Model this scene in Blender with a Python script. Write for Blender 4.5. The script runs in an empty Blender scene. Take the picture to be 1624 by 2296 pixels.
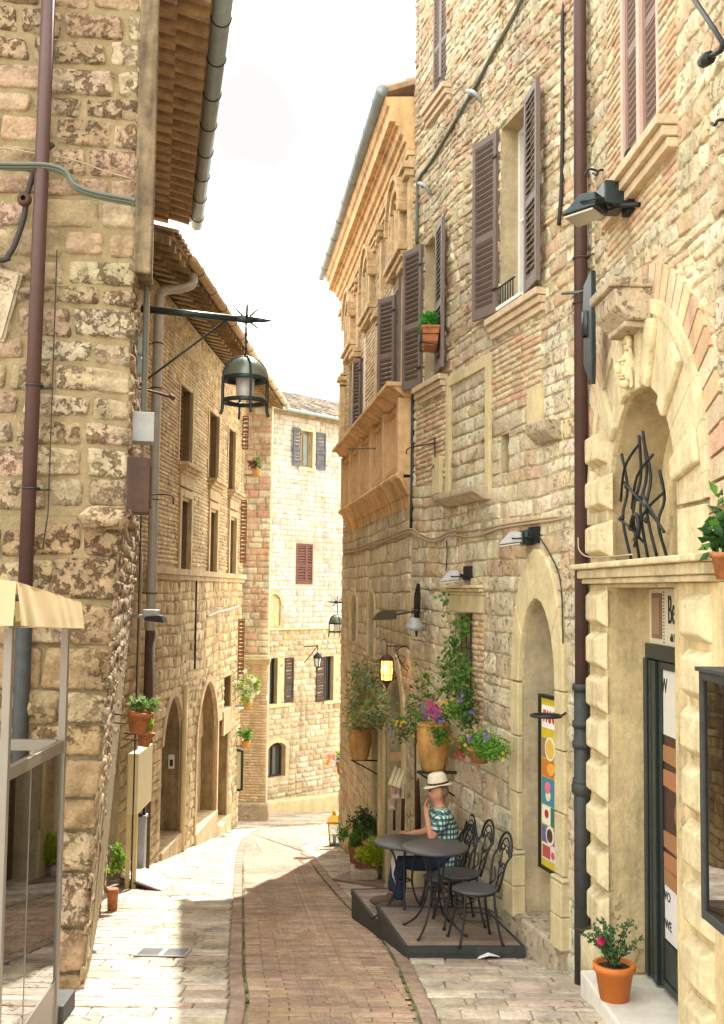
import bpy, bmesh, math, random
from math import sin, cos, pi, radians, sqrt, atan2
from mathutils import Vector, Matrix, noise
random.seed(7)
R = random.Random(11)
scene = bpy.context.scene
# ---------------- camera ----------------
F, CX, CY = 2404.0, 812.0, 1148.0          # focal length and centre, in the photo's 1624 x 2296 grid
PITCH, ROLL = math.atan2(174, 2404), 0.012
_f = Vector((0, cos(PITCH), sin(PITCH))); _u0 = Vector((0, -sin(PITCH), cos(PITCH))); _r0 = Vector((1, 0, 0))
_r = _r0*cos(ROLL)+_u0*sin(ROLL); _u = _u0*cos(ROLL)-_r0*sin(ROLL)
cam = bpy.data.objects.new('camera', bpy.data.cameras.new('camera'))
scene.collection.objects.link(cam)
cam.matrix_world = Matrix(((_r.x, _u.x, -_f.x, 0), (_r.y, _u.y, -_f.y, 0), (_r.z, _u.z, -_f.z, 0), (0, 0, 0, 1)))
cam.data.sensor_fit = 'HORIZONTAL'; cam.data.sensor_width = 36; cam.data.lens = F/1624*36
cam.data.clip_start = .05; cam.data.clip_end = 2000
scene.camera = cam
# ---------------- world, sun, exposure ----------------
SUN_EL, SUN_AZ = radians(50), radians(8)    # azimuth measured from +Y towards +X
wd = bpy.data.worlds.new('World'); scene.world = wd; wd.use_nodes = True
nt = wd.node_tree; nt.nodes.clear()
out = nt.nodes.new('ShaderNodeOutputWorld'); bg = nt.nodes.new('ShaderNodeBackground')
sky = nt.nodes.new('ShaderNodeTexSky'); sky.sky_type = 'NISHITA'; sky.sun_disc = False
sky.sun_elevation = SUN_EL; sky.sun_rotation = SUN_AZ; sky.dust_density = 2.0
tc = nt.nodes.new('ShaderNodeTexCoord'); mp = nt.nodes.new('ShaderNodeMapping'); mp.inputs['Scale'].default_value = (1.6, 1.6, 3.2)
mp.inputs['Location'].default_value = (.35, .2, .1)
nz = nt.nodes.new('ShaderNodeTexNoise'); nz.inputs['Scale'].default_value = 2.2; nz.inputs['Detail'].default_value = 5; nz.inputs['Roughness'].default_value = .5
rp = nt.nodes.new('ShaderNodeValToRGB'); rp.color_ramp.elements[0].position = .30; rp.color_ramp.elements[1].position = .52
rp.color_ramp.elements[0].color = (5.8, 5.7, 5.6, 1); rp.color_ramp.elements[1].color = (10.8, 10.7, 10.0, 1)
mx = nt.nodes.new('ShaderNodeMix'); mx.data_type = 'RGBA'; mx.inputs[0].default_value = .86
nt.links.new(tc.outputs['Generated'], mp.inputs[0]); nt.links.new(mp.outputs[0], nz.inputs['Vector']); nt.links.new(nz.outputs[0], rp.inputs[0])
nt.links.new(sky.outputs[0], mx.inputs[6]); nt.links.new(rp.outputs[0], mx.inputs[7])
dc = nt.nodes.new('ShaderNodeVectorMath'); dc.operation = 'DISTANCE'; dc.inputs[1].default_value = Vector((-.105, .90, .40)).normalized()   # one thin grey cloud low over the street
nt.links.new(tc.outputs['Generated'], dc.inputs[0]); na = nt.nodes.new('ShaderNodeMath'); na.operation = 'MULTIPLY_ADD'; na.inputs[1].default_value = .16
nt.links.new(nz.outputs[0], na.inputs[0]); nt.links.new(dc.outputs['Value'], na.inputs[2])
cr = nt.nodes.new('ShaderNodeMapRange'); cr.interpolation_type = 'SMOOTHSTEP'; cr.inputs[1].default_value = .235; cr.inputs[2].default_value = .10; cr.inputs[3].default_value = 0; cr.inputs[4].default_value = 1
nt.links.new(na.outputs[0], cr.inputs[0]); m3 = nt.nodes.new('ShaderNodeMix'); m3.data_type = 'RGBA'; m3.inputs[7].default_value = (2.15, 2.1, 2.08, 1)
nt.links.new(cr.outputs[0], m3.inputs[0]); nt.links.new(mx.outputs[2], m3.inputs[6]); nt.links.new(m3.outputs[2], bg.inputs[0])
bg.inputs[1].default_value = .15; nt.links.new(bg.outputs[0], out.inputs[0])
sl = bpy.data.lights.new('sun', 'SUN'); sl.energy = 3.9; sl.angle = radians(.5); sl.color = (1, .95, .88)
sun = bpy.data.objects.new('sun', sl); scene.collection.objects.link(sun)
sd = Vector((sin(SUN_AZ)*cos(SUN_EL), cos(SUN_AZ)*cos(SUN_EL), sin(SUN_EL)))
sun.rotation_euler = sd.to_track_quat('Z', 'Y').to_euler()
vs = scene.view_settings; vs.view_transform = 'Standard'; vs.look = 'None'; vs.gamma = 1; vs.exposure = 1.62
scene.render.engine = 'CYCLES'
try: scene.cycles.max_bounces = 8; scene.cycles.diffuse_bounces = 6; scene.cycles.transparent_max_bounces = 12
except Exception: pass
# ---------------- projection helpers ----------------
def ray(px, py): return (_f*F + _r*(px-CX) - _u*(py-CY))
def at(px, py, Y):
    d = ray(px, py); return d*(Y/d.y)
def hitz(px, py, z):
    d = ray(px, py); return d*(z/d.z)
def gz(Y):                                  # the street falls away from the camera
    if Y < 7.2: return -2.73+.02*(7.2-Y)
    if Y < 34: return -1.65-.15*Y
    return -1.65-.15*34-.02*(Y-34)
def ground(px, py):
    d = ray(px, py); t = -1.65/(d.z+.15*d.y); return d*t
class Wall:
    def __init__(s, P0, P1, side=1):
        s.o = Vector((P0[0], P0[1], 0)); d = Vector((P1[0], P1[1], 0))-s.o
        s.L = d.length; s.t = d.normalized(); s.n = Vector((-s.t.y, s.t.x, 0))*side
    def __call__(s, u, z, w=0):
        p = s.o+s.t*u+s.n*w; return Vector((p.x, p.y, z))
    def hit(s, px, py, w=0):
        d = ray(px, py); o = s.o+s.n*w; k = o.dot(s.n)/d.dot(s.n); p = d*k
        return ((p-o).dot(s.t), p.z)
def W2(fr, M):                              # local frame through a matrix
    return lambda x, y, z: M @ Vector((x, y, z))
XYZ = lambda x, y, z: Vector((x, y, z))
# ---------------- mesh builder ----------------
class MB:
    def __init__(s, col=(1, 1, 1)): s.v = []; s.f = []; s.c = []; s.sm = []; s.col = col
    def add(s, vs, fs, smooth=False, col=None):
        b = len(s.v); s.v += [tuple(v) for v in vs]; c = col or s.col; s.c += [c]*len(vs)
        s.f += [tuple(i+b for i in f) for f in fs]; s.sm += [smooth]*len(fs)
    def quad(s, a, b, c, d, col=None): s.add([a, b, c, d], [(0, 1, 2, 3)], False, col)
    def box(s, fr, a0, a1, b0, b1, c0, c1, col=None):
        p = [fr(a, b, c) for a in (a0, a1) for b in (b0, b1) for c in (c0, c1)]
        s.add(p, [(0, 1, 3, 2), (4, 6, 7, 5), (0, 4, 5, 1), (2, 3, 7, 6), (0, 2, 6, 4), (1, 5, 7, 3)], False, col)
    def hexa(s, p, col=None):               # eight corners, bottom four then top four
        s.add(p, [(3, 2, 1, 0), (4, 5, 6, 7), (0, 1, 5, 4), (1, 2, 6, 5), (2, 3, 7, 6), (3, 0, 4, 7)], False, col)
    def prism(s, fr, poly, w0, w1, col=None):    # polygon in (a, b), extruded along the third axis
        n = len(poly); vs = [fr(a, b, w0) for a, b in poly]+[fr(a, b, w1) for a, b in poly]
        fs = [tuple(range(n))[::-1], tuple(range(n, 2*n))]+[(i, (i+1) % n, n+(i+1) % n, n+i) for i in range(n)]
        s.add(vs, fs, False, col)
    def extr(s, poly, z0, z1, col=None):
        s.prism(lambda a, b, c: Vector((a, b, c)), poly, z0, z1, col)
    def tube(s, pts, r, n=8, closed=False, caps=True, col=None, flat=1.0):
        pts = [Vector(p) for p in pts]; N = len(pts); vs = []; up = Vector((0, 0, 1)); prev = None
        for i, p in enumerate(pts):
            a = pts[(i-1) % N] if (closed or i > 0) else p; b = pts[(i+1) % N] if (closed or i < N-1) else p
            t = (b-a).normalized() if (b-a).length > 1e-9 else Vector((0, 0, 1))
            if prev is None:
                x = t.cross(up)
                if x.length < .05: x = t.cross(Vector((1, 0, 0)))
            else:
                x = prev-t*prev.dot(t)
            x.normalize(); prev = x; y = t.cross(x)
            rr = r[i] if isinstance(r, (list, tuple)) else r
            for k in range(n):
                q = 2*pi*k/n; vs.append(p+x*cos(q)*rr+y*sin(q)*rr*flat)
        fs = []
        for i in range(N if closed else N-1):
            for k in range(n):
                fs.append((i*n+k, i*n+(k+1) % n, ((i+1) % N)*n+(k+1) % n, ((i+1) % N)*n+k))
        if caps and not closed: fs += [tuple(range(n))[::-1], tuple(range((N-1)*n, N*n))]
        s.add(vs, fs, True, col)
    def lathe(s, c, prof, n=20, axis=None, col=None, a0=0, a1=2*pi):
        c = Vector(c); M = Matrix.Identity(3) if axis is None else Vector(axis).normalized().to_track_quat('Z', 'Y').to_matrix()
        full = abs(a1-a0-2*pi) < 1e-6; m = n if full else n+1; vs = []
        for (r, z) in prof:
            for k in range(m):
                q = a0+(a1-a0)*k/n; vs.append(c+M @ Vector((r*cos(q), r*sin(q), z)))
        fs = []
        for i in range(len(prof)-1):
            for k in range(n):
                fs.append((i*m+k, i*m+(k+1) % m, (i+1)*m+(k+1) % m, (i+1)*m+k))
        s.add(vs, fs, True, col)
    def ball(s, c, r, n=12, col=None, amp=0, M=None):
        c = Vector(c); rx, ry, rz = (r, r, r) if not isinstance(r, (tuple, list)) else r
        m = n//2+1; vs = []; fs = []
        for i in range(m+1):
            th = pi*i/m
            for k in range(n):
                q = 2*pi*k/n; d = Vector((sin(th)*cos(q), sin(th)*sin(q), cos(th)))
                g = 1+amp*noise.noise(d*2.3+c*3.1)
                e = Vector((d.x*rx*g, d.y*ry*g, d.z*rz*g))
                if M: e = M @ e
                vs.append(c+e)
        for i in range(m):
            for k in range(n): fs.append((i*n+k, (i+1)*n+k, (i+1)*n+(k+1) % n, i*n+(k+1) % n))
        s.add(vs, fs, True, col)
    # one rounded stone in a frame (u, z) with the relief along w
    def stone(s, fr, u0, u1, z0, z1, h, r, w0=0, amp=.004, col=None, jit=0, nx=2, ny=1, fq=9.0):
        Lu, Lz = u1-u0, z1-z0
        if Lu < .02 or Lz < .015: return
        ru, rz = min(r, Lu*.45), min(r, Lz*.45)
        us = [0, .3*ru, ru]+[ru+(Lu-2*ru)*k/(nx+1) for k in range(1, nx+1)]+[Lu-ru, Lu-.3*ru, Lu]
        zs = [0, .3*rz, rz]+[rz+(Lz-2*rz)*k/(ny+1) for k in range(1, ny+1)]+[Lz-rz, Lz-.3*rz, Lz]
        j = [R.uniform(-jit, jit) for _ in range(8)]; tilt = R.uniform(-.25, .25); vs = []
        so = Vector((R.uniform(0, 50), R.uniform(0, 50), R.uniform(0, 50)))
        for b in zs:
            for a in us:
                fa, fb = a/Lu, b/Lz
                du = min(a, Lu-a)/ru; dz = min(b, Lz-b)/rz
                qa = min(1, du); qb = min(1, dz)
                q = sqrt(max(0, 1-(1-qa)**2))*sqrt(max(0, 1-(1-qb)**2))
                sx = (1 if a < Lu/2 else -1)*(1-qb)**2*ru*.35; sz = (1 if b < Lz/2 else -1)*(1-qa)**2*rz*.35
                ju = (j[0]*(1-fb)+j[1]*fb)*(1-fa)+(j[2]*(1-fb)+j[3]*fb)*fa
                jz = (j[4]*(1-fa)+j[5]*fa)*(1-fb)+(j[6]*(1-fa)+j[7]*fa)*fb
                hh = h*q*(1+tilt*(fb-.5))
                if q > .3: hh += amp*noise.noise(Vector((a*fq, b*fq, 0))+so)*2
                if q < .01: hh = -.006
                vs.append(fr(u0+a+sx+ju, z0+b+sz+jz, w0+hh))
        n = len(us); fs = []
        for i in range(len(zs)-1):
            for k in range(n-1): fs.append((i*n+k, i*n+k+1, (i+1)*n+k+1, (i+1)*n+k))
        s.add(vs, fs, True, col)
    def build(s, name, mat, parent=None, bevel=0, fixn=True, **props):
        me = bpy.data.meshes.new(name)
        o = Vector((0, 0, 0)); p = parent
        while p: o = o+p.location; p = p.parent
        vs = [(x-o.x, y-o.y, z-o.z) for x, y, z in s.v]
        me.from_pydata(vs, [], s.f)
        me.polygons.foreach_set('use_smooth', s.sm)
        at_ = me.attributes.new('Col', 'FLOAT_COLOR', 'POINT')
        fl = []
        for c in s.c: fl += [c[0], c[1], c[2], 1]
        at_.data.foreach_set('color', fl)
        if fixn:
            bm = bmesh.new(); bm.from_mesh(me); bmesh.ops.recalc_face_normals(bm, faces=bm.faces); bm.to_mesh(me); bm.free()
        me.update()
        ob = bpy.data.objects.new(name, me); scene.collection.objects.link(ob)
        if mat: me.materials.append(mat)
        if parent: ob.parent = parent
        if bevel:
            b = ob.modifiers.new('bevel', 'BEVEL'); b.width = bevel; b.segments = 2; b.limit_method = 'ANGLE'
        for k, v in props.items(): ob[k] = v
        return ob
def thing(name, loc, label, cat, group=None, rz=0):
    o = bpy.data.objects.new(name, None); scene.collection.objects.link(o); o.location = loc; o.rotation_euler = (0, 0, rz)
    o.empty_display_size = .2; o['label'] = label; o['category'] = cat
    if group: o['group'] = group
    return o
def single(m, name, mat, label, cat, group=None, **k):
    o = m.build(name, mat, None, **k); o['label'] = label; o['category'] = cat
    if group: o['group'] = group
    return o
def dup(o, parent=None):
    c = o.copy(); scene.collection.objects.link(c); c.parent = parent
    for ch in list(o.children): dup(ch, c)
    return c
def text(s, size, M, name, mat, parent=None, ext=.002, sx=1, **k):
    cu = bpy.data.curves.new('t', 'FONT'); cu.body = s; cu.size = size; cu.extrude = ext; cu.align_x = 'CENTER'; cu.align_y = 'CENTER'
    t = bpy.data.objects.new('t', cu); scene.collection.objects.link(t)
    dg = bpy.context.evaluated_depsgraph_get(); me = bpy.data.meshes.new_from_object(t.evaluated_get(dg))
    o = Vector((0, 0, 0)); p = parent
    while p: o = o+p.location; p = p.parent
    for v in me.vertices: v.co = (M @ Vector((v.co.x*sx, v.co.y, v.co.z)))-o
    bpy.data.objects.remove(t); ob = bpy.data.objects.new(name, me); scene.collection.objects.link(ob)
    me.materials.clear(); me.materials.append(mat); ob.parent = parent
    for q, v in k.items(): ob[q] = v
    return ob
def wallM(W, u, z, w):                     # text matrix on a wall: x reads left to right for someone facing it
    p = W(u, z, w); x = Vector((0, 0, 1)).cross(W.n)*1.0; y = Vector((0, 0, 1)); n = W.n
    return Matrix(((x.x, y.x, n.x, p.x), (x.y, y.y, n.y, p.y), (x.z, y.z, n.z, p.z), (0, 0, 0, 1)))
# ---------------- materials ----------------
def mat(name, col=(.5, .5, .5), rough=.8, metal=0, attr=False, var=0, vscale=6, bump=0, bscale=40, pits=0, pscale=9, streak=0, spec=.3,
        emit=None, estr=0, alpha=None, trans=0, ior=1.45, dark=(.25, .2, .16), patch=0):
    m = bpy.data.materials.new(name); m.use_nodes = True; t = m.node_tree; N = t.nodes; Lk = t.links
    b = N['Principled BSDF']; b.inputs['Roughness'].default_value = rough; b.inputs['Metallic'].default_value = metal
    b.inputs['Specular IOR Level'].default_value = spec
    src = None
    if attr:
        a = N.new('ShaderNodeAttribute'); a.attribute_name = 'Col'; src = a.outputs['Color']
    else:
        a = N.new('ShaderNodeRGB'); a.outputs[0].default_value = (*col, 1); src = a.outputs[0]
    g = N.new('ShaderNodeTexCoord')
    def mul(src, fac_out, lo, hi, p0=.3, p1=.7):
        r = N.new('ShaderNodeMapRange'); r.inputs[1].default_value = p0; r.inputs[2].default_value = p1
        r.inputs[3].default_value = lo; r.inputs[4].default_value = hi; Lk.new(fac_out, r.inputs[0])
        x = N.new('ShaderNodeVectorMath'); x.operation = 'SCALE'; Lk.new(src, x.inputs[0]); Lk.new(r.outputs[0], x.inputs['Scale']); return x.outputs[0]
    def ntex(sc, det=4, ro=.6, mapping=None):
        n = N.new('ShaderNodeTexNoise'); n.inputs['Scale'].default_value = sc; n.inputs['Detail'].default_value = det; n.inputs['Roughness'].default_value = ro
        if mapping:
            mp = N.new('ShaderNodeMapping'); mp.inputs['Scale'].default_value = mapping; Lk.new(g.outputs['Object'], mp.inputs[0]); Lk.new(mp.outputs[0], n.inputs['Vector'])
        else: Lk.new(g.outputs['Object'], n.inputs['Vector'])
        return n.outputs[0]
    if var:
        src = mul(src, ntex(vscale), 1-var, 1+var*.6); src = mul(src, ntex(vscale*5.5, 3), 1-var*.6, 1+var*.4)
    if patch: src = mul(src, ntex(.8, 3, .5), 1-patch, 1+patch*.5, .38, .6)
    if streak: src = mul(src, ntex(3, 4, .6, (2.2, 2.2, .25)), 1-streak, 1+streak*.4, .35, .6)
    pit_h = None
    if pits:
        pn = ntex(pscale, 6, .72); r = N.new('ShaderNodeMapRange'); r.inputs[1].default_value = .60-.09*pits; r.inputs[2].default_value = .66-.07*pits
        Lk.new(pn, r.inputs[0])
        reg = ntex(1.1, 2, .5); r2 = N.new('ShaderNodeMapRange'); r2.inputs[1].default_value = .44; r2.inputs[2].default_value = .58; Lk.new(reg, r2.inputs[0])
        mm = N.new('ShaderNodeMath'); mm.operation = 'MULTIPLY'; Lk.new(r.outputs[0], mm.inputs[0]); Lk.new(r2.outputs[0], mm.inputs[1])
        m2 = N.new('ShaderNodeMath'); m2.operation = 'MULTIPLY'; Lk.new(mm.outputs[0], m2.inputs[0]); m2.inputs[1].default_value = min(1, pits)*.85
        mi = N.new('ShaderNodeMix'); mi.data_type = 'RGBA'; mi.blend_type = 'MULTIPLY'; Lk.new(m2.outputs[0], mi.inputs[0]); Lk.new(src, mi.inputs[6]); mi.inputs[7].default_value = (*dark, 1)
        src = mi.outputs[2]; pit_h = mm.outputs[0]
    Lk.new(src, b.inputs['Base Color'])
    if bump:
        bn = ntex(bscale, 8, .65); bp = N.new('ShaderNodeBump'); bp.inputs['Strength'].default_value = min(1, bump); bp.inputs['Distance'].default_value = .012*max(1, bump)
        hsrc = bn
        if pit_h:
            s1 = N.new('ShaderNodeMath'); s1.operation = 'SUBTRACT'; Lk.new(bn, s1.inputs[0]); Lk.new(pit_h, s1.inputs[1]); hsrc = s1.outputs[0]
        Lk.new(hsrc, bp.inputs['Height']); Lk.new(bp.outputs[0], b.inputs['Normal'])
    if emit: b.inputs['Emission Color'].default_value = (*emit, 1); b.inputs['Emission Strength'].default_value = estr
    if trans: b.inputs['Transmission Weight'].default_value = trans; b.inputs['IOR'].default_value = ior
    if alpha is not None: b.inputs['Alpha'].default_value = alpha
    return m
def leaf_mat(name, tl=.35):
    m = mat(name, attr=True, rough=.55, spec=.4, var=.15, vscale=30); t = m.node_tree; N = t.nodes; b = N['Principled BSDF']
    tr = N.new('ShaderNodeBsdfTranslucent'); mx = N.new('ShaderNodeMixShader'); mx.inputs[0].default_value = tl
    a = N.new('ShaderNodeAttribute'); a.attribute_name = 'Col'; t.links.new(a.outputs['Color'], tr.inputs[0])
    t.links.new(b.outputs[0], mx.inputs[1]); t.links.new(tr.outputs[0], mx.inputs[2]); t.links.new(mx.outputs[0], N['Material Output'].inputs[0]); return m
def glass_mat(name, tint=(.8, .9, .88), refl=.25):
    m = bpy.data.materials.new(name); m.use_nodes = True; t = m.node_tree; N = t.nodes; N.remove(N['Principled BSDF'])
    tr = N.new('ShaderNodeBsdfTransparent'); tr.inputs[0].default_value = (*tint, 1); gl = N.new('ShaderNodeBsdfGlossy'); gl.inputs['Roughness'].default_value = .01
    lw = N.new('ShaderNodeLayerWeight'); lw.inputs[0].default_value = .4; r = N.new('ShaderNodeMapRange'); r.inputs[3].default_value = refl; r.inputs[4].default_value = 1
    mx = N.new('ShaderNodeMixShader'); t.links.new(lw.outputs['Fresnel'], r.inputs[0]); t.links.new(r.outputs[0], mx.inputs[0])
    t.links.new(tr.outputs[0], mx.inputs[1]); t.links.new(gl.outputs[0], mx.inputs[2]); t.links.new(mx.outputs[0], N['Material Output'].inputs[0]); return m
M_ = {}
M_['rubble'] = mat('rough_pitted_stone', attr=True, rough=.9, var=.3, vscale=7, bump=2.2, bscale=30, pits=1.0, pscale=13, dark=(.40, .29, .19))
M_['cream'] = mat('cream_limestone', patch=.16, attr=True, rough=.88, var=.2, vscale=6, bump=2.2, bscale=30, pits=.4, pscale=18, streak=.2, dark=(.5, .42, .3))
M_['tan'] = mat('tan_rubble_stone', patch=.15, attr=True, rough=.9, var=.25, vscale=5, bump=1.3, bscale=30, streak=.22, pits=.3, pscale=12)
M_['brick'] = mat('pale_brick', attr=True, rough=.88, var=.22, vscale=8, bump=1, bscale=50, streak=.15)
M_['mortar'] = mat('mortar', (.31, .24, .13), .95, var=.25, vscale=3, bump=1.2, bscale=60)
M_['mortar_pale'] = mat('pale_mortar', (.51, .41, .25), .95, var=.22, vscale=3, bump=1.2, bscale=60, streak=.15)
M_['joint'] = mat('paving_joint', (.36, .30, .21), .95, var=.3, vscale=4, bump=1, bscale=80)
M_['slab'] = mat('travertine_paving', patch=.22, attr=True, rough=.8, var=.35, vscale=4, bump=1.2, bscale=22, pits=.5, pscale=8, dark=(.6, .52, .42))
M_['roadbrick'] = mat('road_brick', patch=.2, attr=True, rough=.85, var=.3, vscale=5, bump=.9, bscale=60)
M_['plaster'] = mat('old_yellow_plaster', (.57, .45, .24), .9, var=.22, vscale=4, bump=.9, bscale=25, streak=.25, pits=.5, pscale=5, dark=(.55, .5, .45))
M_['traver'] = mat('travertine_block', (.60, .50, .30), .85, var=.2, vscale=6, bump=.5, bscale=40, pits=.3, pscale=30, streak=.2, dark=(.5, .42, .3))
M_['smooth'] = mat('smooth_cut_stone', (.58, .48, .27), .85, var=.16, vscale=6, bump=.6, bscale=30, streak=.12)
M_['grey_stone'] = mat('worn_grey_stone', (.47, .38, .26), .88, var=.25, vscale=7, bump=1.3, bscale=24, pits=.5, pscale=14, streak=.15)
M_['marble'] = mat('white_marble', (.68, .64, .56), .45, var=.12, vscale=3, bump=.2, bscale=20, streak=.1)
M_['orange'] = mat('orange_plaster', (.64, .41, .20), .88, var=.22, vscale=3, bump=.5, bscale=30, streak=.28)
M_['terracotta'] = mat('terracotta', (.43, .165, .065), .85, var=.35, vscale=12, bump=.3, bscale=60)
M_['oldpot'] = mat('weathered_ochre_terracotta', (.50, .27, .08), .8, var=.25, vscale=6, bump=.4, bscale=40, streak=.2)
M_['plasticpot'] = mat('orange_plastic_pot', (.58, .17, .03), .45, var=.06)
M_['soil'] = mat('soil', (.05, .035, .02), 1, bump=1, bscale=60)
M_['roof'] = mat('roof_tile', attr=True, rough=.85, var=.3, vscale=6, bump=.6, bscale=40)
M_['gutter'] = mat('grey_gutter_metal', (.30, .35, .35), .5, .3, var=.15, vscale=5)
M_['gutter_tan'] = mat('tan_gutter_metal', (.50, .36, .22), .6, .1, var=.15, vscale=5)
M_['pipe_brown'] = mat('brown_painted_pipe', (.090, .050, .045), .45, .1, var=.12, vscale=4)
M_['pipe_grey'] = mat('cast_iron_pipe', (.055, .058, .055), .6, .3, var=.2, vscale=14, bump=.4, bscale=80)
M_['pipe_white'] = mat('pale_zinc_pipe', (.42, .40, .36), .5, .2, var=.15, vscale=4)
M_['pipe_cream'] = mat('cream_pipe', (.58, .46, .22), .6, var=.1)
M_['iron'] = mat('black_wrought_iron', (.03, .033, .035), .5, .5, var=.2, vscale=20)
M_['iron_rust'] = mat('rusty_iron', (.10, .06, .04), .7, .4, var=.3, vscale=20)
M_['iron_green'] = mat('green_black_iron', (.04, .055, .055), .38, .55, var=.2, vscale=15)
M_['table'] = mat('dark_grey_enamel', (.075, .072, .072), .42, .1, var=.08, vscale=20)
M_['shutter'] = mat('brown_shutter_paint', (.165, .125, .108), .55, var=.12, vscale=5)
M_['shutter_far'] = mat('blue_grey_shutter_paint', (.10, .10, .125), .6, var=.12, vscale=5)
M_['shutter_red'] = mat('red_brown_shutter_paint', (.15, .058, .042), .6, var=.12, vscale=5)
M_['pinkframe'] = mat('pinkish_window_paint', (.55, .38, .30), .6, var=.08, vscale=5)
M_['whitepaint'] = mat('white_paint', (.75, .74, .68), .5, var=.05)
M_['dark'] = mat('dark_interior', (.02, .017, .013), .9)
M_['wood_old'] = mat('weathered_timber', (.24, .18, .11), .9, var=.35, vscale=3, bump=1.4, bscale=18, streak=.55)
M_['wood_dark'] = mat('dark_brown_wood', (.07, .035, .02), .6, var=.3, vscale=5, streak=.3)
M_['wood_tan'] = mat('old_tan_wood', (.36, .26, .14), .8, var=.3, vscale=6, streak=.3, bump=.5)
M_['deck'] = mat('brown_deck_boards', attr=True, rough=.7, var=.25, vscale=6, bump=.5, bscale=30)
M_['cable'] = mat('grey_green_cable', (.13, .145, .12), .6)
M_['cable_dark'] = mat('dark_cable', (.035, .03, .028), .6)
M_['cable_tan'] = mat('tan_cable', (.36, .27, .17), .7)
M_['canvas'] = mat('cream_canvas', (.60, .50, .31), .9, var=.06, vscale=3)
M_['alu'] = mat('brushed_aluminium', (.24, .215, .18), .4, .25, var=.05)
M_['glass'] = glass_mat('clear_glass'); M_['glass_mirror'] = glass_mat('reflective_glass', (.75, .85, .82), .5)
M_['winglass'] = mat('window_glass_dark', (.05, .06, .06), .08, spec=.8)
M_['winblue'] = mat('pale_blue_glazing', (.26, .33, .33), .25, spec=.5, var=.1)
M_['greybox'] = mat('grey_metal_box', (.33, .33, .32), .5, .2, var=.12)
M_['beige'] = mat('beige_cabinet', (.62, .52, .30), .6, var=.05)
M_['lampglass'] = mat('frosted_lamp_glass', (.75, .77, .76), .4, trans=.3)
M_['lampwhite'] = mat('floodlight_glass', (.40, .38, .30), .2, spec=.6)
M_['amber'] = mat('lit_amber_glass', (.8, .45, .1), .3, emit=(1, .42, .06), estr=2.2)
M_['bulb'] = mat('lit_bulb', (1, .8, .5), .3, emit=(1, .75, .4), estr=12)
M_['leaf'] = leaf_mat('leaves'); M_['petal'] = leaf_mat('petals', .25)
M_['paint'] = mat('painted_print', attr=True, rough=.5, var=.04)
M_['brass'] = mat('yellow_brass', (.65, .36, .05), .3, .7, var=.1)
M_['purple'] = mat('purple_print', (.30, .07, .35), .6, var=.15)
M_['paper'] = mat('white_paper', (.75, .74, .72), .8)
# ---------------- wall helpers ----------------
class Op:                                   # an opening in a wall, rectangular or arched
    def __init__(s, ua, ub, za, zb, spring=None, pw=2.0, depth=.3):
        s.ua, s.ub, s.za, s.zb = min(ua, ub), max(ua, ub), za, zb; s.sp = spring; s.pw = pw; s.d = depth
        s.uc = (s.ua+s.ub)/2; s.hw = (s.ub-s.ua)/2
    def top(s, u, g=0):
        if s.sp is None: return s.zb+g
        q = min(1, abs(u-s.uc)/(s.hw+g)); return s.sp+(s.zb+g-s.sp)*(1-q**s.pw)**(1/2.0 if s.pw == 2 else .62)
    def span(s, za, zb, g=0):
        if zb <= s.za-g+.01 or za >= s.zb+g-.01: return None
        if s.sp is None or za < s.sp: return (s.ua-g, s.ub+g)
        best = 0; z = za+.25*(zb-za)
        for k in range(25):
            q = k/24*(s.hw+g)
            if s.top(s.uc+q, g) > z: best = q
        return (s.uc-best, s.uc+best) if best > 0 else None
    def outline(s, g=0, n=16):
        if s.sp is None: return [(s.ua-g, s.za), (s.ua-g, s.zb+g), (s.ub+g, s.zb+g), (s.ub+g, s.za)]
        pts = [(s.ua-g, s.za)]
        for k in range(n+1):
            a = -cos(pi*k/n); u = s.uc+a*(s.hw+g); pts.append((u, s.top(u, g)))
        return pts+[(s.ub+g, s.za)]
def panel(m, fr, u0, u1, z0, z1, ops, depth=.3, du=2.5):
    us = sorted(set([u0, u1]+[x for o in ops for x in (o.ua, o.ub)])); zs = sorted(set([z0, z1]+[x for o in ops for x in (o.za, o.zb)]))
    us = [u for u in us if u0 <= u <= u1]; zs = [z for z in zs if z0 <= z <= z1]
    for a, b in zip(us, us[1:]):
        for c, d in zip(zs, zs[1:]):
            if any(o.ua <= (a+b)/2 <= o.ub and o.za <= (c+d)/2 <= o.zb for o in ops): continue
            m.quad(fr(a, c, 0), fr(b, c, 0), fr(b, d, 0), fr(a, d, 0))
    for o in ops:
        pts = o.outline()
        if o.sp is not None:
            for p, q in zip(pts[1:-1], pts[2:-1]):
                if q[0]-p[0] > 1e-5: m.quad(fr(p[0], p[1], 0), fr(q[0], q[1], 0), fr(q[0], o.zb, 0), fr(p[0], o.zb, 0))
        lo = pts+[pts[0]]
        for p, q in zip(lo, lo[1:]): m.quad(fr(p[0], p[1], 0), fr(q[0], q[1], 0), fr(q[0], q[1], -o.d), fr(p[0], p[1], -o.d))
    for (a, c, b, d) in ((u0, z0, u0, z1), (u1, z0, u1, z1), (u0, z1, u1, z1)):
        m.quad(fr(a, c, 0), fr(b, d, 0), fr(b, d, -depth), fr(a, c, -depth))
def pick(pal):
    c = R.choice(pal); k = R.uniform(.90, 1.08); return (c[0]*k, c[1]*k*R.uniform(.97, 1.03), c[2]*k*R.uniform(.93, 1.05))
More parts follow.
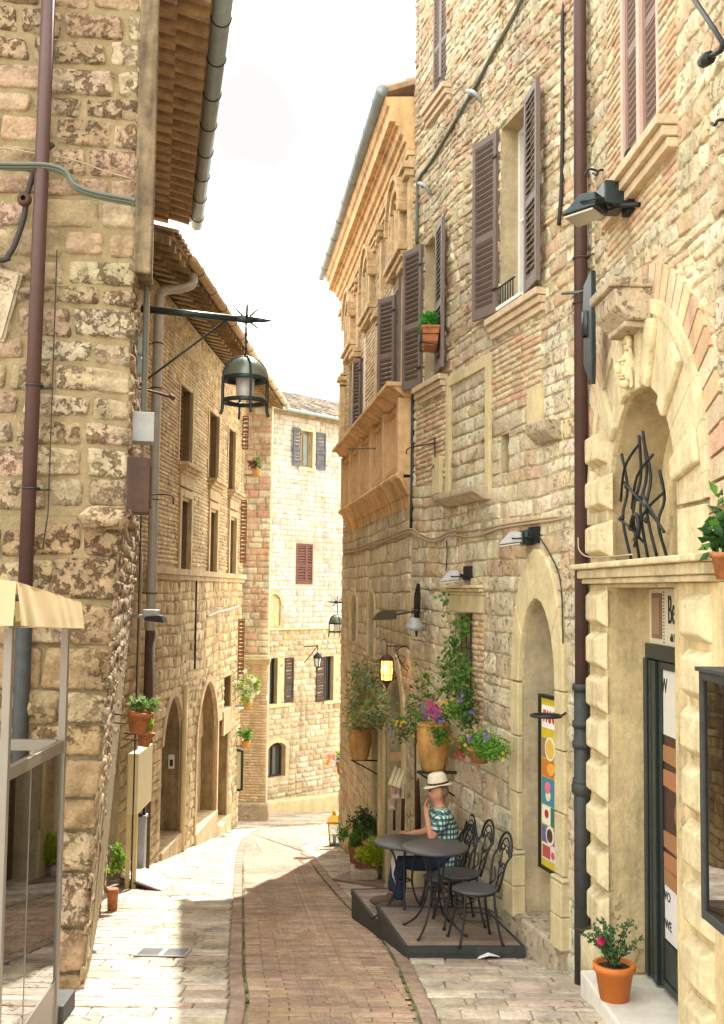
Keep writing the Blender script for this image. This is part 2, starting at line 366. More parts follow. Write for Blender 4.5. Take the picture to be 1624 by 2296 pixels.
def masonry(m, fr, u0, u1, z0, z1, rh, wd, h, r, ops, pal, gap=.015, w0=.0, amp=.004, jit=.006, wavy=.0, nx=2, ny=1, fq=9.0, snap=True):
    edges = sorted(x for o, g in ops for x in (o.za-g, o.zb+g if o.sp is None else o.za-g)); z = z0; rw = 0
    while z < z1-.02:
        dz = R.uniform(*rh); zt = min(z1, z+dz)
        if snap:
            for e in edges:
                if z+.5*rh[0] < e < z+1.4*dz: zt = e; break
        if z1-zt < rh[0]*.5: zt = z1
        iv = [(u0, u1)]
        for o, g in ops:
            sp = o.span(z+.006, zt-.006, g)
            if not sp: continue
            nv = []
            for a, b in iv:
                if sp[1] <= a or sp[0] >= b: nv.append((a, b)); continue
                if sp[0] > a: nv.append((a, sp[0]))
                if sp[1] < b: nv.append((sp[1], b))
            iv = nv
        for a, b in iv:
            x = a; first = True
            while x < b-.02:
                w = R.uniform(*wd)*(R.uniform(.4, .9) if first and rw % 2 else 1); first = False
                e = x+w
                if b-e < wd[0]*.6: e = b
                wz = lambda uu, zz, ww: fr(uu, zz+wavy*noise.noise(Vector((uu*.9, zz*.7, 3.3)))*2, ww)
                hh = h*R.uniform(.55, 1.25)
                m.stone(wz if wavy else fr, x+gap/2, e-gap/2, z+gap/2, zt-gap/2, hh, r*R.uniform(.8, 1.2), w0, amp, pick(pal), jit, nx, ny, fq)
                x = e
        z = zt; rw += 1
def ring(m, fr, op, g0, g1, n, w0, w1, pal=None, every=1, fill=.97, outer=None):   # voussoirs round an arched opening
    P0 = op.outline(g0, 64)[1:-1]; P1 = op.outline(g1, 64)[1:-1]
    P0[0] = (op.ua-g0, op.sp); P1[0] = (op.ua-g1, op.sp); P0[-1] = (op.ub+g0, op.sp); P1[-1] = (op.ub+g1, op.sp)
    if outer: P1 = outer.outline(0, 64)[1:-1]; P1[0] = (outer.ua, outer.sp); P1[-1] = (outer.ub, outer.sp)
    for k in range(n):
        a = 64*k/n; b = 64*(k+fill)/n
        def ev(P, t):
            i = min(63, int(t)); f = t-i; return (P[i][0]*(1-f)+P[i+1][0]*f, P[i][1]*(1-f)+P[i+1][1]*f)
        st = 3; poly = [ev(P0, a+(b-a)*i/st) for i in range(st+1)]+[ev(P1, b-(b-a)*i/st) for i in range(st+1)]
        if k % every: continue
        m.prism(fr, poly, w0, w1, pick(pal) if pal else None)
def frame_bars(m, fr, u0, u1, z0, z1, t, w0, w1):
    m.box(fr, u0, u0+t, z0, z1, w0, w1); m.box(fr, u1-t, u1, z0, z1, w0, w1)
    m.box(fr, u0+t, u1-t, z0, z0+t, w0, w1); m.box(fr, u0+t, u1-t, z1-t, z1, w0, w1)
def shutter(parent, W, uh, z0, z1, wid, side, ang, mt, w0=.03, slat=.055, name='shutter'):
    d = (W.t*side*cos(ang)+W.n*sin(ang)).normalized(); nn = Vector((-d.y, d.x, 0)); base = W(uh, 0, w0)
    fr = lambda a, z, c: Vector((base.x+d.x*a+nn.x*c, base.y+d.y*a+nn.y*c, z)); t = min(.05, wid*.16); th = .018; m = MB()
    m.box(fr, 0, t, z0, z1, -th, th); m.box(fr, wid-t, wid, z0, z1, -th, th); H = z1-z0; rails = [z0, z0+H*.42, z1-t*1.3]; rh = [t*2, t*1.4, t*1.3]
    for a, b in zip(rails, rh): m.box(fr, t, wid-t, a, a+b, -th*.9, th*.9)
    for lo, hi in ((z0+rh[0], rails[1]), (rails[1]+rh[1], rails[2])):
        n = max(2, int((hi-lo)/slat))
        for k in range(n):
            z = lo+(hi-lo)*(k+.5)/n; q = slat*.36
            m.hexa([fr(t, z-q, -th*.8), fr(wid-t, z-q, -th*.8), fr(wid-t, z+q*.7, th*.7), fr(t, z+q*.7, th*.7), fr(t, z-q+.010, -th*.8), fr(wid-t, z-q+.010, -th*.8), fr(wid-t, z+q*.7+.010, th*.7), fr(t, z+q*.7+.010, th*.7)])
    o = m.build(name, mt, parent)
    h = MB()
    for z in (z0+H*.12, z0+H*.85): h.box(fr, -.02, .06, z, z+.02, th, th+.012)
    h.build('hinge', M_['iron'], o)
    return o
def window_fill(parent, W, op, dep, frame_mat, glass_mat_, mull=1, bars=1, t=.05, name='window'):
    m = MB(); frame_bars(m, W, op.ua, op.ub, op.za, op.zb, t, -dep-.03, -dep+.03)
    for k in range(mull):
        u = op.ua+(op.ub-op.ua)*(k+1)/(mull+1); m.box(W, u-t*.5, u+t*.5, op.za+t, op.zb-t, -dep-.028, -dep+.032)
    for k in range(bars):
        z = op.za+(op.zb-op.za)*(k+1)/(bars+1); m.box(W, op.ua+t, op.ub-t, z-t*.3, z+t*.3, -dep-.025, -dep+.02)
    o = m.build(name, frame_mat, parent); g = MB(); g.box(W, op.ua+.01, op.ub-.01, op.za+.01, op.zb-.01, -dep-.025, -dep-.01); g.build('pane', glass_mat_, o); return o
def ledge(m, W, u0, u1, z0, z1, wp, steps=3):
    for k in range(steps):
        a = z0+(z1-z0)*k/steps; b = z0+(z1-z0)*(k+1)/steps; e = .012*k
        m.box(W, u0-e, u1+e, a, b-.001, -.02, wp*(k+1)/steps)
def body(parent, poly, z0, z1, mt):
    m = MB(); m.extr(poly, z0, z1); return m.build('rear_walls', mt, parent)
def line_tube(name, pts, r, mt, label, cat, n=8, group=None):
    m = MB(); m.tube(pts, r, n); return single(m, name, mt, label, cat, group)
def smooth_pts(pts, n=6):
    P = [Vector(p) for p in pts]; out = []
    for i in range(len(P)-1):
        a = P[max(0, i-1)]; b = P[i]; c = P[i+1]; d = P[min(len(P)-1, i+2)]
        for k in range(n):
            t = k/n; out.append(.5*((2*b)+(c-a)*t+(2*a-5*b+4*c-d)*t*t+(-a+3*b-3*c+d)*t**3))
    return out+[P[-1]]
PAL_RUB = [(.40, .30, .19), (.44, .345, .225), (.37, .27, .165), (.47, .385, .26), (.42, .29, .19), (.38, .29, .18), (.46, .32, .215)]
PAL_CREAM = [(0.666, 0.577, 0.388), (0.706, 0.618, 0.428), (0.625, 0.525, 0.337), (0.646, 0.536, 0.368), (0.605, 0.484, 0.327), (0.726, 0.649, 0.470)]
PAL_CREAM2 = PAL_CREAM+PAL_CREAM[:3]+[(.60, .42, .27), (.57, .42, .26), (.66, .50, .31)]
PAL_BRICK = [(0.605, 0.462, 0.291), (0.625, 0.504, 0.322), (0.585, 0.399, 0.248), (0.646, 0.525, 0.353), (0.605, 0.378, 0.239)]
PAL_TAN = [(0.561, 0.419, 0.219), (0.512, 0.370, 0.195), (0.608, 0.469, 0.266), (0.463, 0.345, 0.195), (0.635, 0.505, 0.300)]
PAL_FAR = [(0.692, 0.638, 0.552), (0.653, 0.587, 0.482), (0.712, 0.670, 0.597), (0.672, 0.598, 0.505), (0.613, 0.515, 0.437)]
PAL_PINK = [(0.598, 0.399, 0.277), (0.618, 0.462, 0.336), (0.656, 0.567, 0.415), (0.598, 0.378, 0.267), (0.675, 0.609, 0.455)]
# ================= setting: ground =================
def ggrid(name, x0, x1, ys, mt, dz=0):
    m = MB()
    for a, b in zip(ys, ys[1:]): m.quad((x0, a, gz(a)+dz), (x1, a, gz(a)+dz), (x1, b, gz(b)+dz), (x0, b, gz(b)+dz))
    o = m.build(name, mt); o['kind'] = 'structure'; return o
ggrid('ground', -300, 300, [-60, -5, 7.2, 34, 400], M_['joint'], -.012)
EL = [(-.86, -2), (-.86, 4.0)]+[ground(x, y)[:2] for x, y in ((503, 2296), (513, 2160), (522, 2017), (531, 1915), (547, 1880), (590, 1858), (676, 1847))]
ER = [(1.05, -2), (.74, 4.6)]+[ground(x, y)[:2] for x, y in ((988, 2290), (907, 2136), (851, 2075), (800, 2030), (737, 1963), (703, 1922), (684, 1895))]
EL += [(1.2, 25.2)]; ER += [(1.2, 22.4)]
ER[-2] = (-1.02, 19.2)
ER.insert(-1, (-.75, 20.6)); ER.insert(-1, (-.1, 21.8))
def resamp(P, n):
    P = smooth_pts([(x, y, 0) for x, y in P], 6); L = [0]
    for a, b in zip(P, P[1:]): L.append(L[-1]+(b-a).length)
    o = []; j = 0
    for k in range(n+1):
        s = L[-1]*k/n
        while j < len(L)-2 and L[j+1] < s: j += 1
        f = (s-L[j])/max(1e-9, L[j+1]-L[j]); o.append(P[j].lerp(P[j+1], min(1, max(0, f))))
    return o
def by_y(P, n0, y0, y1, n1):
    P = resamp(P, 400); o = []
    for k in range(n0): 
        Y = y0+(y1-y0)*k/n0
        for a, b in zip(P, P[1:]):
            if a.y <= Y <= b.y: o.append(a.lerp(b, (Y-a.y)/max(1e-9, b.y-a.y))); break
    rest = [p for p in P if p.y > y1 or p.x > .9]; j = [q for q in rest]
    for k in range(n1+1): o.append(j[int(round(k*(len(j)-1)/n1))])
    return o
RL = by_y(EL, 195, 3.6, 18.3, 60); RR = by_y(ER, 195, 3.6, 18.3, 60); NR = len(RL)-1
def G(p, w=0): return Vector((p.x, p.y, gz(p.y)+w))
def road_x(Y, P):
    for a, b in zip(P, P[1:]):
        if a.y <= Y <= b.y: return a.x+(b.x-a.x)*(Y-a.y)/max(1e-9, b.y-a.y)
    return None
m = MB(); PAL_ROAD = [(0.459, 0.317, 0.205), (0.435, 0.293, 0.191), (0.482, 0.341, 0.224), (0.412, 0.287, 0.198), (0.459, 0.330, 0.238)]
PALG = [(.36, .26, .20), (.38, .24, .17)]
for i in range(NR):
    a, b, c, d = RL[i], RR[i], RL[i+1], RR[i+1]
    Wd = (b-a).length; brow = .13; dirx = (b-a).normalized()
    def fr(u, z, w, a=a, b=b, c=c, d=d, Wd=Wd):
        f = u/Wd; p = a.lerp(b, f); q = c.lerp(d, f); return G(p.lerp(q, z), w)
    x = brow+(0 if i % 2 else -.13); e0 = Wd-brow
    while x < e0:
        e = min(e0, x+.265); s0 = max(brow, x)
        if e-s0 > .03:
            hh = R.uniform(.002, .005); k = pick(PAL_ROAD if R.random() > .15 else PALG); j = R.uniform(-.004, .004)
            g = .003; z0, z1 = .05+j*3, .95+j*3
            p = [fr(s0+g, z0, 0), fr(e-g, z0, 0), fr(e-g, z1, 0), fr(s0+g, z1, 0)]; q = [fr(s0+g+.004, z0+.08, hh), fr(e-g-.004, z0+.08, hh), fr(e-g-.004, z1-.08, hh), fr(s0+g+.004, z1-.08, hh)]
            m.add(p+q, [(4, 5, 6, 7), (0, 1, 5, 4), (1, 2, 6, 5), (2, 3, 7, 6), (3, 0, 4, 7)], False, k)
        x = e
    if i % 2 == 0 and i+2 <= NR:            # edging strips
        c2, d2 = RL[i+2], RR[i+2]
        for (f0, f1) in ((.0, (brow-.02)/Wd), (1-(brow-.02)/Wd, 1.0)):
            hh = R.uniform(.006, .01); k = pick([(.38, .27, .20), (.42, .31, .24), (.36, .25, .18)])
            P = lambda f, z, w: G(a.lerp(b, f).lerp(c2.lerp(d2, f), z), w)
            g = .004/Wd; p = [P(f0+g, .03, 0), P(f1-g, .03, 0), P(f1-g, .97, 0), P(f0+g, .97, 0)]; q = [P(f0+g*2, .06, hh), P(f1-g*2, .06, hh), P(f1-g*2, .94, hh), P(f0+g*2, .94, hh)]
            m.add(p+q, [(4, 5, 6, 7), (0, 1, 5, 4), (1, 2, 6, 5), (2, 3, 7, 6), (3, 0, 4, 7)], False, k)
o = m.build('road', M_['roadbrick'], fixn=False); o['kind'] = 'structure'
# moss in the seams beside the road edging
m = MB()
for P, Q, sg in ((RL, RR, 1), (RR, RL, 1)):
    for i in range(0, NR-40):
        if R.random() < .35: continue
        a, b, c, d = P[i], Q[i], P[i+1], Q[i+1]; e = (b-a).normalized(); f_ = (d-c).normalized(); w0 = .108; w1 = w0+R.uniform(.008, .026)
        m.quad(G(a+e*w0, .002), G(a+e*w1, .002), G(c+f_*w1, .002), G(c+f_*w0, .002), pick([(.14, .17, .03), (.18, .19, .05), (.11, .13, .03)]))
o = m.build('moss', M_['slab'], fixn=False); o['kind'] = 'stuff'; o['label'] = 'thin green moss growing in the seams along the brick road edges'
# slabs of the two pavements
PAL_SLAB = [(.54, .46, .35), (.58, .50, .39), (.50, .42, .31), (.60, .52, .42), (.52, .40, .31), (.44, .36, .26), (.56, .45, .35), (.48, .42, .34)]
def slabs(name, side):
    m = MB(); Y = 3.2; k = 0; frg = lambda u, z, w: Vector((u, z, gz(z)+w))
    while Y < 33:
        dy = R.uniform(.12, .26) if Y < 20 else R.uniform(.35, .5); y1 = Y+dy; ym = Y+dy/2
        l = road_x(ym, RL); r = road_x(ym, RR)
        if side < 0: a, b = -4.6, (l-.005 if l is not None else 3.0)
        else:
            a, b = (r+.005 if r is not None else 3.2), 3.0
            if ym > 22.3: a = 9
        if side < 0 and ym > 25.3: b = 3.0
        if side < 0 and l is not None and ym < 23: b = l-.005
        if b > a:
            x = b
            while x > a:
                w = R.uniform(.20, .58) if Y < 20 else R.uniform(.4, .8); e = max(a, x-w)
                if e-a < .15: e = a
                if side < 0 and abs(x+2.35) < .0: pass
                m.stone(frg, e+.003, x-.003, Y+.003, y1-.003, R.uniform(.002, .007), .014, 0, .003, pick(PAL_SLAB), .006, 2, 1, 6)
                x = e
        Y = y1; k += 1
    o = m.build(name, M_['slab'], fixn=False); o['kind'] = 'structure'
slabs('pavement_left', -1); slabs('pavement_right', 1)
# ================= RIGHT: the near building =================
WN = Wall((2.0, 2), (1.74, 8.05)); WB = Wall((1.74, 8.05), (.585, 12.5)); WO = Wall((.585, 12.5), (-.34, 19.6))
PR = thing('stone_house', (1.9, 7, gz(7)), 'tall cream stone house on the right with a rusticated shop door and brown shutters', 'building')
TOP = 10.8
uN = lambda d: (d-2)*1.001
dN0, dN1 = WN.hit(1518, 1700, .036)[0], WN.hit(1360, 1700, .036)[0]
op_door = Op(dN0, dN1, -2.66, .06, depth=.30)
cN = (dN0+dN1)/2
op_lun = Op(cN-.77, cN+.67, .21, 1.32, spring=.50, depth=.34)
uA0, zA0 = WN.hit(1480, 230); uA1, zA1 = WN.hit(1395, 330)
op_A = Op(uA0, uA1, 2.82, 4.8, depth=.16)
LN = WN.L
m = MB(); panel(m, WN, 0, LN, -3.6, TOP, [op_door, op_lun, op_A])
m.build('wall', M_['mortar_pale'], PR, fixn=False)
m = MB()
zone_n = (Op(uN(5.0), LN-.05, -3.6, .21), 0); arch_g = (Op(cN-1.5, cN+1.5, .2, 2.02, spring=.4), 0)
brickA = Op(uA0-.32, uA1+.36, 2.3, 5.2)
masonry(m, WN, 0, LN, -3.6, TOP-.1, (.08, .17), (.14, .40), .013, .014, [zone_n, arch_g, (brickA, 0)], PAL_CREAM2, gap=.012, amp=.012, jit=.012, wavy=.035, nx=3, ny=1, fq=13)
o1 = m.build('stone_courses', M_['cream'], PR, fixn=False)
m = MB(); masonry(m, WN, brickA.ua, brickA.ub, brickA.za, brickA.zb, (.048, .06), (.16, .28), .012, .012, [(op_A, 0)], PAL_BRICK, gap=.012, amp=.004, jit=.003, nx=1, ny=0); m.build('brick_panel', M_['brick'], PR, fixn=False); m = MB()
ring(m, WN, Op(cN-.66, cN+.66, .2, 1.22, spring=.45), .62, .86, 34, -.02, .035, PAL_BRICK, 1, .85); m.build('brick_relieving_arch', M_['brick'], PR, fixn=False); m = MB()
masonry(m, WN, cN-1.22, cN+1.22, .5, 2.0, (.06, .09), (.14, .3), .02, .02, [(Op(cN-.66, cN+.66, .2, 1.22, spring=.45), .50), (Op(-1, cN-1.2, -1, 9), 0)], PAL_CREAM2, gap=.015, amp=.006, snap=False)
m.build('brick_courses', M_['brick'], PR, fixn=False)
# plaster field of the shop front
m = MB()
m.box(WN, dN1, LN-.02, -3.5, .06, -.02, .035); m.box(WN, uN(4.9), dN0, -3.5, .06, -.02, .035)
m.box(WN, uN(7.80), LN-.03, .2, 1.1, -.02, .03)
# plaster reveal lining
m.box(WN, dN1-.02, dN1+.002, -2.60, .055, -.30, .036); m.box(WN, dN0-.002, dN0+.02, -2.60, .055, -.30, .036)
m.box(WN, dN0+.02, dN1-.02, .035, .062, -.30, .034)
m.build('plaster_field', M_['plaster'], PR, bevel=.006)
# rusticated blocks
for (a, b, lo, n) in ((WN.hit(1350, 1700, .08)[0], WN.hit(1316, 1700, .08)[0], -2.36, 8), (WN.hit(1574, 1700, .10)[0], WN.hit(1519, 1700, .10)[0], -2.68, 9)):
    for k in range(n):
        z = lo+.302*k; m = MB(); A, B = a+R.uniform(-.01, .01), b+R.uniform(-.01, .01); q = .05; zt = z+.272
        if zt > .04: zt = .04
        m.hexa([WN(A, z, .03), WN(B, z, .03), WN(B-q, z+q, .10), WN(A+q, z+q, .10), WN(A, zt, .03), WN(B, zt, .03), WN(B-q, zt-q, .10), WN(A+q, zt-q, .10)]); o = m.build('rusticated_block', M_['traver'], PR, bevel=.012)
for k in range(3):
    for (a, b) in ((uN(7.42)+.08*(k == 2), uN(7.92)),):
        z = .24+.33*k; m = MB(); q = .05; m.hexa([WN(a, z, .02), WN(b, z, .02), WN(b-q, z+q, .11), WN(a+q, z+q, .11), WN(a, z+.27, .02), WN(b, z+.27, .02), WN(b-q, z+.22, .11), WN(a+q, z+.22, .11)])
        m.build('rusticated_block', M_['traver'], PR, bevel=.012)
# plinth stones
m = MB(); masonry(m, WN, dN1+.12, LN, -3.2, -2.42, (.38, .40), (.38, .5), .12, .05, [], [(.6, .48, .3)], gap=.012, amp=.01); m.build('plinth', M_['traver'], PR, fixn=False); m = MB()
masonry(m, WN, uN(4.6), uN(5.6), -3.2, -2.62, (.26, .30), (.4, .5), .14, .05, [], [(.6, .48, .3)], gap=.012, amp=.01)
m.build('plinth', M_['traver'], PR, fixn=False)
# ledge over the door
m = MB()
for (z0, z1, w, c) in ((.062, .10, .10, 0), (.10, .165, .13, .02), (.165, .205, .18, .04)): m.box(WN, uN(5.45)-c, LN+min(c, .03), z0, z1-.001, -.02, w)
m.build('door_cornice', M_['traver'], PR, bevel=.01)
# lunette: voussoirs, keystone, bracket, head
m = MB(); ring(m, WN, op_lun, .0, .50, 11, -.02, .035, None, 1, .985); ring(m, WN, op_lun, .44, .53, 30, -.02, .055, None, 1, 1.0)
m.box(WN, cN-1.25, cN-.77, .21, .475, -.02, .034); m.box(WN, cN+.66, cN+1.14, .21, .475, -.02, .034)
m.build('arch_surround', M_['traver'], PR, bevel=.004)
P0 = op_lun.outline(0, 64)[1:-1]; P1 = op_lun.outline(.42, 64)[1:-1]
for k in (5, 16, 26, 39, 48, 59):
    a, b = k-1.7, k+1.7
    def ev(P, t):
        i = max(0, min(63, int(t))); f = t-i; return (P[i][0]*(1-f)+P[i+1][0]*f, P[i][1]*(1-f)+P[i+1][1]*f)
    m = MB(); m.prism(WN, [ev(P0, a), ev(P0, b), ev(P1, b), ev(P1, a)], .02, .075); m.build('raised_voussoir', M_['traver'], PR, bevel=.02)
kz = 1.28
m = MB(); m.prism(WN, [(cN-.19, kz), (cN+.03, kz), (cN+.08, 1.75), (cN-.26, 1.75)], 0, .08)
key = m.build('keystone', M_['traver'], PR, bevel=.015)
m = MB(); f = lambda a, b, c: WN(cN-.09+a*.8, 1.44+(b-1.42)*.85, c*.8)
m.ball(f(0, 1.42, .12), (.066, .05, .105), 16); m.ball(f(0, 1.405, .212), (.03, .018, .038), 8); m.ball(f(0, 1.46, .19), (.028, .05, .014), 10); m.ball(f(0, 1.352, .19), (.022, .032, .010), 8); m.ball(f(0, 1.330, .188), (.020, .03, .010), 8); m.ball(f(0, 1.285, .165), (.035, .034, .03), 10)
for s in (-1, 1):
    m.ball(f(s*.03, 1.435, .188), (.014, .014, .012), 8)
    for k in range(2): m.tube([f(s*(.052+.008*k+.010*sin(t*1.3+k)), 1.55-.030*t, .13-.05*k+.008*cos(t*1.1)) for t in range(11)], .012, 7)
m.tube([f(.045*cos(t*.6), 1.60+.045*sin(t*.6), .14) for t in range(11)], .018, 7, closed=False)
m.build('carved_head', M_['traver'], key)
m = MB()
m.box(WN, cN-.32, cN+.06, 1.64, 1.68, .0, .20); m.prism(lambda a, b, c: WN(cN+c-.12, b, a), [(0, 1.68), (.18, 1.68), (.26, 1.77), (.27, 1.88), (0, 1.88)], -.24, .24); m.box(WN, cN-.38, cN+.14, 1.88, 1.94, 0, .30)
m.build('keystone_cornice', M_['grey_stone'], PR, bevel=.012)
# lunette back and twisted grille
m = MB(); m.box(WN, op_lun.ua, op_lun.ub, .2, 1.25, -.40, -.33); m.build('niche_back', M_['plaster'], PR)
gr = thing('iron_grille', WN(cN, .22, .0), 'twisted black wrought iron grille standing in the arched niche over the shop door', 'grille')
m = MB()
for k in range(5):
    u = cN-.42+.18*k; top = .55+.42*(1-((k-2.2)/4)**2)*(1 if k != 0 else .5); lean = .10*sin(k*1.7)
    m.tube(smooth_pts([WN(u, .22, -.02), WN(u+lean*.4, .22+(top-.2)*.4, .03), WN(u+lean*.8, .22+(top-.2)*.7, -.01), WN(u+lean*1.5, .22+(top-.2)*1.05, .02)], 4), .010, 7)
for (a, b, c, d) in ((-.5, .6, .1, .3), (-.4, .42, .35, .75), (-.15, .3, .45, .5), (-.3, .85, .15, .55), (0, .95, .4, .62), (-.5, .36, -.1, .62)):
    m.tube(smooth_pts([WN(cN+a, b, .02), WN(cN+(a+c)/2, (b+d)/2+.04, .05), WN(cN+c, d, .02)], 5), .009, 7)
for (a, b) in ((-.2, .45), (-.05, .6), (.12, .42), (.2, .7), (.32, .5)): m.ball(WN(cN+a, b, .035), .020, 8)
m.tube([WN(cN-.02+.08*cos(t*.6), .42+.08*sin(t*.6), .05) for t in range(9)], .015, 7)
m.build('bars', M_['iron'], gr)
# shop door in the opening
DR = thing('shop_door', WN(cN, -2.6, -.28), 'open dark green shop door with a cream sign above it and posters of wine barrels', 'door')
wd_ = -.26
m = MB(); m.box(WN, dN0+.02, dN1-.02, -.45, -.35, -.30, -.235); m.box(WN, dN1-.09, dN1-.02, -2.6, -.45, -.30, -.22); m.box(WN, dN0+.02, dN0+.09, -2.6, -.45, -.30, -.22)
m.box(WN, dN1-.15, dN1-.11, -2.6, -.46, -.28, -.23); m.box(WN, dN1-.26, dN1-.19, -2.6, -.46, -.29, -.225); m.build('frame', M_['iron_green'], DR, bevel=.004)
m = MB(); m.box(WN, dN0+.02, dN1-.02, -.349, .03, -.30, -.27); sg = m.build('sign', mat('cream_sign', (.60, .56, .42), .5), DR)
m = MB(); m.box(WN, dN1-.30, dN1-.09, -.31, .0, -.269, -.262, (.22, .13, .08)); m.box(WN, dN1-.27, dN1-.12, -.28, -.03, -.261, -.256, (.30, .19, .12))
for k in range(16): m.box(WN, dN1-.345, dN1-.335, -.335+.0225*k, -.325+.0225*k, -.269, -.264, (.08, .06, .05))
m.build('printed_shutter', M_['paint'], sg)
tm = mat('black_lettering', (.035, .03, .028), .6)
text('Be', .27, wallM(WN, dN1-.50, -.12, -.266), 'lettering', tm, sg, sx=.55); text('dal 1', .075, wallM(WN, dN1-.52, -.295, -.266), 'lettering', tm, sg, sx=.7)
# glazed leaf with prints
m = MB(); frame_bars(m, WN, dN0+.10, dN1-.28, -2.58, -.46, .05, -.285, -.245); m.box(WN, dN0+.15, dN1-.32, -2.53, -2.28, -.28, -.255)
lf = m.build('leaf', M_['iron_green'], DR, bevel=.003)
m = MB(); m.box(WN, dN0+.15, dN1-.32, -.94, -.51, -.272, -.262, (.60, .58, .52)); m.box(WN, dN0+.15, dN1-.32, -2.27, -1.90, -.272, -.262, (.62, .60, .56))
m.box(WN, dN0+.15, dN1-.32, -1.898, -.942, -.274, -.264, (.06, .03, .02))
for k, z in enumerate((-1.06, -1.22, -1.62, -1.76, -1.86)):
    zz = z if k < 2 else z
    m.prism(WN, [(dN0+.16+(dN1-dN0-.49)*t/8, zz-.055-.012*sin(pi*t/8)) for t in range(9)]+[(dN0+.16+(dN1-dN0-.49)*(8-t)/8, zz+.05+.01*sin(pi*t/8)) for t in range(9)], -.263, -.257, (.30+.05*(k % 2), .15, .07))
m.prism(WN, [(dN0+.66+.26*cos(t*pi/12), -1.42+.13*sin(t*pi/12)) for t in range(24)], -.2635, -.255, (.20, .11, .08))
m.build('poster', M_['paint'], lf)
text('W', .14, wallM(WN, dN1-.36, -.62, -.26), 'lettering', tm, lf, sx=.8); text('WO', .085, wallM(WN, dN1-.37, -1.99, -.26), 'lettering', tm, lf); text('WE', .085, wallM(WN, dN1-.40, -2.17, -.26), 'lettering', tm, lf)
m = MB(); m.box(WN, dN0, dN1, -2.62, .06, -.62, -.60); m.build('shop_back', M_['dark'], DR)
# marble step
m = MB(); m.box(WN, uN(5.2), dN1+.1, -3.2, -2.62, -.62, .20); single(m, 'door_step', M_['marble'], 'white veined marble step in front of the shop door', 'step', bevel=.015)
# window A: sill, shutters
m = MB()
for k in range(3): m.box(WN, uA0-.34-.01*k, uA1+.30+.01*k, 2.60+.065*k, 2.66+.065*k, -.02, .07+.035*k)
m.build('window_sill', M_['brick'], PR, bevel=.006) if False else m.build('window_sill', mat('brick_sill', (.60, .46, .30), .85, var=.2, bump=.8), PR, bevel=.006)
m = MB(); frame_bars(m, WN, uA0, uA1, 2.82, 4.8, .045, -.08, .01); m.box(WN, (uA0+uA1)/2-.03, (uA0+uA1)/2+.03, 2.86, 4.8, -.07, .015); m.build('window_frame', M_['pinkframe'], PR, bevel=.004)
for a, b in ((uA0+.05, (uA0+uA1)/2-.035), ((uA0+uA1)/2+.035, uA1-.05)): shutter(PR, WN, a, 2.88, 4.75, b-a, 1, 0, mat('dusty_rose_shutter', (.22, .145, .12), .6) if a < (uA0+uA1)/2-.1 else bpy.data.materials['dusty_rose_shutter'], w0=-.03, slat=.05)
m = MB(); m.box(WN, uA0, uA1, 2.82, 4.8, -.16, -.13); m.build('window_pane', M_['dark'], PR)
m = MB()
for (px, py) in ((1440, 340), (1345, 385)):
    u, z = WN.hit(px, py); m.tube(smooth_pts([WN(u, z, .0), WN(u, z+.02, .08), WN(u+.03, z-.02, .10), WN(u+.05, z+.02, .09)], 4), .009, 6)
m.build('shutter_hook', M_['iron'], PR)
# ================= B wall =================
def opB(xl, yt, xr, yb, **k):
    a = WB.hit(xl, yt); b = WB.hit(xr, yb); return Op(a[0], b[0], b[1], a[1], **k)
uf, _ = WB.hit(1124, 500); un, _ = WB.hit(1184, 500)
op1 = Op(un, uf, 2.60, 4.35, depth=.28)
uf2, _ = WB.hit(953, 700); un2, _ = WB.hit(983, 700)
op2 = Op(un2, uf2, 2.33, 3.95, depth=.28)
uf3, _ = WB.hit(972, 60); un3, _ = WB.hit(1003, 60)
op3 = Op(un3, uf3, 5.55, 6.9, depth=.12)
uf4, _ = WB.hit(1172, 1600); un4, _ = WB.hit(1254, 1600)
op4 = Op(un4, uf4, -2.76, -.06, spring=-.78, pw=2.0, depth=.31)
uf5, z5t = WB.hit(1021, 1371); un5, z5b = WB.hit(1060, 1610)
op5 = Op(un5, uf5, z5b, z5t, depth=.25)
uf6, _ = WB.hit(944, 1780); un6, _ = WB.hit(1000, 1780)
op6 = Op(un6, uf6, -3.4, -1.78, depth=.35)
us7, zs7 = WB.hit(1132, 1015); op7 = Op(us7-.11, us7+.09, zs7-.20, zs7+.17, depth=.2)
uf8, _ = WB.hit(905, 1700)
ops_b = [op1, op2, op3, op4, op5, op6, op7]
m = MB(); panel(m, WB, 0, WB.L, -4.2, TOP, ops_b); m.build('wall', M_['mortar_pale'], PR, fixn=False)
pan_a, zpt = WB.hit(1008, 752); pan_b, _ = WB.hit(1106, 752)
panelop = Op(pan_b, pan_a, .95, 2.2)
b1a, b1b = WB.hit(1098, 800)[0], WB.hit(1215, 800)[0]
brick1 = Op(b1b, b1a, 1.7, 2.32); brick2 = Op(WB.hit(1010, 900)[0], WB.hit(935, 900)[0], 1.2, 2.1)
bj5 = Op(WB.hit(1086, 1500)[0], un5, z5b-.1, z5t)
m = MB()
sur4 = 0.17
zl = [(op1, 0), (op2, 0), (op3, .0), (op7, 0), (panelop, 0), (brick1, 0), (brick2, 0)]
masonry(m, WB, 0, WB.L, 2.45, TOP-.05, (.055, .14), (.10, .34), .013, .012, zl, PAL_CREAM2+[(.60, .40, .27), (.62, .44, .31)], gap=.012, amp=.014, jit=.014, wavy=.045, nx=2, ny=1, fq=15)
masonry(m, WB, 0, WB.L, .15, 2.45, (.12, .19), (.18, .42), .012, .012, [(op1, 0), (op2, 0), (op3, .0), (op7, 0), (panelop, 0), (brick1, 0), (brick2, 0)], PAL_CREAM2, gap=.010, amp=.011, jit=.009, wavy=.03, nx=3, ny=1, fq=13)
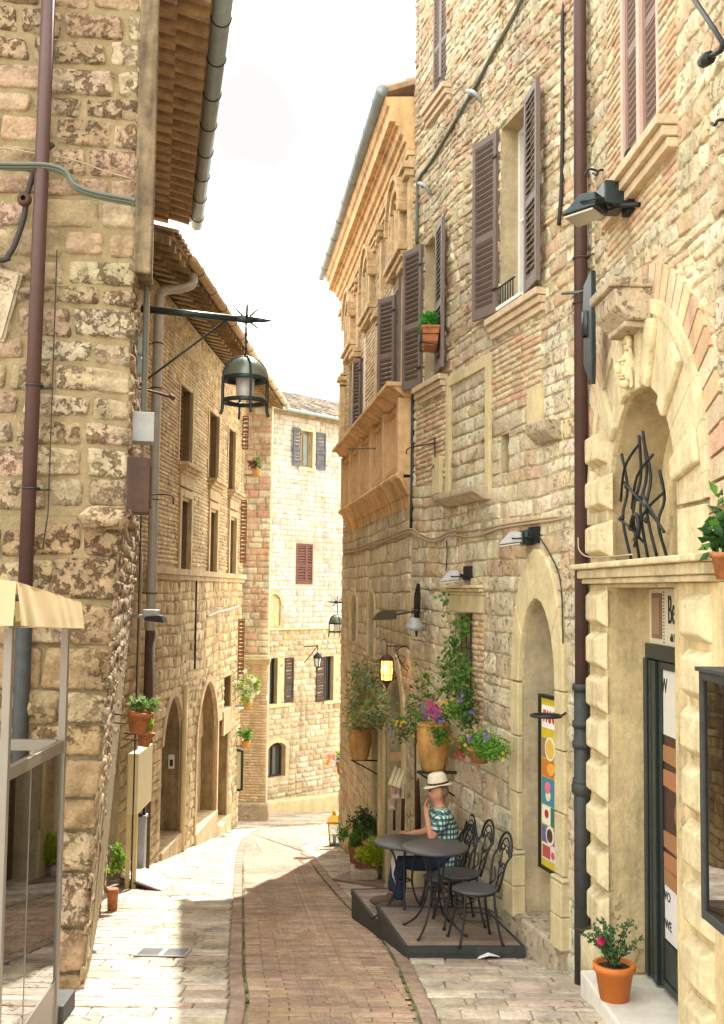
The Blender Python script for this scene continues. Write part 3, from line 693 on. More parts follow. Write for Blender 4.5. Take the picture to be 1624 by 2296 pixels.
masonry(m, WB, 0, WB.L, -4.1, .15, (.16, .25), (.24, .52), .015, .014, [(op4, sur4), (op5, .0), (bj5, 0), (op6, .1), (Op(un4-.17, uf4+.17, -.78, .38, spring=-.78), 0)], PAL_CREAM, gap=.009, amp=.014, jit=.006, wavy=.02, nx=4, ny=3, fq=12)
m.build('stone_courses', M_['cream'], PR, fixn=False)
m = MB()
for b in (brick1, brick2): m = MB(); masonry(m, WB, b.ua, b.ub, b.za, b.zb, (.05, .065), (.16, .28), .014, .014, [], PAL_BRICK, gap=.012, amp=.004, nx=1, ny=0); m.build('brick_panel', M_['brick'], PR, fixn=False)
m = MB()
masonry(m, WB, bj5.ua, bj5.ub, bj5.za, bj5.zb, (.05, .06), (.12, .2), .014, .012, [], [(.58, .38, .22), (.6, .44, .27)], gap=.01, amp=.003, nx=1, ny=0)
m.build('brick_jamb', M_['brick'], PR, fixn=False)
m = MB()                                     # blocked window panel, its stone sill and the small stones
m.box(WB, panelop.ua+.06, panelop.ub-.06, .97, 2.2, 0, .018); m.build('blocked_window', M_['smooth'], PR, bevel=.004) if False else None
m = MB(); masonry(m, WB, panelop.ua+.12, panelop.ub-.12, .99, 2.2, (.13, .17), (.2, .4), .02, .02, [], PAL_CREAM, gap=.01, amp=.006)
m.build('blocked_window', M_['cream'], PR, fixn=False)
m = MB(); frame_bars(m, WB, panelop.ua, panelop.ub, .9, 2.25, .11, 0, .04); m.build('window_surround', M_['smooth'], PR, bevel=.005)
m = MB(); sa, sz = WB.hit(1012, 1045); sb, _ = WB.hit(1103, 1040); m.prism(lambda a, b, c: WB(c, b, a), [(0, .86), (.08, .86), (.20, .93), (.20, .99), (0, .99)], sb-.02, sa+.02)
m.build('stone_sill', M_['grey_stone'], PR, bevel=.012)
m = MB(); ua, za = WB.hit(1218, 985); ub, _ = WB.hit(1262, 985); m.prism(lambda a, b, c: WB(c, b, a), [(0, za-.05), (.07, za-.05), (.16, za+.03), (.17, za+.11), (0, za+.11)], ub, ua); m.build('corbel', M_['grey_stone'], PR, bevel=.012)
m = MB(); ua, za = WB.hit(1192, 982); ub, zb = WB.hit(1224, 860); m.box(WB, ub, ua, za, zb, 0, .045); m.build('plaster_patch', M_['smooth'], PR, bevel=.004); m = MB(); ua, za = WB.hit(978, 1110); ub, zb = WB.hit(995, 1022); m.box(WB, ub, ua, za, zb, 0, .05); m.build('plaster_patch', M_['smooth'], PR, bevel=.004)
def sill_brick(W, ua, ub, z, n=3, name='window_sill'):
    m = MB()
    for k in range(n): m.box(W, ua-.1-.008*k, ub+.12+.008*k, z+.065*k, z+.060+.065*k, -.02, .05+.03*k)
    m.build(name, bpy.data.materials['brick_sill'], PR, bevel=.006)
sill_brick(WB, op1.ua-.30, op1.ub+.02, 2.36); sill_brick(WB, op2.ua-.22, op2.ub, 2.12); sill_brick(WB, op3.ua-.05, op3.ub, 5.3)
m = MB(); m.box(WB, op1.ua+.02, op1.ub-.02, 2.60, 2.63, -.2, .06); m.build('stone_sill', M_['whitepaint'], PR)
for o_ in (op1, op2, op3): window_fill(PR, WB, o_, .20 if o_ is not op3 else .1, M_['whitepaint'], M_['winglass'])
w1 = (op1.ub-op1.ua)/2
shutter(PR, WB, op1.ub+.02, 2.60, 4.35, .41, 1, radians(12), M_['shutter']); shutter(PR, WB, op1.ua-.02, 2.60, 4.35, .42, -1, radians(9), M_['shutter'])
w2 = (op2.ub-op2.ua)/2*1.1
shutter(PR, WB, op2.ub+.02, 2.33, 3.98, .40, 1, radians(15), M_['shutter']); shutter(PR, WB, op2.ua-.02, 2.36, 3.98, .42, -1, radians(9), M_['shutter'])
shutter(PR, WB, op3.ua, 5.55, 6.88, (op3.ub-op3.ua)/2, 1, 0, M_['shutter'], w0=-.02); shutter(PR, WB, op3.uc, 5.55, 6.88, (op3.ub-op3.ua)/2, 1, 0, M_['shutter'], w0=-.02)
m = MB(); # small iron rail at window 1
for k in range(6): m.tube([WB(op1.ub-.06-.06*k, 2.58, .03), WB(op1.ub-.06-.06*k, 2.82, .03)], .007, 6)
m.tube([WB(op1.ub, 2.82, .03), WB(op1.ub-.4, 2.82, .03)], .009, 6); m.build('window_rail', M_['iron'], PR)
# arched doorway surround + jamb plinth
m = MB(); n_ = 5
ring(m, WB, op4, 0, sur4, 5, -.02, .045, None, 1, .985, outer=Op(op4.ua-sur4, op4.ub+sur4, -2.7, .36, spring=-.78))
zz = -2.2
for k in range(3):
    z1 = zz+.48
    z1 = min(z1, op4.sp)
    m.box(WB, op4.ub, op4.ub+sur4+.03*(k % 2), zz, z1-.006, -.02, .045); m.box(WB, op4.ua-sur4-.03*(k % 2), op4.ua, zz, z1-.006, -.02, .045); zz = z1
zz = op4.sp-.006
for z0, z1, e in ((-2.75, -2.5, .05), (-2.495, -2.24, .05), (-2.235, -2.205, .07)):
    m.box(WB, op4.ub-.03, op4.ub+sur4+e-.02, z0, z1, -.02, .10); m.box(WB, op4.ua-sur4-e+.02, op4.ua+.0, z0, z1, -.02, .08)
m.build('door_surround', M_['smooth'], PR, bevel=.012)
DB = thing('cafe_door', WB(op4.uc, -2.7, -.28), 'pale blue and white door set back in the pointed stone arch', 'door')
m = MB(); m.box(WB, op4.ua, op4.ub, -2.7, -1.9, -.33, -.29); m.build('lower_panel', M_['whitepaint'], DB); m = MB(); m.box(WB, op4.ua, op4.ub, -1.899, 0, -.33, -.30); m.build('glazing', M_['winblue'], DB)
m = MB(); m.box(WB, op4.ua-.1, op4.ub+.25, gz(9)-.1, -2.72, -.3, .08); single(m, 'door_step', M_['grey_stone'], 'worn stone step below the pointed arch doorway beside the deck', 'step', bevel=.02)
# menu board
MBd = thing('menu_board', WB(op4.ua+.25, -2.3, -.2), 'tall yellow menu board with food pictures hung in the pointed arch doorway', 'menu board')
a0, a1 = WB.hit(1262, 1700, -.12)[0], WB.hit(1214, 1700, -.12)[0]; a0 = max(a0, op4.ua+.005); zt = WB.hit(1214, 1555, -.12)[1]; zb = WB.hit(1214, 1942, -.12)[1]; MBo = WB; WB = Wall((1.74, 8.05), (.585, 12.5)); WB.o = WB.o+WB.n*.09
m = MB(); frame_bars(m, WB, a0, a1, zb, zt, .025, -.23, -.18); m.build('frame', M_['iron'], MBd)
m = MB(); m.box(WB, a0+.02, a1-.02, zb+.02, zt-.02, -.225, -.20, (.58, .45, .03)); H = zt-zb; A, B = a0+.04, a1-.04; mw = (A+B)/2
fz = lambda f: zt-H*f
def pic(m, f0, f1, col, a=A, b=B, w=-.198): m.box(WB, a, b, fz(f1), fz(f0), -.2, w, col)
pic(m, .06, .19, (.82, .80, .72)); pic(m, .25, .36, (.30, .18, .16)); pic(m, .37, .47, (.55, .18, .04)); pic(m, .475, .63, (.05, .22, .34)); pic(m, .635, .74, (.75, .72, .6)); pic(m, .635, .74, (.05, .16, .10), A, mw-.01, -.195)
pic(m, .75, .845, (.12, .12, .30)); pic(m, .85, .94, (.70, .66, .58)); pic(m, .86, .93, (.45, .08, .06), mw, B-.02, -.195)
def disc(m, f, u, r, col, w=-.193, sq=1): m.prism(WB, [(u+r*cos(t*pi/8), fz(f)+r*sq*sin(t*pi/8)) for t in range(16)], -.198, w, col)
disc(m, .305, mw, .10, (.75, .70, .5)); disc(m, .305, mw, .08, (.70, .45, .08), -.191); disc(m, .42, mw-.02, .07, (.75, .38, .05), -.19, .7); disc(m, .53, mw+.05, .05, (.8, .15, .25)); disc(m, .575, mw+.04, .045, (.75, .65, .35))
disc(m, .795, mw, .08, (.7, .65, .55)); disc(m, .795, mw, .055, (.10, .04, .02), -.19); disc(m, .68, mw+.07, .035, (.4, .03, .02)); disc(m, .9, mw-.05, .03, (.5, .1, .2))
m.build('board', M_['paint'], MBd)
_t = text('PAN', .15, wallM(WB, mw+.02, fz(.125), -.19), 'lettering', mat('red_lettering', (.6, .03, .02), .5), MBd, sx=.75); WB = MBo
# grated window 5
m = MB(); m.box(WB, op5.ua, op5.ub, op5.za, op5.zb, -.25, -.2); m.build('window_pane', M_['dark'], PR)
m = MB()
for k in range(4): u = op5.ua+(op5.ub-op5.ua)*(k+.5)/4; m.tube([WB(u, op5.za, -.05), WB(u, op5.zb, -.05)], .008, 6)
for k in range(7): z = op5.za+(op5.zb-op5.za)*(k+.5)/7; m.tube([WB(op5.ua, z, -.055), WB(op5.ub, z, -.055)], .007, 6)
m.build('window_grille', M_['iron_rust'], PR)
m = MB(); ledge(m, WB, bj5.ua-.02, op5.ub+.12, z5t+.17, z5t+.27, .10); m.box(WB, bj5.ua, op5.ub+.1, z5t, z5t+.169, -.02, .035); m.box(WB, op5.ub, op5.ub+.09, z5b, z5t-.001, -.02, .03); m.box(WB, op5.ua-.15, op5.ub+.1, z5b-.34, z5b, -.02, .05); m.build('window_surround', M_['smooth'], PR, bevel=.008)
# shop window behind the man
m = MB(); m.box(WB, op6.ub, op6.ub+.10, -4.0, -1.7, -.02, .05); m.build('door_jamb', M_['smooth'], PR, bevel=.01)
SW = thing('shop_window', WB(op6.uc, -3, -.3), 'small shop window with colourful posters behind the seated man', 'shop window')
m = MB(); m.box(WB, op6.ua, op6.ub, -3.4, -1.78, -.35, -.3, (.10, .07, .05)); m.box(WB, op6.ua+.02, op6.ub-.12, -2.0, -1.82, -.3, -.27, (.70, .45, .05)); m.box(WB, op6.ua+.02, op6.ub-.10, -1.86, -1.82, -.28, -.26, (.8, .78, .7))
m.box(WB, op6.ua+.02, op6.ub-.10, -2.12, -2.01, -.29, -.265, (.25, .35, .12)); m.box(WB, op6.ua+.1, op6.ub-.10, -2.42, -2.15, -.28, -.262, (.32, .06, .36)); m.box(WB, op6.ua+.15, op6.ub-.15, -2.36, -2.22, -.262, -.258, (.6, .5, .65)); m.box(WB, op6.ua+.1, op6.ub-.10, -2.9, -2.45, -.28, -.262, (.5, .36, .22))
m.build('display', M_['paint'], SW)
# rear mass of the house
body(PR, [WN(0, 0, -.66)[:2], WN(6.0, 0, -.66)[:2], WB(.2, 0, -.42)[:2], WB(WB.L, 0, -.42)[:2], (8, 13.6), (8.5, 2)], -6, TOP-.05, M_['mortar_pale'])
m = MB(); m.extr([WB(WB.L, 0, .0)[:2], WB(WB.L, 0, -.5)[:2], (8, 13.62), (8, 13.7), WB(WB.L+.0, 0, .0)[:2]][:3], 5.0, TOP) if False else None
# brown shutters' pipe at the corner
pd = thing('downpipe', WN(LN, -2.9, .1), 'tall brown downpipe with a dark cast iron foot at the corner of the stone house', 'downpipe')
px = WN(LN, 0, .09)
m = MB(); m.tube([(px.x, px.y, -.72), (px.x, px.y, TOP)], .050, 14); m.build('upper_pipe', M_['pipe_brown'], pd)
m = MB(); m.tube([(px.x, px.y, gz(8)), (px.x, px.y, -.70)], .058, 14)
for z in (-.73, -1.0, -1.15, -1.42): m.tube([(px.x, px.y, z), (px.x, px.y, z+.05)], .070, 14)
m.lathe((px.x, px.y, -1.47), [(.058, -.03), (.078, 0), (.078, .05), (.06, .08)], 14)
m.build('cast_iron_foot', M_['pipe_grey'], pd)
m = MB()
for z in (2.55, 1.3+.9, -2.45, 6): m.tube([(px.x+.056*cos(t*pi/6), px.y+.056*sin(t*pi/6), z) for t in range(12)], .008, 6, closed=True); m.tube([(px.x, px.y, z), tuple(WN(5.9, z, 0))], .008, 6)
m.build('pipe_clamp', M_['iron_rust'], pd)
# roof of the house (verge, out of frame)
m = MB(); m.extr([WN(-.3, 0, .5)[:2], WN(6.0, 0, .5)[:2], WB(WB.L+.2, 0, .5)[:2], (8.3, 14), (9, 1.8)], TOP, TOP+.15, (.45, .3, .2)); 
# ================= RIGHT: the orange-corniced building =================
PO = thing('brick_palace', WO(3, gz(15)), 'building with orange cornice, brick niches and a projecting orange balcony', 'building') if False else thing('brick_palace', WO(3, gz(15), 0), 'narrower building with orange plaster cornice, brick niches and projecting orange balcony', 'building')
L = WO.L; EAVE = 5.95
def uO(x, y=1322, w=0): return WO.hit(x, y, w)[0]
s1 = Op(uO(802, 1400), uO(790, 1400), -.86, .02-.1, spring=-.30, pw=1.6, depth=.2)
s2 = Op(uO(842, 1400), uO(828, 1400), -.98, -.03, spring=-.28, pw=1.6, depth=.2)
arcO = Op(uO(907, 1600), uO(874, 1600), -4.2, -1.0, spring=-1.7, pw=1.8, depth=.35)
drO = Op(uO(857, 1750), uO(838, 1750), -3.1, -1.9, depth=.25)
wO1 = Op(uO(925, 700)+.35, uO(849, 800)-.2, 2.4, 4.0, depth=.25)
wO1 = Op(uO(886, 800)-.42, uO(886, 800), 2.4, 3.9, depth=.25); wO2 = Op(uO(809, 900)-.5, uO(809, 900), 2.4, 3.75, depth=.25); wO3 = Op(5.9, 6.6, 2.4, 4.0, depth=.25)
opsO = [s1, s2, arcO, drO, wO1, wO2, wO3]
m = MB(); panel(m, WO, 0, L, -5.0, 5.5, opsO); m.build('wall', M_['mortar_pale'], PO, fixn=False)
m = MB(); masonry(m, WO, 0, L, 1.02, 5.3, (.062, .07), (.22, .32), .014, .014, [(wO1, .05), (wO2, .05), (wO3, .05)], PAL_BRICK, gap=.014, amp=.003, jit=.002, nx=0, ny=0)
m.build('brick_courses', M_['brick'], PO, fixn=False)
m = MB(); masonry(m, WO, 0, L, -4.8, 1.0, (.16, .26), (.3, .6), .016, .016, [(s1, .04), (s2, .04), (arcO, .2), (drO, .06)], PAL_CREAM[2:5]+[(.58, .46, .28)], gap=.009, amp=.010, jit=.006, wavy=.02, nx=3, ny=2)
m.build('stone_courses', M_['cream'], PO, fixn=False)
for o_ in (s1, s2):
    m = MB(); ring(m, WO, o_, 0, .10, 7, -.02, .03, None, 1, .98); m.box(WO, o_.ua-.1, o_.ua, o_.za, o_.sp, -.02, .03); m.box(WO, o_.ub, o_.ub+.1, o_.za, o_.sp, -.02, .03); m.build('stone_surround', M_['smooth'], PO, bevel=.01)
m = MB(); ring(m, WO, arcO, 0, .2, 9, -.02, .035, None, 1, .985); m.box(WO, arcO.ua-.2, arcO.ua, -4.6, arcO.sp, -.02, .035); m.box(WO, arcO.ub, arcO.ub+.2, -4.6, arcO.sp, -.02, .035); m.build('stone_surround', M_['smooth'], PO, bevel=.01); m = MB()
m.box(WO, drO.ub, drO.ub+.09, -4.2, drO.zb, -.02, .04); m.box(WO, drO.ua-.12, drO.ua, -4.2, drO.zb, -.02, .06); m.box(WO, drO.ua-.12, drO.ub+.09, drO.zb, drO.zb+.12, -.02, .05)
m.build('stone_surround', M_['smooth'], PO, bevel=.01)
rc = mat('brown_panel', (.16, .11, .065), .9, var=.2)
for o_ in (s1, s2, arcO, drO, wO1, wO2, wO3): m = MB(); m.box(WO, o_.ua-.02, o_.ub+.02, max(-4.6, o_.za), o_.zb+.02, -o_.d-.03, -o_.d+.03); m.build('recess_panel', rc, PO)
# brick niches, half columns, hood mouldings
m = MB()
for uc in (1.0, 3.75, 6.2):
    for z0, z1, w in ((4.08, 4.16, .10), (4.17, 4.24, .14)): m.box(WO, uc-.62, uc+.62, z0, z1, -.02, w)
    for s in (-.58, .58):
        pass
        m.lathe(WO(uc+s*.55, 4.26, .04), [(.055, 0), (.055, .52), (.075, .56), (.08, .62)], 10)
    hd = Op(uc-.40, uc+.40, 4.26, 5.12, spring=4.68)
    ring(m, WO, hd, -.02, .08, 16, 0, .10); ring(m, WO, hd, .11, .18, 16, 0, .14); m.box(WO, uc-.47, uc-.39, 4.26, 4.68, 0, .10); m.box(WO, uc+.39, uc+.47, 4.26, 4.68, 0, .10)
    m.lathe(WO(uc, 4.26, .04), [(.05, 0), (.05, .55), (.07, .6)], 10)
    for s in (-.17, .17):
        h2 = Op(uc+s-.14, uc+s+.14, 4.26, 5.02, spring=4.86); ring(m, WO, h2, 0, .05, 8, 0, .06)
for uc in (2.4, 5.0, .12, 7.0):
    m.lathe(WO(uc, 2.42, .04), [(.09, 0), (.09, 1.28)], 12)
    for z0, z1, w in ((3.72, 3.79, .12), (3.795, 3.87, .17), (3.9, 3.95, .12)): m.box(WO, uc-w, uc+w, z0, z1, 0, w)
    m.box(WO, uc-.08, uc+.08, 3.96, 5.2, 0, .06); m.box(WO, uc-.13, uc+.13, 4.95, 5.03, 0, .12); m.box(WO, uc-.16, uc+.16, 5.035, 5.12, 0, .16)
m.box(WO, 0, L, 5.13, 5.19, 0, .07); m.box(WO, 0, L, 5.20, 5.27, 0, .10)
for k in range(30): m.box(WO, .08+k*.24, .18+k*.24, 5.04, 5.125, 0, .05)
m.build('brick_mouldings', mat('moulded_brick', (.62, .44, .24), .85, var=.3, vscale=12, bump=.9, bscale=45, streak=.25), PO, bevel=.008)
# cornice steps (plaster) and soffit
m = MB(); prof = [(-.02, 5.28), (.10, 5.28), (.10, 5.36), (.13, 5.37), (.14, 5.44), (.18, 5.46), (.20, 5.55), (.24, 5.56), (.24, 5.60), (.31, 5.61), (.31, 5.78), (.34, 5.80), (.37, 5.90), (-.02, 5.93)]
n = len(prof)
def corner_prof(m, W, u0, u1, prof, wrap):
    a = [W(u0, z, w) for w, z in prof]; b = [W(u1+(w if wrap else 0), z, w) for w, z in prof]
    m.add(a+b, [(i, (i+1) % n, n+(i+1) % n, n+i) for i in range(n)]+[tuple(range(n))[::-1]])
    if wrap:
        c = [W(u1+w, z, -5) for w, z in prof]; m.add(b+c, [(i, (i+1) % n, n+(i+1) % n, n+i) for i in range(n)])
corner_prof(m, WO, .01, L, prof, True)
m.build('cornice', M_['orange'], PO)
m = MB()
for k in range(0): m = MB(); m.box(WO, .6+2.4*k, .78+2.4*k, 5.29, 5.60, .1, .26); m.build('cornice_bracket', M_['orange'], PO, bevel=.02)
m = MB(); g = [WO(.0, EAVE+.02, .41), WO(L+.65, EAVE+.02, .41)]
m.tube(g, .075, 14); go = m.build('gutter', M_['gutter'], PO)
m = MB()
for k in range(9):
    u = .3+.85*k; c = WO(u, EAVE+.02, .41); m.tube([c+WO.n*.08*cos(t*pi/8)+Vector((0, 0, .08*sin(t*pi/8))) for t in range(16)], .006, 5, closed=True)
m.build('gutter_bracket', M_['gutter'], go)
# tile roof of the palace
def tile_roof(parent, W, u0, u1, z0, w0, run, rise, name='roof', dtile=.19, base=True, pal=None, nseg=None):
    pal = pal or [(.48, .33, .2), (.55, .42, .27), (.42, .29, .18), (.5, .4, .3), (.38, .27, .18)]
    m = MB(); fr = lambda u, s, h: W(u, z0+rise*s+h, w0-run*s)
    if base: m.hexa([fr(u0, 0, -.06), fr(u1, 0, -.06), fr(u1, 1, -.06), fr(u0, 1, -.06), fr(u0, 0, 0), fr(u1, 0, 0), fr(u1, 1, 0), fr(u0, 1, 0)], (.40, .27, .17))
    n = int((u1-u0)/dtile); ns = nseg or max(1, int(sqrt(run*run+rise*rise)/.36))
    for i in range(n):
        u = u0+dtile*(i+.5)
        for k in range(ns):
            s0 = k/ns; s1 = min(1, (k+1.12)/ns); r = .068; c = pick(pal); j = R.uniform(-.006, .006); vs = []
            for (s, rr, h) in ((s0, r, .012), (s1, r*.82, 0)):
                for t in range(6): a = pi*t/5; vs.append(fr(u+j+rr*cos(a), s-.02, h+rr*sin(a)))
            m.add(vs, [(t, t+1, 7+t, 6+t) for t in range(5)]+[(0, 1, 2, 3, 4, 5)], True, c)
    return m.build(name, M_['roof'], parent)
tile_roof(PO, WO, .02, L+.55, EAVE+.06, .40, 3.2, 1.15)
body(PO, [WO(.02, 0, -.36)[:2], WO(L-.0, 0, -.36)[:2], (8, L+13), (8, 13.8), (1.3, 13.3)], -7, 5.9, M_['mortar_pale'])
m = MB(); a = WO(L, 0, 0); m.quad(WO(L+.01, -7, .0), WO(L+.01, 5.4, .0), WO(L+.01, 5.4, -7), WO(L+.01, -7, -7)); m.build('side_wall', M_['tan'], PO) if False else None
WOs = Wall(WO(L, 0, 0)[:2], WO(L, 0, -6)[:2], 1)
WOs.n = WO.t.copy()
m = MB(); panel(m, WOs, 0, 6, -6.5, 5.4, []); m.build('side_wall', M_['mortar_pale'], PO, fixn=False)
m = MB(); masonry(m, WOs, 0, 6, -5, 5.3, (.18, .28), (.3, .6), .03, .03, [], PAL_CREAM, gap=.014, amp=.01); m.build('side_courses', M_['cream'], PO, fixn=False)
# balcony
bw = .19; ub0, ub1 = .04, WO.hit(759, 1120, .19)[0]; zb0, zb1 = 1.12, 2.42
BA = PO
m = MB()
m.box(WO, ub0+.05, ub1-.05, zb0+.24, zb1-.14, -.02, bw-.10)
for k in range(6):
    u = ub0+.06+(ub1-ub0-.12-.16)*k/5; m.box(WO, u, u+.16, zb0+.25, zb1-.14, bw-.11, bw-.03); 
for k in range(5):
    a = ub0+.06+(ub1-ub0-.28)*k/5+.16; b = ub0+.06+(ub1-ub0-.28)*(k+1)/5
    frame_bars(m, WO, a+.03, b-.03, zb0+.30, zb1-.20, .05, bw-.11, bw-.06)
BA2 = m.build('balcony', mat('orange_brick', (.66, .43, .22), .85, var=.2, vscale=8, bump=.7, bscale=45, streak=.15), PO, bevel=.008)
m = MB()
fb = lambda u0, u1, z0, z1, w0, w1: m.hexa([WO(u0, z0, -.02), WO(u1, z0, -.02), WO(u1, z0, w0), WO(u0, z0, w0), WO(u0-.0, z1, -.02), WO(u1, z1, -.02), WO(u1+.0, z1, w1), WO(u0, z1, w1)])
fb(ub0, ub1, zb1-.14, zb1-.02, bw-.10, bw+.06); m.box(WO, ub0-.02, ub1+.02, zb1-.02, zb1+.03, -.02, bw+.12)
fb(ub0, ub1, zb0, zb0+.20, bw-.14, bw-.04)
m.tube([WO(ub0, zb0+.23, bw-.05), WO(ub1, zb0+.23, bw-.05)], .05, 10)
fb(ub0+.05, ub1-.05, zb0-.14, zb0, .02, bw-.15)
m.build('mouldings', M_['orange'], BA2, bevel=.006)
m = MB()
for k in range(5):
    a = ub0+.06+(ub1-ub0-.28)*k/5+.16; b = ub0+.06+(ub1-ub0-.28)*(k+1)/5
    nn = 9
    for j in range(nn):
        u = a+.1+(b-a-.2)*(j+.5)/nn; m.box(WO, u-.012, u+.012, zb0+.38, zb1-.28, bw-.12, bw-.08)
m.build('lattice', bpy.data.materials['orange_brick'], BA2)
# palace shutters
hO = uO(886, 800, .03); shutter(PO, WO, hO, 2.42, 3.82, .33, 1, radians(33), M_['shutter']); shutter(PO, WO, hO-.45, 2.42, 3.92, .36, -1, radians(12), M_['shutter'])
hO2 = uO(809, 900, .03); shutter(PO, WO, hO2, 2.42, 3.72, .20, 1, radians(30), M_['shutter'])
for o_ in (wO1, wO2): window_fill(PO, WO, o_, .15, M_['whitepaint'], M_['winglass'])
m = MB(); [m.box(WO, o_.ua-.06, o_.ub+.1, 2.42, 4.02, -.01, .02) for o_ in ()]; 
m.box(WO, 1.47, 1.60, 2.42, 4.0, 0, .02); m.box(WO, 4.22, 4.4, 2.42, 4.0, 0, .02); m.build('plaster_jamb', mat('pale_pink_plaster', (.72, .58, .46), .9, var=.1), PO)
# ================= FAR building =================
W3 = Wall((-2.95, 30.9), (2.6, 37.3), -1)
W3.n = Vector((W3.t.y, -W3.t.x, 0))
P3 = thing('far_stone_house', W3(1.5, gz(33), 0), 'pale stone house closing the street with grey and dark brown shutters', 'building')
def op3w(xl, yt, xr, yb, **k):
    a = W3.hit(xl, yt); b = W3.hit(xr, yb); return Op(a[0], b[0], b[1], a[1], **k)
f1 = op3w(674, 965, 699, 1050, depth=.2); f2 = op3w(665, 1218, 700, 1310, depth=.1)
f3 = op3w(598, 1477, 620, 1578, depth=.2); f4 = op3w(728, 1472, 746, 1570, depth=.2); f5 = op3w(600, 1668, 640, 1740, spring=None, depth=.25)
f5 = Op(f5.ua, f5.ub, f5.za, f5.zb, spring=f5.zb-.22, depth=.25)
f6 = op3w(599, 1332, 629, 1402, depth=.06); f6 = Op(f6.ua, f6.ub, f6.za, f6.zb, spring=f6.zb-.3, depth=.06)
opsF = [f1, f2, f3, f4, f5, f6]; ZT = W3.hit(700, 938)[1]
m = MB(); panel(m, W3, -.1, W3.L, -8, ZT, opsF); m.build('wall', M_['mortar_pale'], P3, fixn=False)
zs = W3.hit(690, 1408)[1]; m = MB()
masonry(m, W3, -.1, W3.L, zs, ZT, (.12, .19), (.2, .45), .012, .014, [(f1, .08), (f2, .05), (f6, .1)], PAL_FAR, gap=.016, amp=.010, nx=1, ny=0)
o = m.build('pale_courses', M_['cream'], P3, fixn=False)
m = MB(); masonry(m, W3, -.1, W3.L, -6.8, zs-.02, (.12, .19), (.2, .45), .03, .03, [(f3, .05), (f4, .05), (f5, .15)], [(.56, .43, .27), (.52, .39, .23)]+[(.62, .52, .36), (.66, .58, .42), (.58, .44, .28)], gap=.025, amp=.010, nx=0, ny=0); m.build('rubble_courses', M_['tan'], P3, fixn=False)
m = MB(); m.box(W3, -.1, W3.L, zs-.04, zs+.02, -.02, .07)
m.build('string_course', M_['smooth'], P3)
for o_ in (f1,): m = MB(); frame_bars(m, W3, o_.ua-.1, o_.ub+.1, o_.za-.1, o_.zb+.1, .1, -.02, .04); m.build('window_surround', M_['smooth'], P3)
for o_ in (f3, f4): m = MB(); m.box(W3, o_.ua-.05, o_.ub+.55, o_.za-.1, o_.za, -.02, .06); m.box(W3, o_.ub, o_.ub+.28, o_.za, o_.zb, -.02, .03); m.build('window_surround', M_['smooth'], P3)
for o_, g_ in ((f6, .08), (f5, .14)): m = MB(); ring(m, W3, o_, 0, g_, 8, -.02, .03); m.build('arch_surround', M_['smooth'], P3)
for o_ in (f1, f3, f4): window_fill(P3, W3, o_, .14, M_['wood_tan'] if o_ is f1 else M_['dark'], M_['winblue'] if o_ is f1 else M_['winglass'], 1, 0, t=.06)
m = MB(); m.box(W3, f6.ua, f6.ub, f6.za, f6.zb, -.1, -.05); m.build('blind_niche', M_['smooth'], P3)
m = MB(); m.box(W3, f5.ua, f5.ub, f5.za, f5.zb, -.3, -.22); g_ = m.build('window_pane', M_['winglass'], P3)
m = MB(); frame_bars(m, W3, f5.ua, f5.ub, f5.za, f5.zb-.1, .05, -.22, -.17); m.box(W3, f5.uc-.02, f5.uc+.02, f5.za, f5.zb-.1, -.22, -.18); m.build('window_frame', M_['wood_dark'], P3)
hw = lambda xa, xb: abs(W3.hit(xb, 1300)[0]-W3.hit(xa, 1300)[0])
shutter(P3, W3, f1.ua-.02, f1.za, f1.zb+.05, hw(652, 672), -1, radians(10), M_['shutter_far'], slat=.09); shutter(P3, W3, f1.ub+.17, f1.za-.02, f1.zb+.03, hw(712, 731), 1, radians(6), M_['shutter_far'], slat=.09)
for a in (0, 1): shutter(P3, W3, f2.ua+(f2.ub-f2.ua)*.62*a, f2.za, f2.zb, (f2.ub-f2.ua)*(.62-.24*a), 1, 0, M_['shutter_red'], slat=.08, w0=.0)
dbs = mat('dark_brown_shutter', (.065, .04, .03), .6, var=.15); shutter(P3, W3, W3.hit(637, 1500)[0], f3.za, f3.zb, hw(637, 656), 1, radians(4), dbs, slat=.09); shutter(P3, W3, W3.hit(708, 1500)[0], f4.za, f4.zb, hw(708, 727), 1, radians(4), dbs, slat=.09); shutter(P3, W3, W3.hit(765, 1500)[0], f4.za, f4.zb, hw(765, 785), 1, radians(4), dbs, slat=.09)
tile_roof(P3, W3, -.5, W3.L, ZT+.08, .35, 4.0, 1.5, dtile=.22, pal=[(.17, .13, .09), (.13, .10, .065), (.22, .18, .13), (.10, .075, .05), (.26, .21, .16)])
m = MB(); m.tube([W3(-.5, ZT+.04, .40), W3(W3.L, ZT+.04, .40)], .06, 8); m.build('gutter', M_['gutter'], P3)
m = MB(); m.box(W3, -.1, W3.L, ZT-.05, ZT+.06, -.1, .3); m.build('eave_boards', M_['wood_tan'], P3)
body(P3, [W3(-.1, 0, -.31)[:2], W3(W3.L, 0, -.31)[:2], (1, 40), (-8, 40), (-8, 31)], -8, ZT+.0, M_['mortar_pale'])
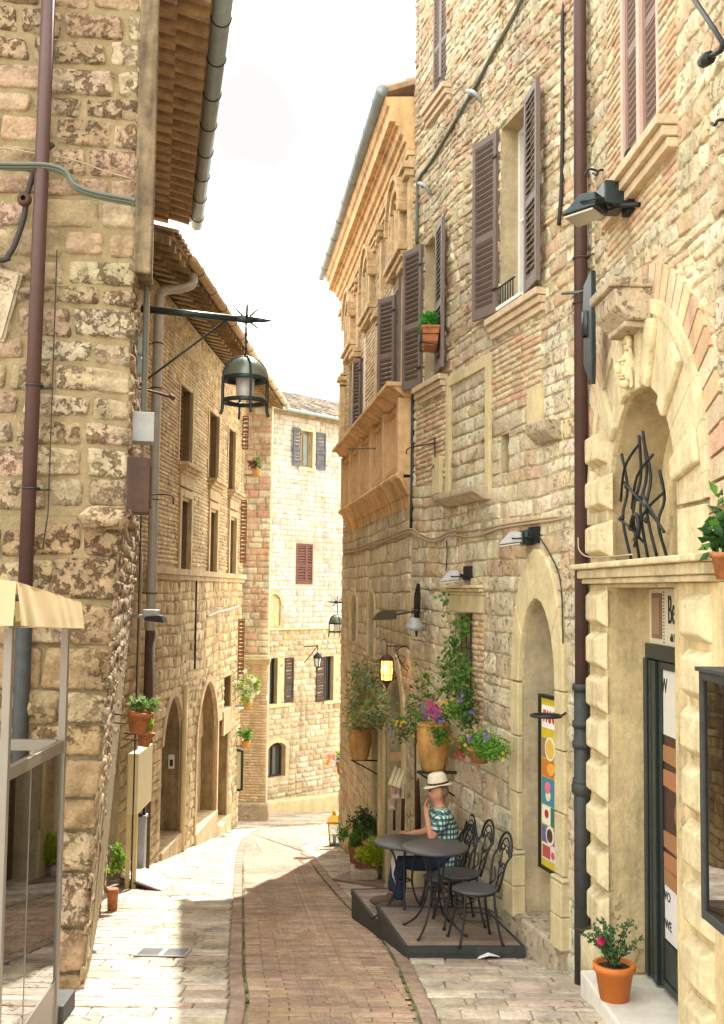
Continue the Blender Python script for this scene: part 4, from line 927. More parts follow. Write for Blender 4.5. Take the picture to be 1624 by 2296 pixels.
# ================= LEFT far building (L2) and its pink neighbour =================
W4 = Wall((-3.13, 14.2), (-2.70, 24.3), -1)
P4 = thing('left_stone_house', W4(4, gz(18), 0), 'shaded tan stone house on the left with arched doors and deep eaves', 'building')
def op4w(xl, yt, xr, yb, **k):
    a = W4.hit(xl, yt); b = W4.hit(xr, yb); return Op(a[0], b[0], b[1], a[1], **k)
U = []
for (xl, xr, yt, yb) in ((406, 430, 735, 930), (470, 489, 820, 984), (513, 526, 885, 1018)):
    a = W4.hit(xl, yt)[0]; b = W4.hit(xr, yb)[0]; U.append(Op(a, b, 2.05, 3.35, depth=.28))
Lw = []
for (xl, xr) in ((401, 423), (467, 483), (512, 526)):
    a = W4.hit(xl, 1200)[0]; b = W4.hit(xr, 1200)[0]; Lw.append(Op(a, b, .30, 1.45, depth=.30))
ar1 = op4w(366, 1570, 401, 1890, depth=.35); ar1 = Op(ar1.ua, ar1.ub, -4.05, ar1.zb, spring=ar1.zb-.7, pw=1.7, depth=.35)
ar2 = op4w(442, 1525, 479, 1845, depth=.30); ar2 = Op(ar2.ua, ar2.ub, -4.35, W4.hit(460, 1530)[1], spring=W4.hit(460, 1530)[1]-.95, pw=1.7, depth=.3)
sl4 = op4w(503, 1520, 518, 1583, depth=.2); dr4 = op4w(486, 1622, 509, 1829, depth=.3)
ops4 = U+Lw+[ar1, ar2, sl4, dr4]
m = MB(); panel(m, W4, 0, W4.L, -5.6, 4.5, ops4); m.build('wall', M_['mortar_pale'], P4, fixn=False)
m = MB()
masonry(m, W4, 0, W4.L, .36, 4.45, (.055, .075), (.2, .34), .018, .018, [(o_, .06) for o_ in U+Lw], PAL_TAN+[(.56, .42, .26)], gap=.014, amp=.005, jit=.004, nx=0, ny=0)
m.build('brick_courses', M_['tan'], P4, fixn=False)
m = MB(); masonry(m, W4, 0, W4.L, -5.2, .12, (.12, .20), (.2, .48), .028, .025, [(ar1, .12), (ar2, .14), (sl4, .1), (dr4, .08)], PAL_TAN, gap=.016, amp=.014, jit=.008, wavy=.03, nx=1, ny=0)
m.build('stone_courses', M_['tan'], P4, fixn=False)
tct = mat('tan_cut_stone', (.50, .37, .21), .88, var=.2, vscale=5, bump=.9, bscale=30, streak=.25)
m = MB(); m.box(W4, 0, W4.L, .12, .20, -.02, .06); m.box(W4, 0, W4.L, .201, .30, -.02, .11); m.build('string_course', tct, P4, bevel=.006)
for o_ in Lw:
    m = MB()
    m.box(W4, o_.ua-.13, o_.ua, .301, 1.50, -.02, .05); m.box(W4, o_.ub, o_.ub+.13, .301, 1.50, -.02, .05); m.box(W4, o_.ua-.13, o_.ub+.13, 1.501, 1.62, -.02, .05); m.box(W4, o_.ua-.17, o_.ub+.17, 1.66, 1.86, -.02, .06)
    for k in range(3): m.box(W4, o_.ua-.2-.03*k, o_.ub+.2+.03*k, 1.861+.06*k, 1.92+.06*k, -.02, .09+.05*k)
    m.build('window_surround', tct, P4, bevel=.006)
for o_ in U: m = MB(); m.box(W4, o_.ua-.07, o_.ua, o_.za, o_.zb, -.02, .03); m.box(W4, o_.ub, o_.ub+.07, o_.za, o_.zb, -.02, .03); m.build('window_jambs', tct, P4)
m = MB(); ring(m, W4, ar1, 0, .15, 9, -.02, .04); m.build('arch_surround', tct, P4); m = MB(); ring(m, W4, ar2, 0, .13, 9, -.02, .05); m.box(W4, ar2.ua-.13, ar2.ua, -4.6, ar2.sp, -.02, .05); m.box(W4, ar2.ub, ar2.ub+.13, -4.9, ar2.sp, -.02, .05); m.build('arch_surround', tct, P4); m = MB()
m.box(W4, sl4.ua-.1, sl4.ub+.12, sl4.za-.5, sl4.za-.001, -.02, .03)
m.build('stone_sill', tct, P4, bevel=.006)
for o_ in U+Lw: m = MB(); m.box(W4, o_.ua, o_.ub, o_.za, o_.zb, -.30, -.25); m.build('window_pane', M_['dark'], P4)
for o_ in U: shutter(P4, W4, o_.ua, o_.za, o_.zb, o_.ub-o_.ua, 1, 0, mat('tan_shutter', (.22, .15, .07), .7, var=.15) if o_ is U[0] else bpy.data.materials['tan_shutter'], w0=-.16, slat=.08)
for o_ in Lw: m = MB(); m.box(W4, o_.ua, o_.ub, o_.za, o_.zb, -.24, -.20); m.box(W4, o_.uc-.02, o_.uc+.02, o_.za, o_.zb, -.20, -.17); m.build('closed_shutter', bpy.data.materials['tan_shutter'], P4)
lin = mat('stained_shaded_reveal_stone', (.24, .17, .085), .9, var=.3, vscale=5, bump=.8, streak=.3); lin2 = mat('brown_window_lining', (.15, .10, .05), .8, var=.2)  # door reveals: brown staining plus recess shade mixed into the stone colour
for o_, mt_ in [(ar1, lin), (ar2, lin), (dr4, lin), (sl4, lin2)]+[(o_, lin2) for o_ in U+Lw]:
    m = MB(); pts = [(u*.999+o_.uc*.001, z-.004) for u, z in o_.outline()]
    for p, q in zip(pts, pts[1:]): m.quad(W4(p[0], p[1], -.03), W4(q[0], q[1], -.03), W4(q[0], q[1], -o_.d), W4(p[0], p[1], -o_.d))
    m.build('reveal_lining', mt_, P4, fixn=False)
m = MB(); m.box(W4, ar1.ua, ar1.ub, -4.1, ar1.zb+.0, -.38, -.33); m.box(W4, ar1.uc-.01, ar1.uc+.01, -4.0, ar1.sp, -.33, -.30); m.build('arched_door', M_['wood_dark'], P4)
m = MB(); m.box(W4, ar2.ua, ar2.ub, -4.4, ar2.sp-.2, -.34, -.27); m.box(W4, ar2.ua, ar2.ub, ar2.sp-.199, ar2.zb, -.34, -.24); m.build('arched_gate', M_['wood_tan'], P4)
m = MB(); m.box(W4, dr4.ua, dr4.ub, dr4.za, dr4.zb, -.34, -.22); m.build('plank_door', M_['wood_tan'], P4)
m = MB(); m.box(W4, sl4.ua, sl4.ub, sl4.za, sl4.zb, -.25, -.18); m.build('slot_window', M_['dark'], P4)
for o_, w in ((ar1, .30), (ar2, .28), (dr4, .28)): m = MB(); zz = gz(W4(o_.uc, 0).y); m.box(W4, o_.ua-.1, o_.ub+.1, zz-.5, o_.za+.015 if o_ is not ar1 else -4.02, -.34, .07); m.build('entrance_step', tct, P4, bevel=.02)
m = MB(); yy = W4(ar1.ub, 0).y; z0 = at(380, 1723, yy).z; z1 = at(380, 1692, yy).z; m.box(W4, ar1.ub-.03, ar1.ub-.008, z0, z1, -.20, -.10); ic = m.build('intercom', mat('pale_metal_plate', (.6, .56, .46), .4), P4)
m = MB(); m.box(W4, ar1.ub-.036, ar1.ub-.03, z0+.04, z1-.08, -.175, -.125); m.build('keypad', M_['iron'], ic)
def rafter_eave(parent, W, u0, u1, z, ov, pitch, sp=.30, back=1.6, roofmat='wood_tan', drop=.0, tile=True):
    m = MB(); sl = pitch
    for k in range(int((u1-u0)/sp)+1):
        u = u0+sp*k; a = .055
        m.hexa([W(u-a, z-.14+sl*(0)-.02, ov-.03), W(u+a, z-.14, ov-.03), W(u+a, z-.14+sl*(ov+.3), -.3), W(u-a, z-.14+sl*(ov+.3), -.3), W(u-a, z-.03, ov-.03), W(u+a, z-.03, ov-.03), W(u+a, z-.03+sl*(ov+.3), -.3), W(u-a, z-.03+sl*(ov+.3), -.3)])
        m.hexa([W(u-a*1.4, z-.20+sl*ov*.5, ov*.48), W(u+a*1.4, z-.20+sl*ov*.5, ov*.48), W(u+a*1.4, z-.20+sl*ov, -.1), W(u-a*1.4, z-.20+sl*ov, -.1), W(u-a*1.4, z-.10+sl*ov*.5, ov*.48), W(u+a*1.4, z-.10+sl*ov*.5, ov*.48), W(u+a*1.4, z-.10+sl*ov, -.1), W(u-a*1.4, z-.10+sl*ov, -.1)])
    r = m.build('rafters', M_[roofmat], parent)
    m = MB(); m.hexa([W(u0, z-.03, ov), W(u1, z-.03, ov), W(u1, z-.03+sl*(ov+back), -back), W(u0, z-.03+sl*(ov+back), -back), W(u0, z+.03, ov), W(u1, z+.03, ov), W(u1, z+.03+sl*(ov+back), -back), W(u0, z+.03+sl*(ov+back), -back)])
    m.build('soffit_boards', M_['terracotta_board'], parent)
    if tile: tile_roof(parent, W, u0, u1, z+.035, ov, ov+back, sl*(ov+back))
M_['terracotta_board'] = mat('terracotta_soffit_tiles', (.50, .34, .20), .9, var=.3, vscale=6, bump=.6, bscale=20)
zE4 = 4.62
rafter_eave(P4, W4, -.4, W4.L+2.6, zE4, .62, .30, sp=.32, back=2.2)
def gutter(parent, W, u0, u1, z, w, r, mt, nb):
    m = MB(); m.tube([W(u0, z, w), W(u1, z, w)], r, 12); g = m.build('gutter', mt, parent); m = MB()
    for k in range(nb):
        c = W(u0+(u1-u0)*(k+.5)/nb, z, w); m.tube([c+W.n*(r+.006)*cos(t*pi/8)+Vector((0, 0, (r+.006)*sin(t*pi/8))) for t in range(16)], .006, 5, closed=True)
    m.build('gutter_bracket', M_['iron'], g)
gutter(P4, W4, .6, W4.L+2.4, zE4-.04, .68, .07, M_['gutter_tan'], 12)
body(P4, [W4(0, 0, -.36)[:2], W4(W4.L, 0, -.36)[:2], (-9, 24.5), (-9, 14.6)], -7, 4.9, M_['mortar'])
m = MB(); a = W4(W4.L, 0, 0); m.box(XYZ, a.x-6, a.x, a.y-.37, a.y, -7, 4.5); m.build('end_wall', M_['mortar'], P4)
# open shutters seen edge-on at the end of the house
for (yt, yb, n_) in ((932, 1008, 0), (1121, 1262, 1), (1388, 1545, 2)):
    u = 9.55; x = W4(u, 0, .0); zt = at(552, yt, x.y).z; zb = at(552, yb, x.y).z
    shutter(P4, W4, u, zb, zt, .14, 1, radians(80), mat('orange_brown_shutter', (.19, .085, .045), .6) if n_ == 0 else bpy.data.materials['orange_brown_shutter'], slat=.08)
# pink neighbour facing us
W5 = Wall((-6.0, 26.75), (-2.28, 26.6), -1)
P5 = thing('pink_quoined_house', W5(2, gz(27), 0), 'pinkish stone house end between the left house and the far house, with a brick buttress', 'building')
m = MB(); panel(m, W5, 0, W5.L, -6.5, 4.85, []); m.build('wall', M_['mortar_pale'], P5, fixn=False)
m = MB(); masonry(m, W5, 1.5, W5.L, -1.6, 4.85, (.13, .19), (.2, .42), .025, .025, [], PAL_PINK, gap=.02, amp=.008, nx=0, ny=0); masonry(m, W5, 1.5, W5.L, -6, -1.62, (.06, .075), (.2, .3), .015, .015, [], PAL_BRICK, gap=.014, amp=.003, nx=0, ny=0)
m.build('stone_courses', M_['cream'], P5, fixn=False)
body(P5, [(-6, 26.8), (-2.28, 26.65), (-2.6, 30.9), (-6, 31)], -7, 4.85, M_['mortar_pale'])
m = MB(); WB5 = Wall((-3.6, 26.35), (-2.24, 26.25), -1)
m.box(WB5, 0, WB5.L, -6.5, -1.85, -.3, 0); m.build('buttress', M_['mortar_pale'], P5)
m = MB(); masonry(m, WB5, 0, WB5.L, -6.4, -1.85, (.06, .075), (.2, .3), .014, .014, [], [(.62, .46, .28), (.64, .48, .3), (.58, .42, .25)], gap=.014, amp=.003, nx=0, ny=0); m.build('buttress_bricks', M_['brick'], P5, fixn=False)
m = MB(); ledge(m, WB5, 0, WB5.L+.05, -1.85, -1.68, .14); m.box(WB5, 0, WB5.L+.03, -1.68, -1.64, -.3, .05); m.build('buttress_cap', M_['smooth'], P5, bevel=.01)
m = MB(); m.box(WB5, 0, WB5.L+.1, -6.4, gz(26.3)+.45, -.1, .14); m.build('buttress_foot', M_['grey_stone'], P5, bevel=.05)
# low garden wall before the far house
WL = Wall((-2.55, 30.0), (-.2, 31.6), -1)
m = MB(); m.box(WL, 0, WL.L, -7, gz(30.5)+.35, -.3, 0); lw = single(m, 'low_wall', M_['smooth'], 'low worn stone kerb wall at the foot of the far house', 'wall', bevel=.05)
# ================= LEFT near building =================
D1 = Vector((1, .107, 0)).normalized()
def cornerX(z):
    if z > .52: return -1.765
    f = min(1, (.52-z)/3.5); return -1.80-.13*f
def F1(u, z, w=0):                          # u runs left from the corner, w towards the camera
    c = cornerX(z); n = Vector((D1.y, -D1.x, 0)); p = Vector((c, 8.0-(.35*min(1, max(0, (.52-z)/3.5)) if z < .52 else 0), 0))-D1*u+n*w; return Vector((p.x, p.y, z))
S1e = Vector((-3.02, 14.5, 0))
def S1(u, z, w=0):                          # u runs from the corner into the street
    f = u/6.6; c = F1(0, z, 0); k = min(1, max(0, (.52-z)/3.5)); e_ = Vector((S1e.x-.30*k, S1e.y, 0)); p = Vector((c.x, c.y, 0)).lerp(e_, f); t = (S1e-Vector((c.x, c.y, 0))).normalized(); n = Vector((t.y, -t.x, 0)); p = p+n*w; return Vector((p.x, p.y, z))
P1 = thing('left_corner_house', (-2.6, 9, gz(8)), 'rough brown pitted stone house on the left, its corner close to the camera', 'building')
m = MB()
for a, b in ((-3.6, .5199), (.5201, 6.2)):
    m.quad(F1(0, a), F1(3.4, a), F1(3.4, b), F1(0, b)); m.quad(S1(0, a), S1(6.6, a), S1(6.6, b), S1(0, b))
m.quad(F1(0, .5199), F1(3.4, .5199), F1(3.4, .5201), F1(0, .5201))
m.build('wall', M_['mortar'], P1, fixn=False)
m = MB()
big = Op(1.35, 1.75, 1.6, 2.2)
masonry(m, F1, -.025, 3.3, .55, 5.9, (.15, .25), (.26, .58), .024, .028, [], PAL_RUB, gap=.034, amp=.016, jit=.018, wavy=.03, nx=5, ny=4, fq=13)
masonry(m, F1, -.025, 3.3, -3.4, .45, (.20, .34), (.30, .62), .035, .035, [], [(.40, .285, .155), (.36, .255, .135), (.43, .32, .19), (.38, .26, .15), (.45, .34, .21)], gap=.022, amp=.022, jit=.018, wavy=.03, nx=5, ny=4, fq=10)
m.build('rough_stones', M_['rubble'], P1, fixn=False)
m = MB(); masonry(m, S1, -.03, 6.6, -3.6, 5.0, (.08, .15), (.12, .32), .024, .022, [], PAL_RUB, gap=.014, amp=.018, jit=.012, wavy=.03, nx=2, ny=1); m.build('side_stones', M_['rubble'], P1, fixn=False)
m = MB(); A = F1(-.04, .40, .06); 
masonry(m, F1, -.08, .32, .42, .60, (.17, .18), (.5, .52), .13, .06, [], [(.56, .42, .27)], gap=.0, amp=.02, nx=4, ny=2); m.build('corbel_stone', M_['rubble'], P1, fixn=False)
# tilted carved slab let into the wall
m = MB(); c1 = F1(1.10, 2.02, .03); xx = D1; q = radians(-13)
fs = lambda a, b, c: F1(1.15-(a*cos(q)-b*sin(q)), 2.14+(a*sin(q)+b*cos(q)), c)
m.box(fs, -.42, .30, -.28, .26, 0, .05); sb_ = m.build('carved_slab', M_['grey_stone'], P1, bevel=.01)
m = MB(); frame_bars(m, fs, -.40, .28, -.26, .24, .05, .05, .075); m.ball(fs(-.05, 0, .05), (.14, .04, .16), 12, amp=.5); m.build('slab_relief', M_['grey_stone'], sb_, bevel=.008)
W1s = Wall((F1(0, 3)[0], F1(0, 3)[1]), (-3.02, 14.5), -1)
zE1 = 5.10
rafter_eave(P1, W1s, .2, W1s.L+.05, zE1+.02, .60, .22, sp=.27, back=2.5, roofmat='terracotta_board')
gutter(P1, W1s, .0, W1s.L+.1, zE1-.02, .68, .085, M_['gutter'], 9)
body(P1, [(-2.15, 8.12), (-3.6, 14.4), (-9, 14.6), (-9, 7.2)], -4, 4.9, M_['mortar'])
m = MB(); u_ = .06; pts = [W1s(.16+.02*sin(k*.8), 1.6+.28*k, .03+.004*cos(k)) for k in range(16)]
m.box(W1s, -.03, .5, 2.38, 6.2, .0, .145); m.build('corner_timber', M_['wood_old'], P1, bevel=.02)
# ================= objects =================
def leaves(m, c, rad, n, size, cols, shell=.5, droop=0, aspect=.55, rnd=None):
    q = rnd or R; c = Vector(c)
    for _ in range(n):
        d = Vector((q.gauss(0, 1), q.gauss(0, 1), q.gauss(0, 1))); d.normalize(); k = q.uniform(shell, 1)
        p = c+Vector((d.x*rad[0]*k, d.y*rad[1]*k, d.z*rad[2]*k)); leaf(m, p, size*q.uniform(.6, 1.25), q, q.choice(cols), droop, aspect)
def leaf(m, p, s, q, col, droop=0, aspect=.55, d=None):
    d = Vector((q.gauss(0, 1), q.gauss(0, 1), q.gauss(.1, .8)-droop)) if d is None else d
    d.normalize(); x = d.cross(Vector((q.gauss(0, 1), q.gauss(0, 1), q.gauss(0, 1)))); x.normalize(); nn = d.cross(x); k = q.uniform(.8, 1.2); c = (col[0]*k, col[1]*k, col[2]*k)
    a = p; b = p+d*s*.5+x*s*aspect*.5+nn*s*.08; e = p+d*s-nn*s*.12; f = p+d*s*.5-x*s*aspect*.5+nn*s*.08; g = p+d*s*.5-nn*s*.03
    m.add([a, b, e, f, g], [(0, 1, 4), (1, 2, 4), (2, 3, 4), (3, 0, 4)], False, c)
def flower(m, p, s, q, col, face=None):
    n = Vector(face or (-1, -1, .4))+Vector((q.gauss(0, .5), q.gauss(0, .5), q.gauss(0, .5))); n.normalize(); x = n.cross(Vector((0, 0, 1))); x.normalize(); y = n.cross(x); k = q.uniform(.8, 1.15)
    for i in range(5):
        a = 2*pi*i/5; d = x*cos(a)+y*sin(a); e = x*cos(a+.5)+y*sin(a+.5); f = x*cos(a-.5)+y*sin(a-.5)
        m.add([p, p+e*s*.45+n*s*.1, p+d*s*.6+n*s*.12, p+f*s*.45+n*s*.1], [(0, 1, 2, 3)], False, tuple(v*k for v in col))
GR = [(.07, .16, .02), (.10, .22, .03), (.05, .11, .02), (.14, .26, .04)]; GRY = [(.22, .34, .03), (.28, .40, .04), (.16, .28, .03)]; GRD = [(.03, .08, .02), (.05, .11, .03), (.08, .15, .05)]; GRB = [(.10, .24, .02), (.14, .32, .03), (.08, .20, .02)]
def pot_mesh(r, h, rim=.02, taper=.72):
    m = MB(); m.lathe((0, 0, 0), [(.001, 0), (r*taper, 0), (r*.97, h*.80), (r+rim*.4, h*.80), (r+rim*.7, h*.98), (r+rim*.4, h), (r*.90, h), (r*.86, h*.88), (.001, h*.87)], 24); return m
def place(m, loc, name, mt, parent):        # a local mesh as a child of an already placed thing
    return m.build(name, mt, parent) if False else _pl(m, name, mt, parent)
def _pl(m, name, mt, parent):
    L0 = parent.location.copy(); 
    m.v = [(x+L0.x, y+L0.y, z+L0.z) for x, y, z in m.v]; return m.build(name, mt, parent)
# ---- bistro chair (local: faces -x, seat centre over origin)
def make_chair():
    t = thing('bistro_chair', (0, 0, 0), 'x', 'chair'); r = .185
    m = MB(); m.lathe((0, 0, .43), [(.001, -.008), (r-.01, -.012), (r, -.004), (r, .006), (r-.015, .012), (r*.5, .006), (.001, .004)], 32); m.build('seat', M_['table'], t)
    m = MB(); m.tube([(.9*r*cos(a*pi/12), .9*r*sin(a*pi/12), .41) for a in range(24)], .008, 6, closed=True)
    m.tube([(.7*r*cos(a*pi/10), .7*r*sin(a*pi/10), .20) for a in range(20)], .006, 6, closed=True); m.build('seat_frame', M_['iron'], t)
    for sx, sy in ((-1, -1), (-1, 1), (1, -1), (1, 1)):
        m = MB(); m.tube(smooth_pts([(sx*.125, sy*.115, .415), (sx*.14, sy*.128, .22), (sx*.185, sy*.16, 0)], 4), .0105, 8); m.lathe((sx*.185, sy*.16, 0), [(.015, 0), (.015, .02)], 8); m.build('leg', M_['iron'], t)
    m = MB(); pts = []
    for k in range(25):
        a = pi*k/24; y = -.15*cos(a); z = .71+.165*sin(a); pts.append((.17+.03+.10*((z-.43)/.5), y, z))
    loop = [(.165, -.10, .42), (.19, -.135, .55), (.215, -.15, .66)]+pts+[(.215, .15, .66), (.19, .135, .55), (.165, .10, .42)]
    m.tube(smooth_pts(loop, 2), .0105, 8)
    pts = [(.17+.03+.10*((.70+.13*sin(pi*k/16)-.43)/.5), -.105*cos(pi*k/16), .70+.13*sin(pi*k/16)) for k in range(17)]
    m.tube(pts, .007, 6); m.build('back_frame', M_['iron'], t)
    m = MB()
    def scroll(cy, cz, s, fl):
        P = []
        for k in range(22):
            a = k*.32; rr = s*(1-k/26); P.append((.20+.10*((cz-.43)/.5), cy+fl*rr*cos(a), cz+rr*sin(a)))
        m.tube(P, .006, 6)
    scroll(-.05, .74, .05, 1); scroll(.05, .74, .05, -1); scroll(-.045, .60, .042, 1); scroll(.045, .60, .042, -1)
    m.tube(smooth_pts([(.175, 0, .43), (.19, -.02, .52), (.215, 0, .63), (.24, 0, .72)], 4), .006, 6)
    m.tube(smooth_pts([(.17, -.10, .44), (.185, -.03, .50), (.20, -.09, .58)], 4), .006, 6); m.tube(smooth_pts([(.17, .10, .44), (.185, .03, .50), (.20, .09, .58)], 4), .006, 6)
    m.build('back_scrolls', M_['iron'], t); return t
ZD1, ZD2 = -2.90, -3.03
ch = make_chair(); gname = 'wrought iron chairs on the cafe deck'
dW = atan2(WB.t.y, WB.t.x)
c1 = hitz(1068, 2098, ZD1); c1 = Vector((at(1068, 2000, 9.12).x, 9.12, ZD1))
spots = [(at(1066, 2000, 9.12).x, 9.12, ZD1, .22, 'empty black iron chair nearest the camera at the deck front edge'),
         (at(1028, 1950, 9.68).x, 9.60, ZD1, .22, 'middle empty black iron chair, behind the nearest chair against the wall'),
         (at(990, 1950, 10.22).x, 9.98, ZD2, .34, 'black iron chair between the middle chair and the seated man')]
for i, (x, y, z, rz, lb) in enumerate(spots):
    o = ch if i == 0 else dup(ch)
    o.location = (x, y, z); o.rotation_euler = (0, 0, rz); o['label'] = lb; o['group'] = gname; o['category'] = 'chair'
mc = dup(ch); MANX, MANY = .80, 10.42
mc.location = (MANX+.02, MANY+.02, ZD2); mc['label'] = 'black iron chair the man in the straw hat sits on'; mc['group'] = gname
# ---- tables
def make_table(r):
    t = thing('bistro_table', (0, 0, 0), 'x', 'table')
    m = MB(); m.lathe((0, 0, .70), [(.001, -.012), (r-.012, -.014), (r, -.006), (r, .008), (r-.008, .014), (.001, .012)], 40); m.build('tabletop', M_['table'], t)
    m = MB(); m.tube([(r*.62*cos(a*pi/14), r*.62*sin(a*pi/14), .68) for a in range(28)], .007, 6, closed=True); m.tube([(.055*cos(a*pi/8), .055*sin(a*pi/8), .36) for a in range(16)], .007, 6, closed=True); m.build('ring', M_['iron'], t)
    for k in range(4):
        a = pi/4+k*pi/2+.25; P = [(r*.62, .685), (r*.34, .58), (.07, .40), (.09, .25), (.17, .10), (.30, 0)]
        m = MB(); m.tube(smooth_pts([(p*cos(a), p*sin(a), z) for p, z in P], 5), .0095, 8); m.ball((.30*cos(a), .30*sin(a), .008), .013, 8); m.build('leg', M_['iron'], t)
    return t
tb = make_table(.285); p = at(976, 1892, 9.38); tb.location = (p.x, 9.38, ZD1-.0); tb['label'] = 'nearer round grey metal table on curved legs, at the deck edge'; tb['group'] = 'round cafe tables'; tb['category'] = 'table'
t2 = dup(tb); p = at(908, 1876, 10.12); t2.location = (p.x, 10.12, ZD2); t2.rotation_euler.z = .5; t2['label'] = 'farther round grey metal table in front of the seated man'
# ---- decks
def deck(corners, z, h, label, name='deck'):
    t = thing(name, (corners[0][0], corners[0][1], z-h), label, 'deck', 'wooden decks under the cafe tables')
    A, B, C, D = [Vector((c[0], c[1], 0)) for c in corners]    # near-left, near-right, far-right, far-left
    m = MB(); n = max(3, int((D-A).length/.115))
    for k in range(n):
        f0 = k/n; f1 = (k+1)/n-.03/n*1.2; a, b, c, d = A.lerp(D, f0), B.lerp(C, f0), B.lerp(C, f1), A.lerp(D, f1); col = pick([(.26, .195, .15), (.29, .22, .17), (.23, .17, .135)])
        m.hexa([Vector((p.x, p.y, z-.03)) for p in (a, b, c, d)]+[Vector((p.x, p.y, z)) for p in (a, b, c, d)], col)
    m.build('boards', M_['deck'], t, bevel=.003)
    m = MB(); ctr = (A+B+C+D)/4; S = [p+(p-ctr).normalized()*.018 for p in (A, B, C, D)]
    m.hexa([Vector((p.x, p.y, gz(p.y)-.05)) for p in S]+[Vector((p.x, p.y, z-.032)) for p in S]); m.build('base', M_['pipe_grey'], t)
    m = MB()
    for a, b in zip(S, S[1:]+S[:1]):
        dn = (b-a).normalized(); nn = Vector((-dn.y, dn.x, 0)); m.hexa([Vector((p.x, p.y, z-.055)) for p in (a-nn*.01, b-nn*.01, b+nn*.015, a+nn*.015)]+[Vector((p.x, p.y, z+.004)) for p in (a-nn*.01, b-nn*.01, b+nn*.015, a+nn*.015)])
    m.build('edge_trim', M_['pipe_grey'], t); return t
a = hitz(913, 2121, ZD1); d = hitz(851, 2034, ZD1); b = hitz(1170, 2121, ZD1)
fy = d.y; wx = lambda Y: 1.68-.246*(Y-8.05)-.03
deck([(a.x, a.y), (min(b.x, wx(b.y)), b.y), (wx(fy), fy), (d.x, fy)], ZD1, .1, 'nearer flat brown board deck carrying the front table and two chairs')
d2 = hitz(801, 2000, ZD2); n2 = Vector((hitz(846, 2060, ZD2).x, fy+.03, 0))
deck([(n2.x+.0, fy+.03), (wx(fy+.03), fy+.03), (wx(11.2), 11.2), (d2.x-.04, 11.1)], ZD2, .1, 'farther lower board deck under the seated man')
# dark rubber mat / ramp on the pavement beyond
m = MB(); P = [ground(745, 1976), ground(800, 1952), ground(858, 1955), ground(862, 1995), ground(800, 1990)]
m.hexa([Vector((q.x, q.y, gz(q.y)+.0)) for q in P[:4]]+[Vector((q.x, q.y, gz(q.y)+.035)) for q in P[:4]], (.24, .16, .12)); single(m, 'ramp_plate', M_['deck'], 'thin dull brown ramp plate on the pavement beyond the deck', 'plate')
# ---- the man
def skin(name, V, E, rad, mt, parent, sub=2, scale=1.0):
    me = bpy.data.meshes.new(name); me.from_pydata([tuple(Vector(v)*scale) for v in V], E, []); ob = bpy.data.objects.new(name, me); scene.collection.objects.link(ob)
    s = ob.modifiers.new('skin', 'SKIN'); s.use_smooth_shade = True
    for i, r in enumerate(rad):
        r = r if isinstance(r, tuple) else (r, r); me.skin_vertices[0].data[i].radius = (r[0]*scale, r[1]*scale)
    me.skin_vertices[0].data[0].use_root = True
    q = ob.modifiers.new('sub', 'SUBSURF'); q.levels = sub; q.render_levels = sub
    me.materials.append(mt); ob.parent = parent; return ob
man = thing('person', (MANX, MANY, ZD2), 'seated man in a straw hat, green check shirt and jeans, hand to his chin', 'person')
SKN = mat('skin', (.50, .24, .14), .55, var=.08, vscale=20, spec=.35)
# local: faces -x, seat at z .46; near side (camera) is -y
V = []; E = []; RD = []
def node(p, r, par=None):
    V.append(p); RD.append(r)
    if par is not None: E.append((par, len(V)-1))
    return len(V)-1
pel = node((.02, 0, .54), (.13, .12)); ab = node((.02, 0, .68), (.115, .13), pel); chst = node((-.005, 0, .86), (.115, .15), ab); ut = node((-.01, 0, .98), (.08, .12), chst); nk = node((-.03, 0, 1.06), (.052, .052), ut)
h1 = node((-.05, 0, 1.12), (.07, .058), nk); h2 = node((-.06, 0, 1.20), (.088, .070), h1); h3 = node((-.05, 0, 1.28), (.078, .066), h2)
node((-.148, 0, 1.185), .011, h2)          # nose
for s in (-1, 1): node((-.03, s*.082, 1.18), .014, h2)
def arm(s, el, wr, fing, th):
    sh = node((-.01, s*.165, .97), .055, ut); e = node(el, .043, sh); mid = node(tuple(Vector(el).lerp(Vector(wr), .5)), .036, e); w = node(wr, .026, mid)
    d = (Vector(wr)-Vector(el)).normalized(); side = Vector(th[1]).normalized(); palm = node(tuple(Vector(wr)+d*.055), (.030, .020), w)
    for k, (off, ln) in enumerate(((-.027, .062), (-.009, .075), (.009, .070), (.027, .052))):
        b = Vector(wr)+d*.085+side*off; f1 = node(tuple(b), .0085, palm); f2 = node(tuple(b+Vector(fing)*ln*.5+d*ln*.3), .0078, f1); node(tuple(b+Vector(fing)*ln+d*ln*.25), .0065, f2)
    t1 = node(tuple(Vector(wr)+d*.03+Vector(th[0])*.035), .010, palm); node(tuple(Vector(wr)+d*.065+Vector(th[0])*.055), .008, t1)
arm(-1, (-.12, -.19, .735), (-.165, -.10, .985), (.45, .45, .55), ((.7, .2, .5), (.2, 1, 0)))
arm(1, (-.15, .20, .74), (-.37, .10, .735), (-.8, 0, -.3), ((-.2, -.8, .5), (.2, 1, 0)))
for s, kn, an, toe in ((-1, (-.43, -.09, .50), (-.44, -.10, .09), (-.60, -.11, .045)), (1, (-.42, .12, .58), (-.50, .06, .12), (-.66, .05, .05))):
    hp = node((0, s*.09, .52), .085, pel); k_ = node(kn, .06, hp); c_ = node(tuple(Vector(kn).lerp(Vector(an), .35)), .056, k_); a_ = node(an, .038, c_); node(toe, .03, a_)
SC = .93
skin('body', V, E, RD, SKN, man, 2, SC)
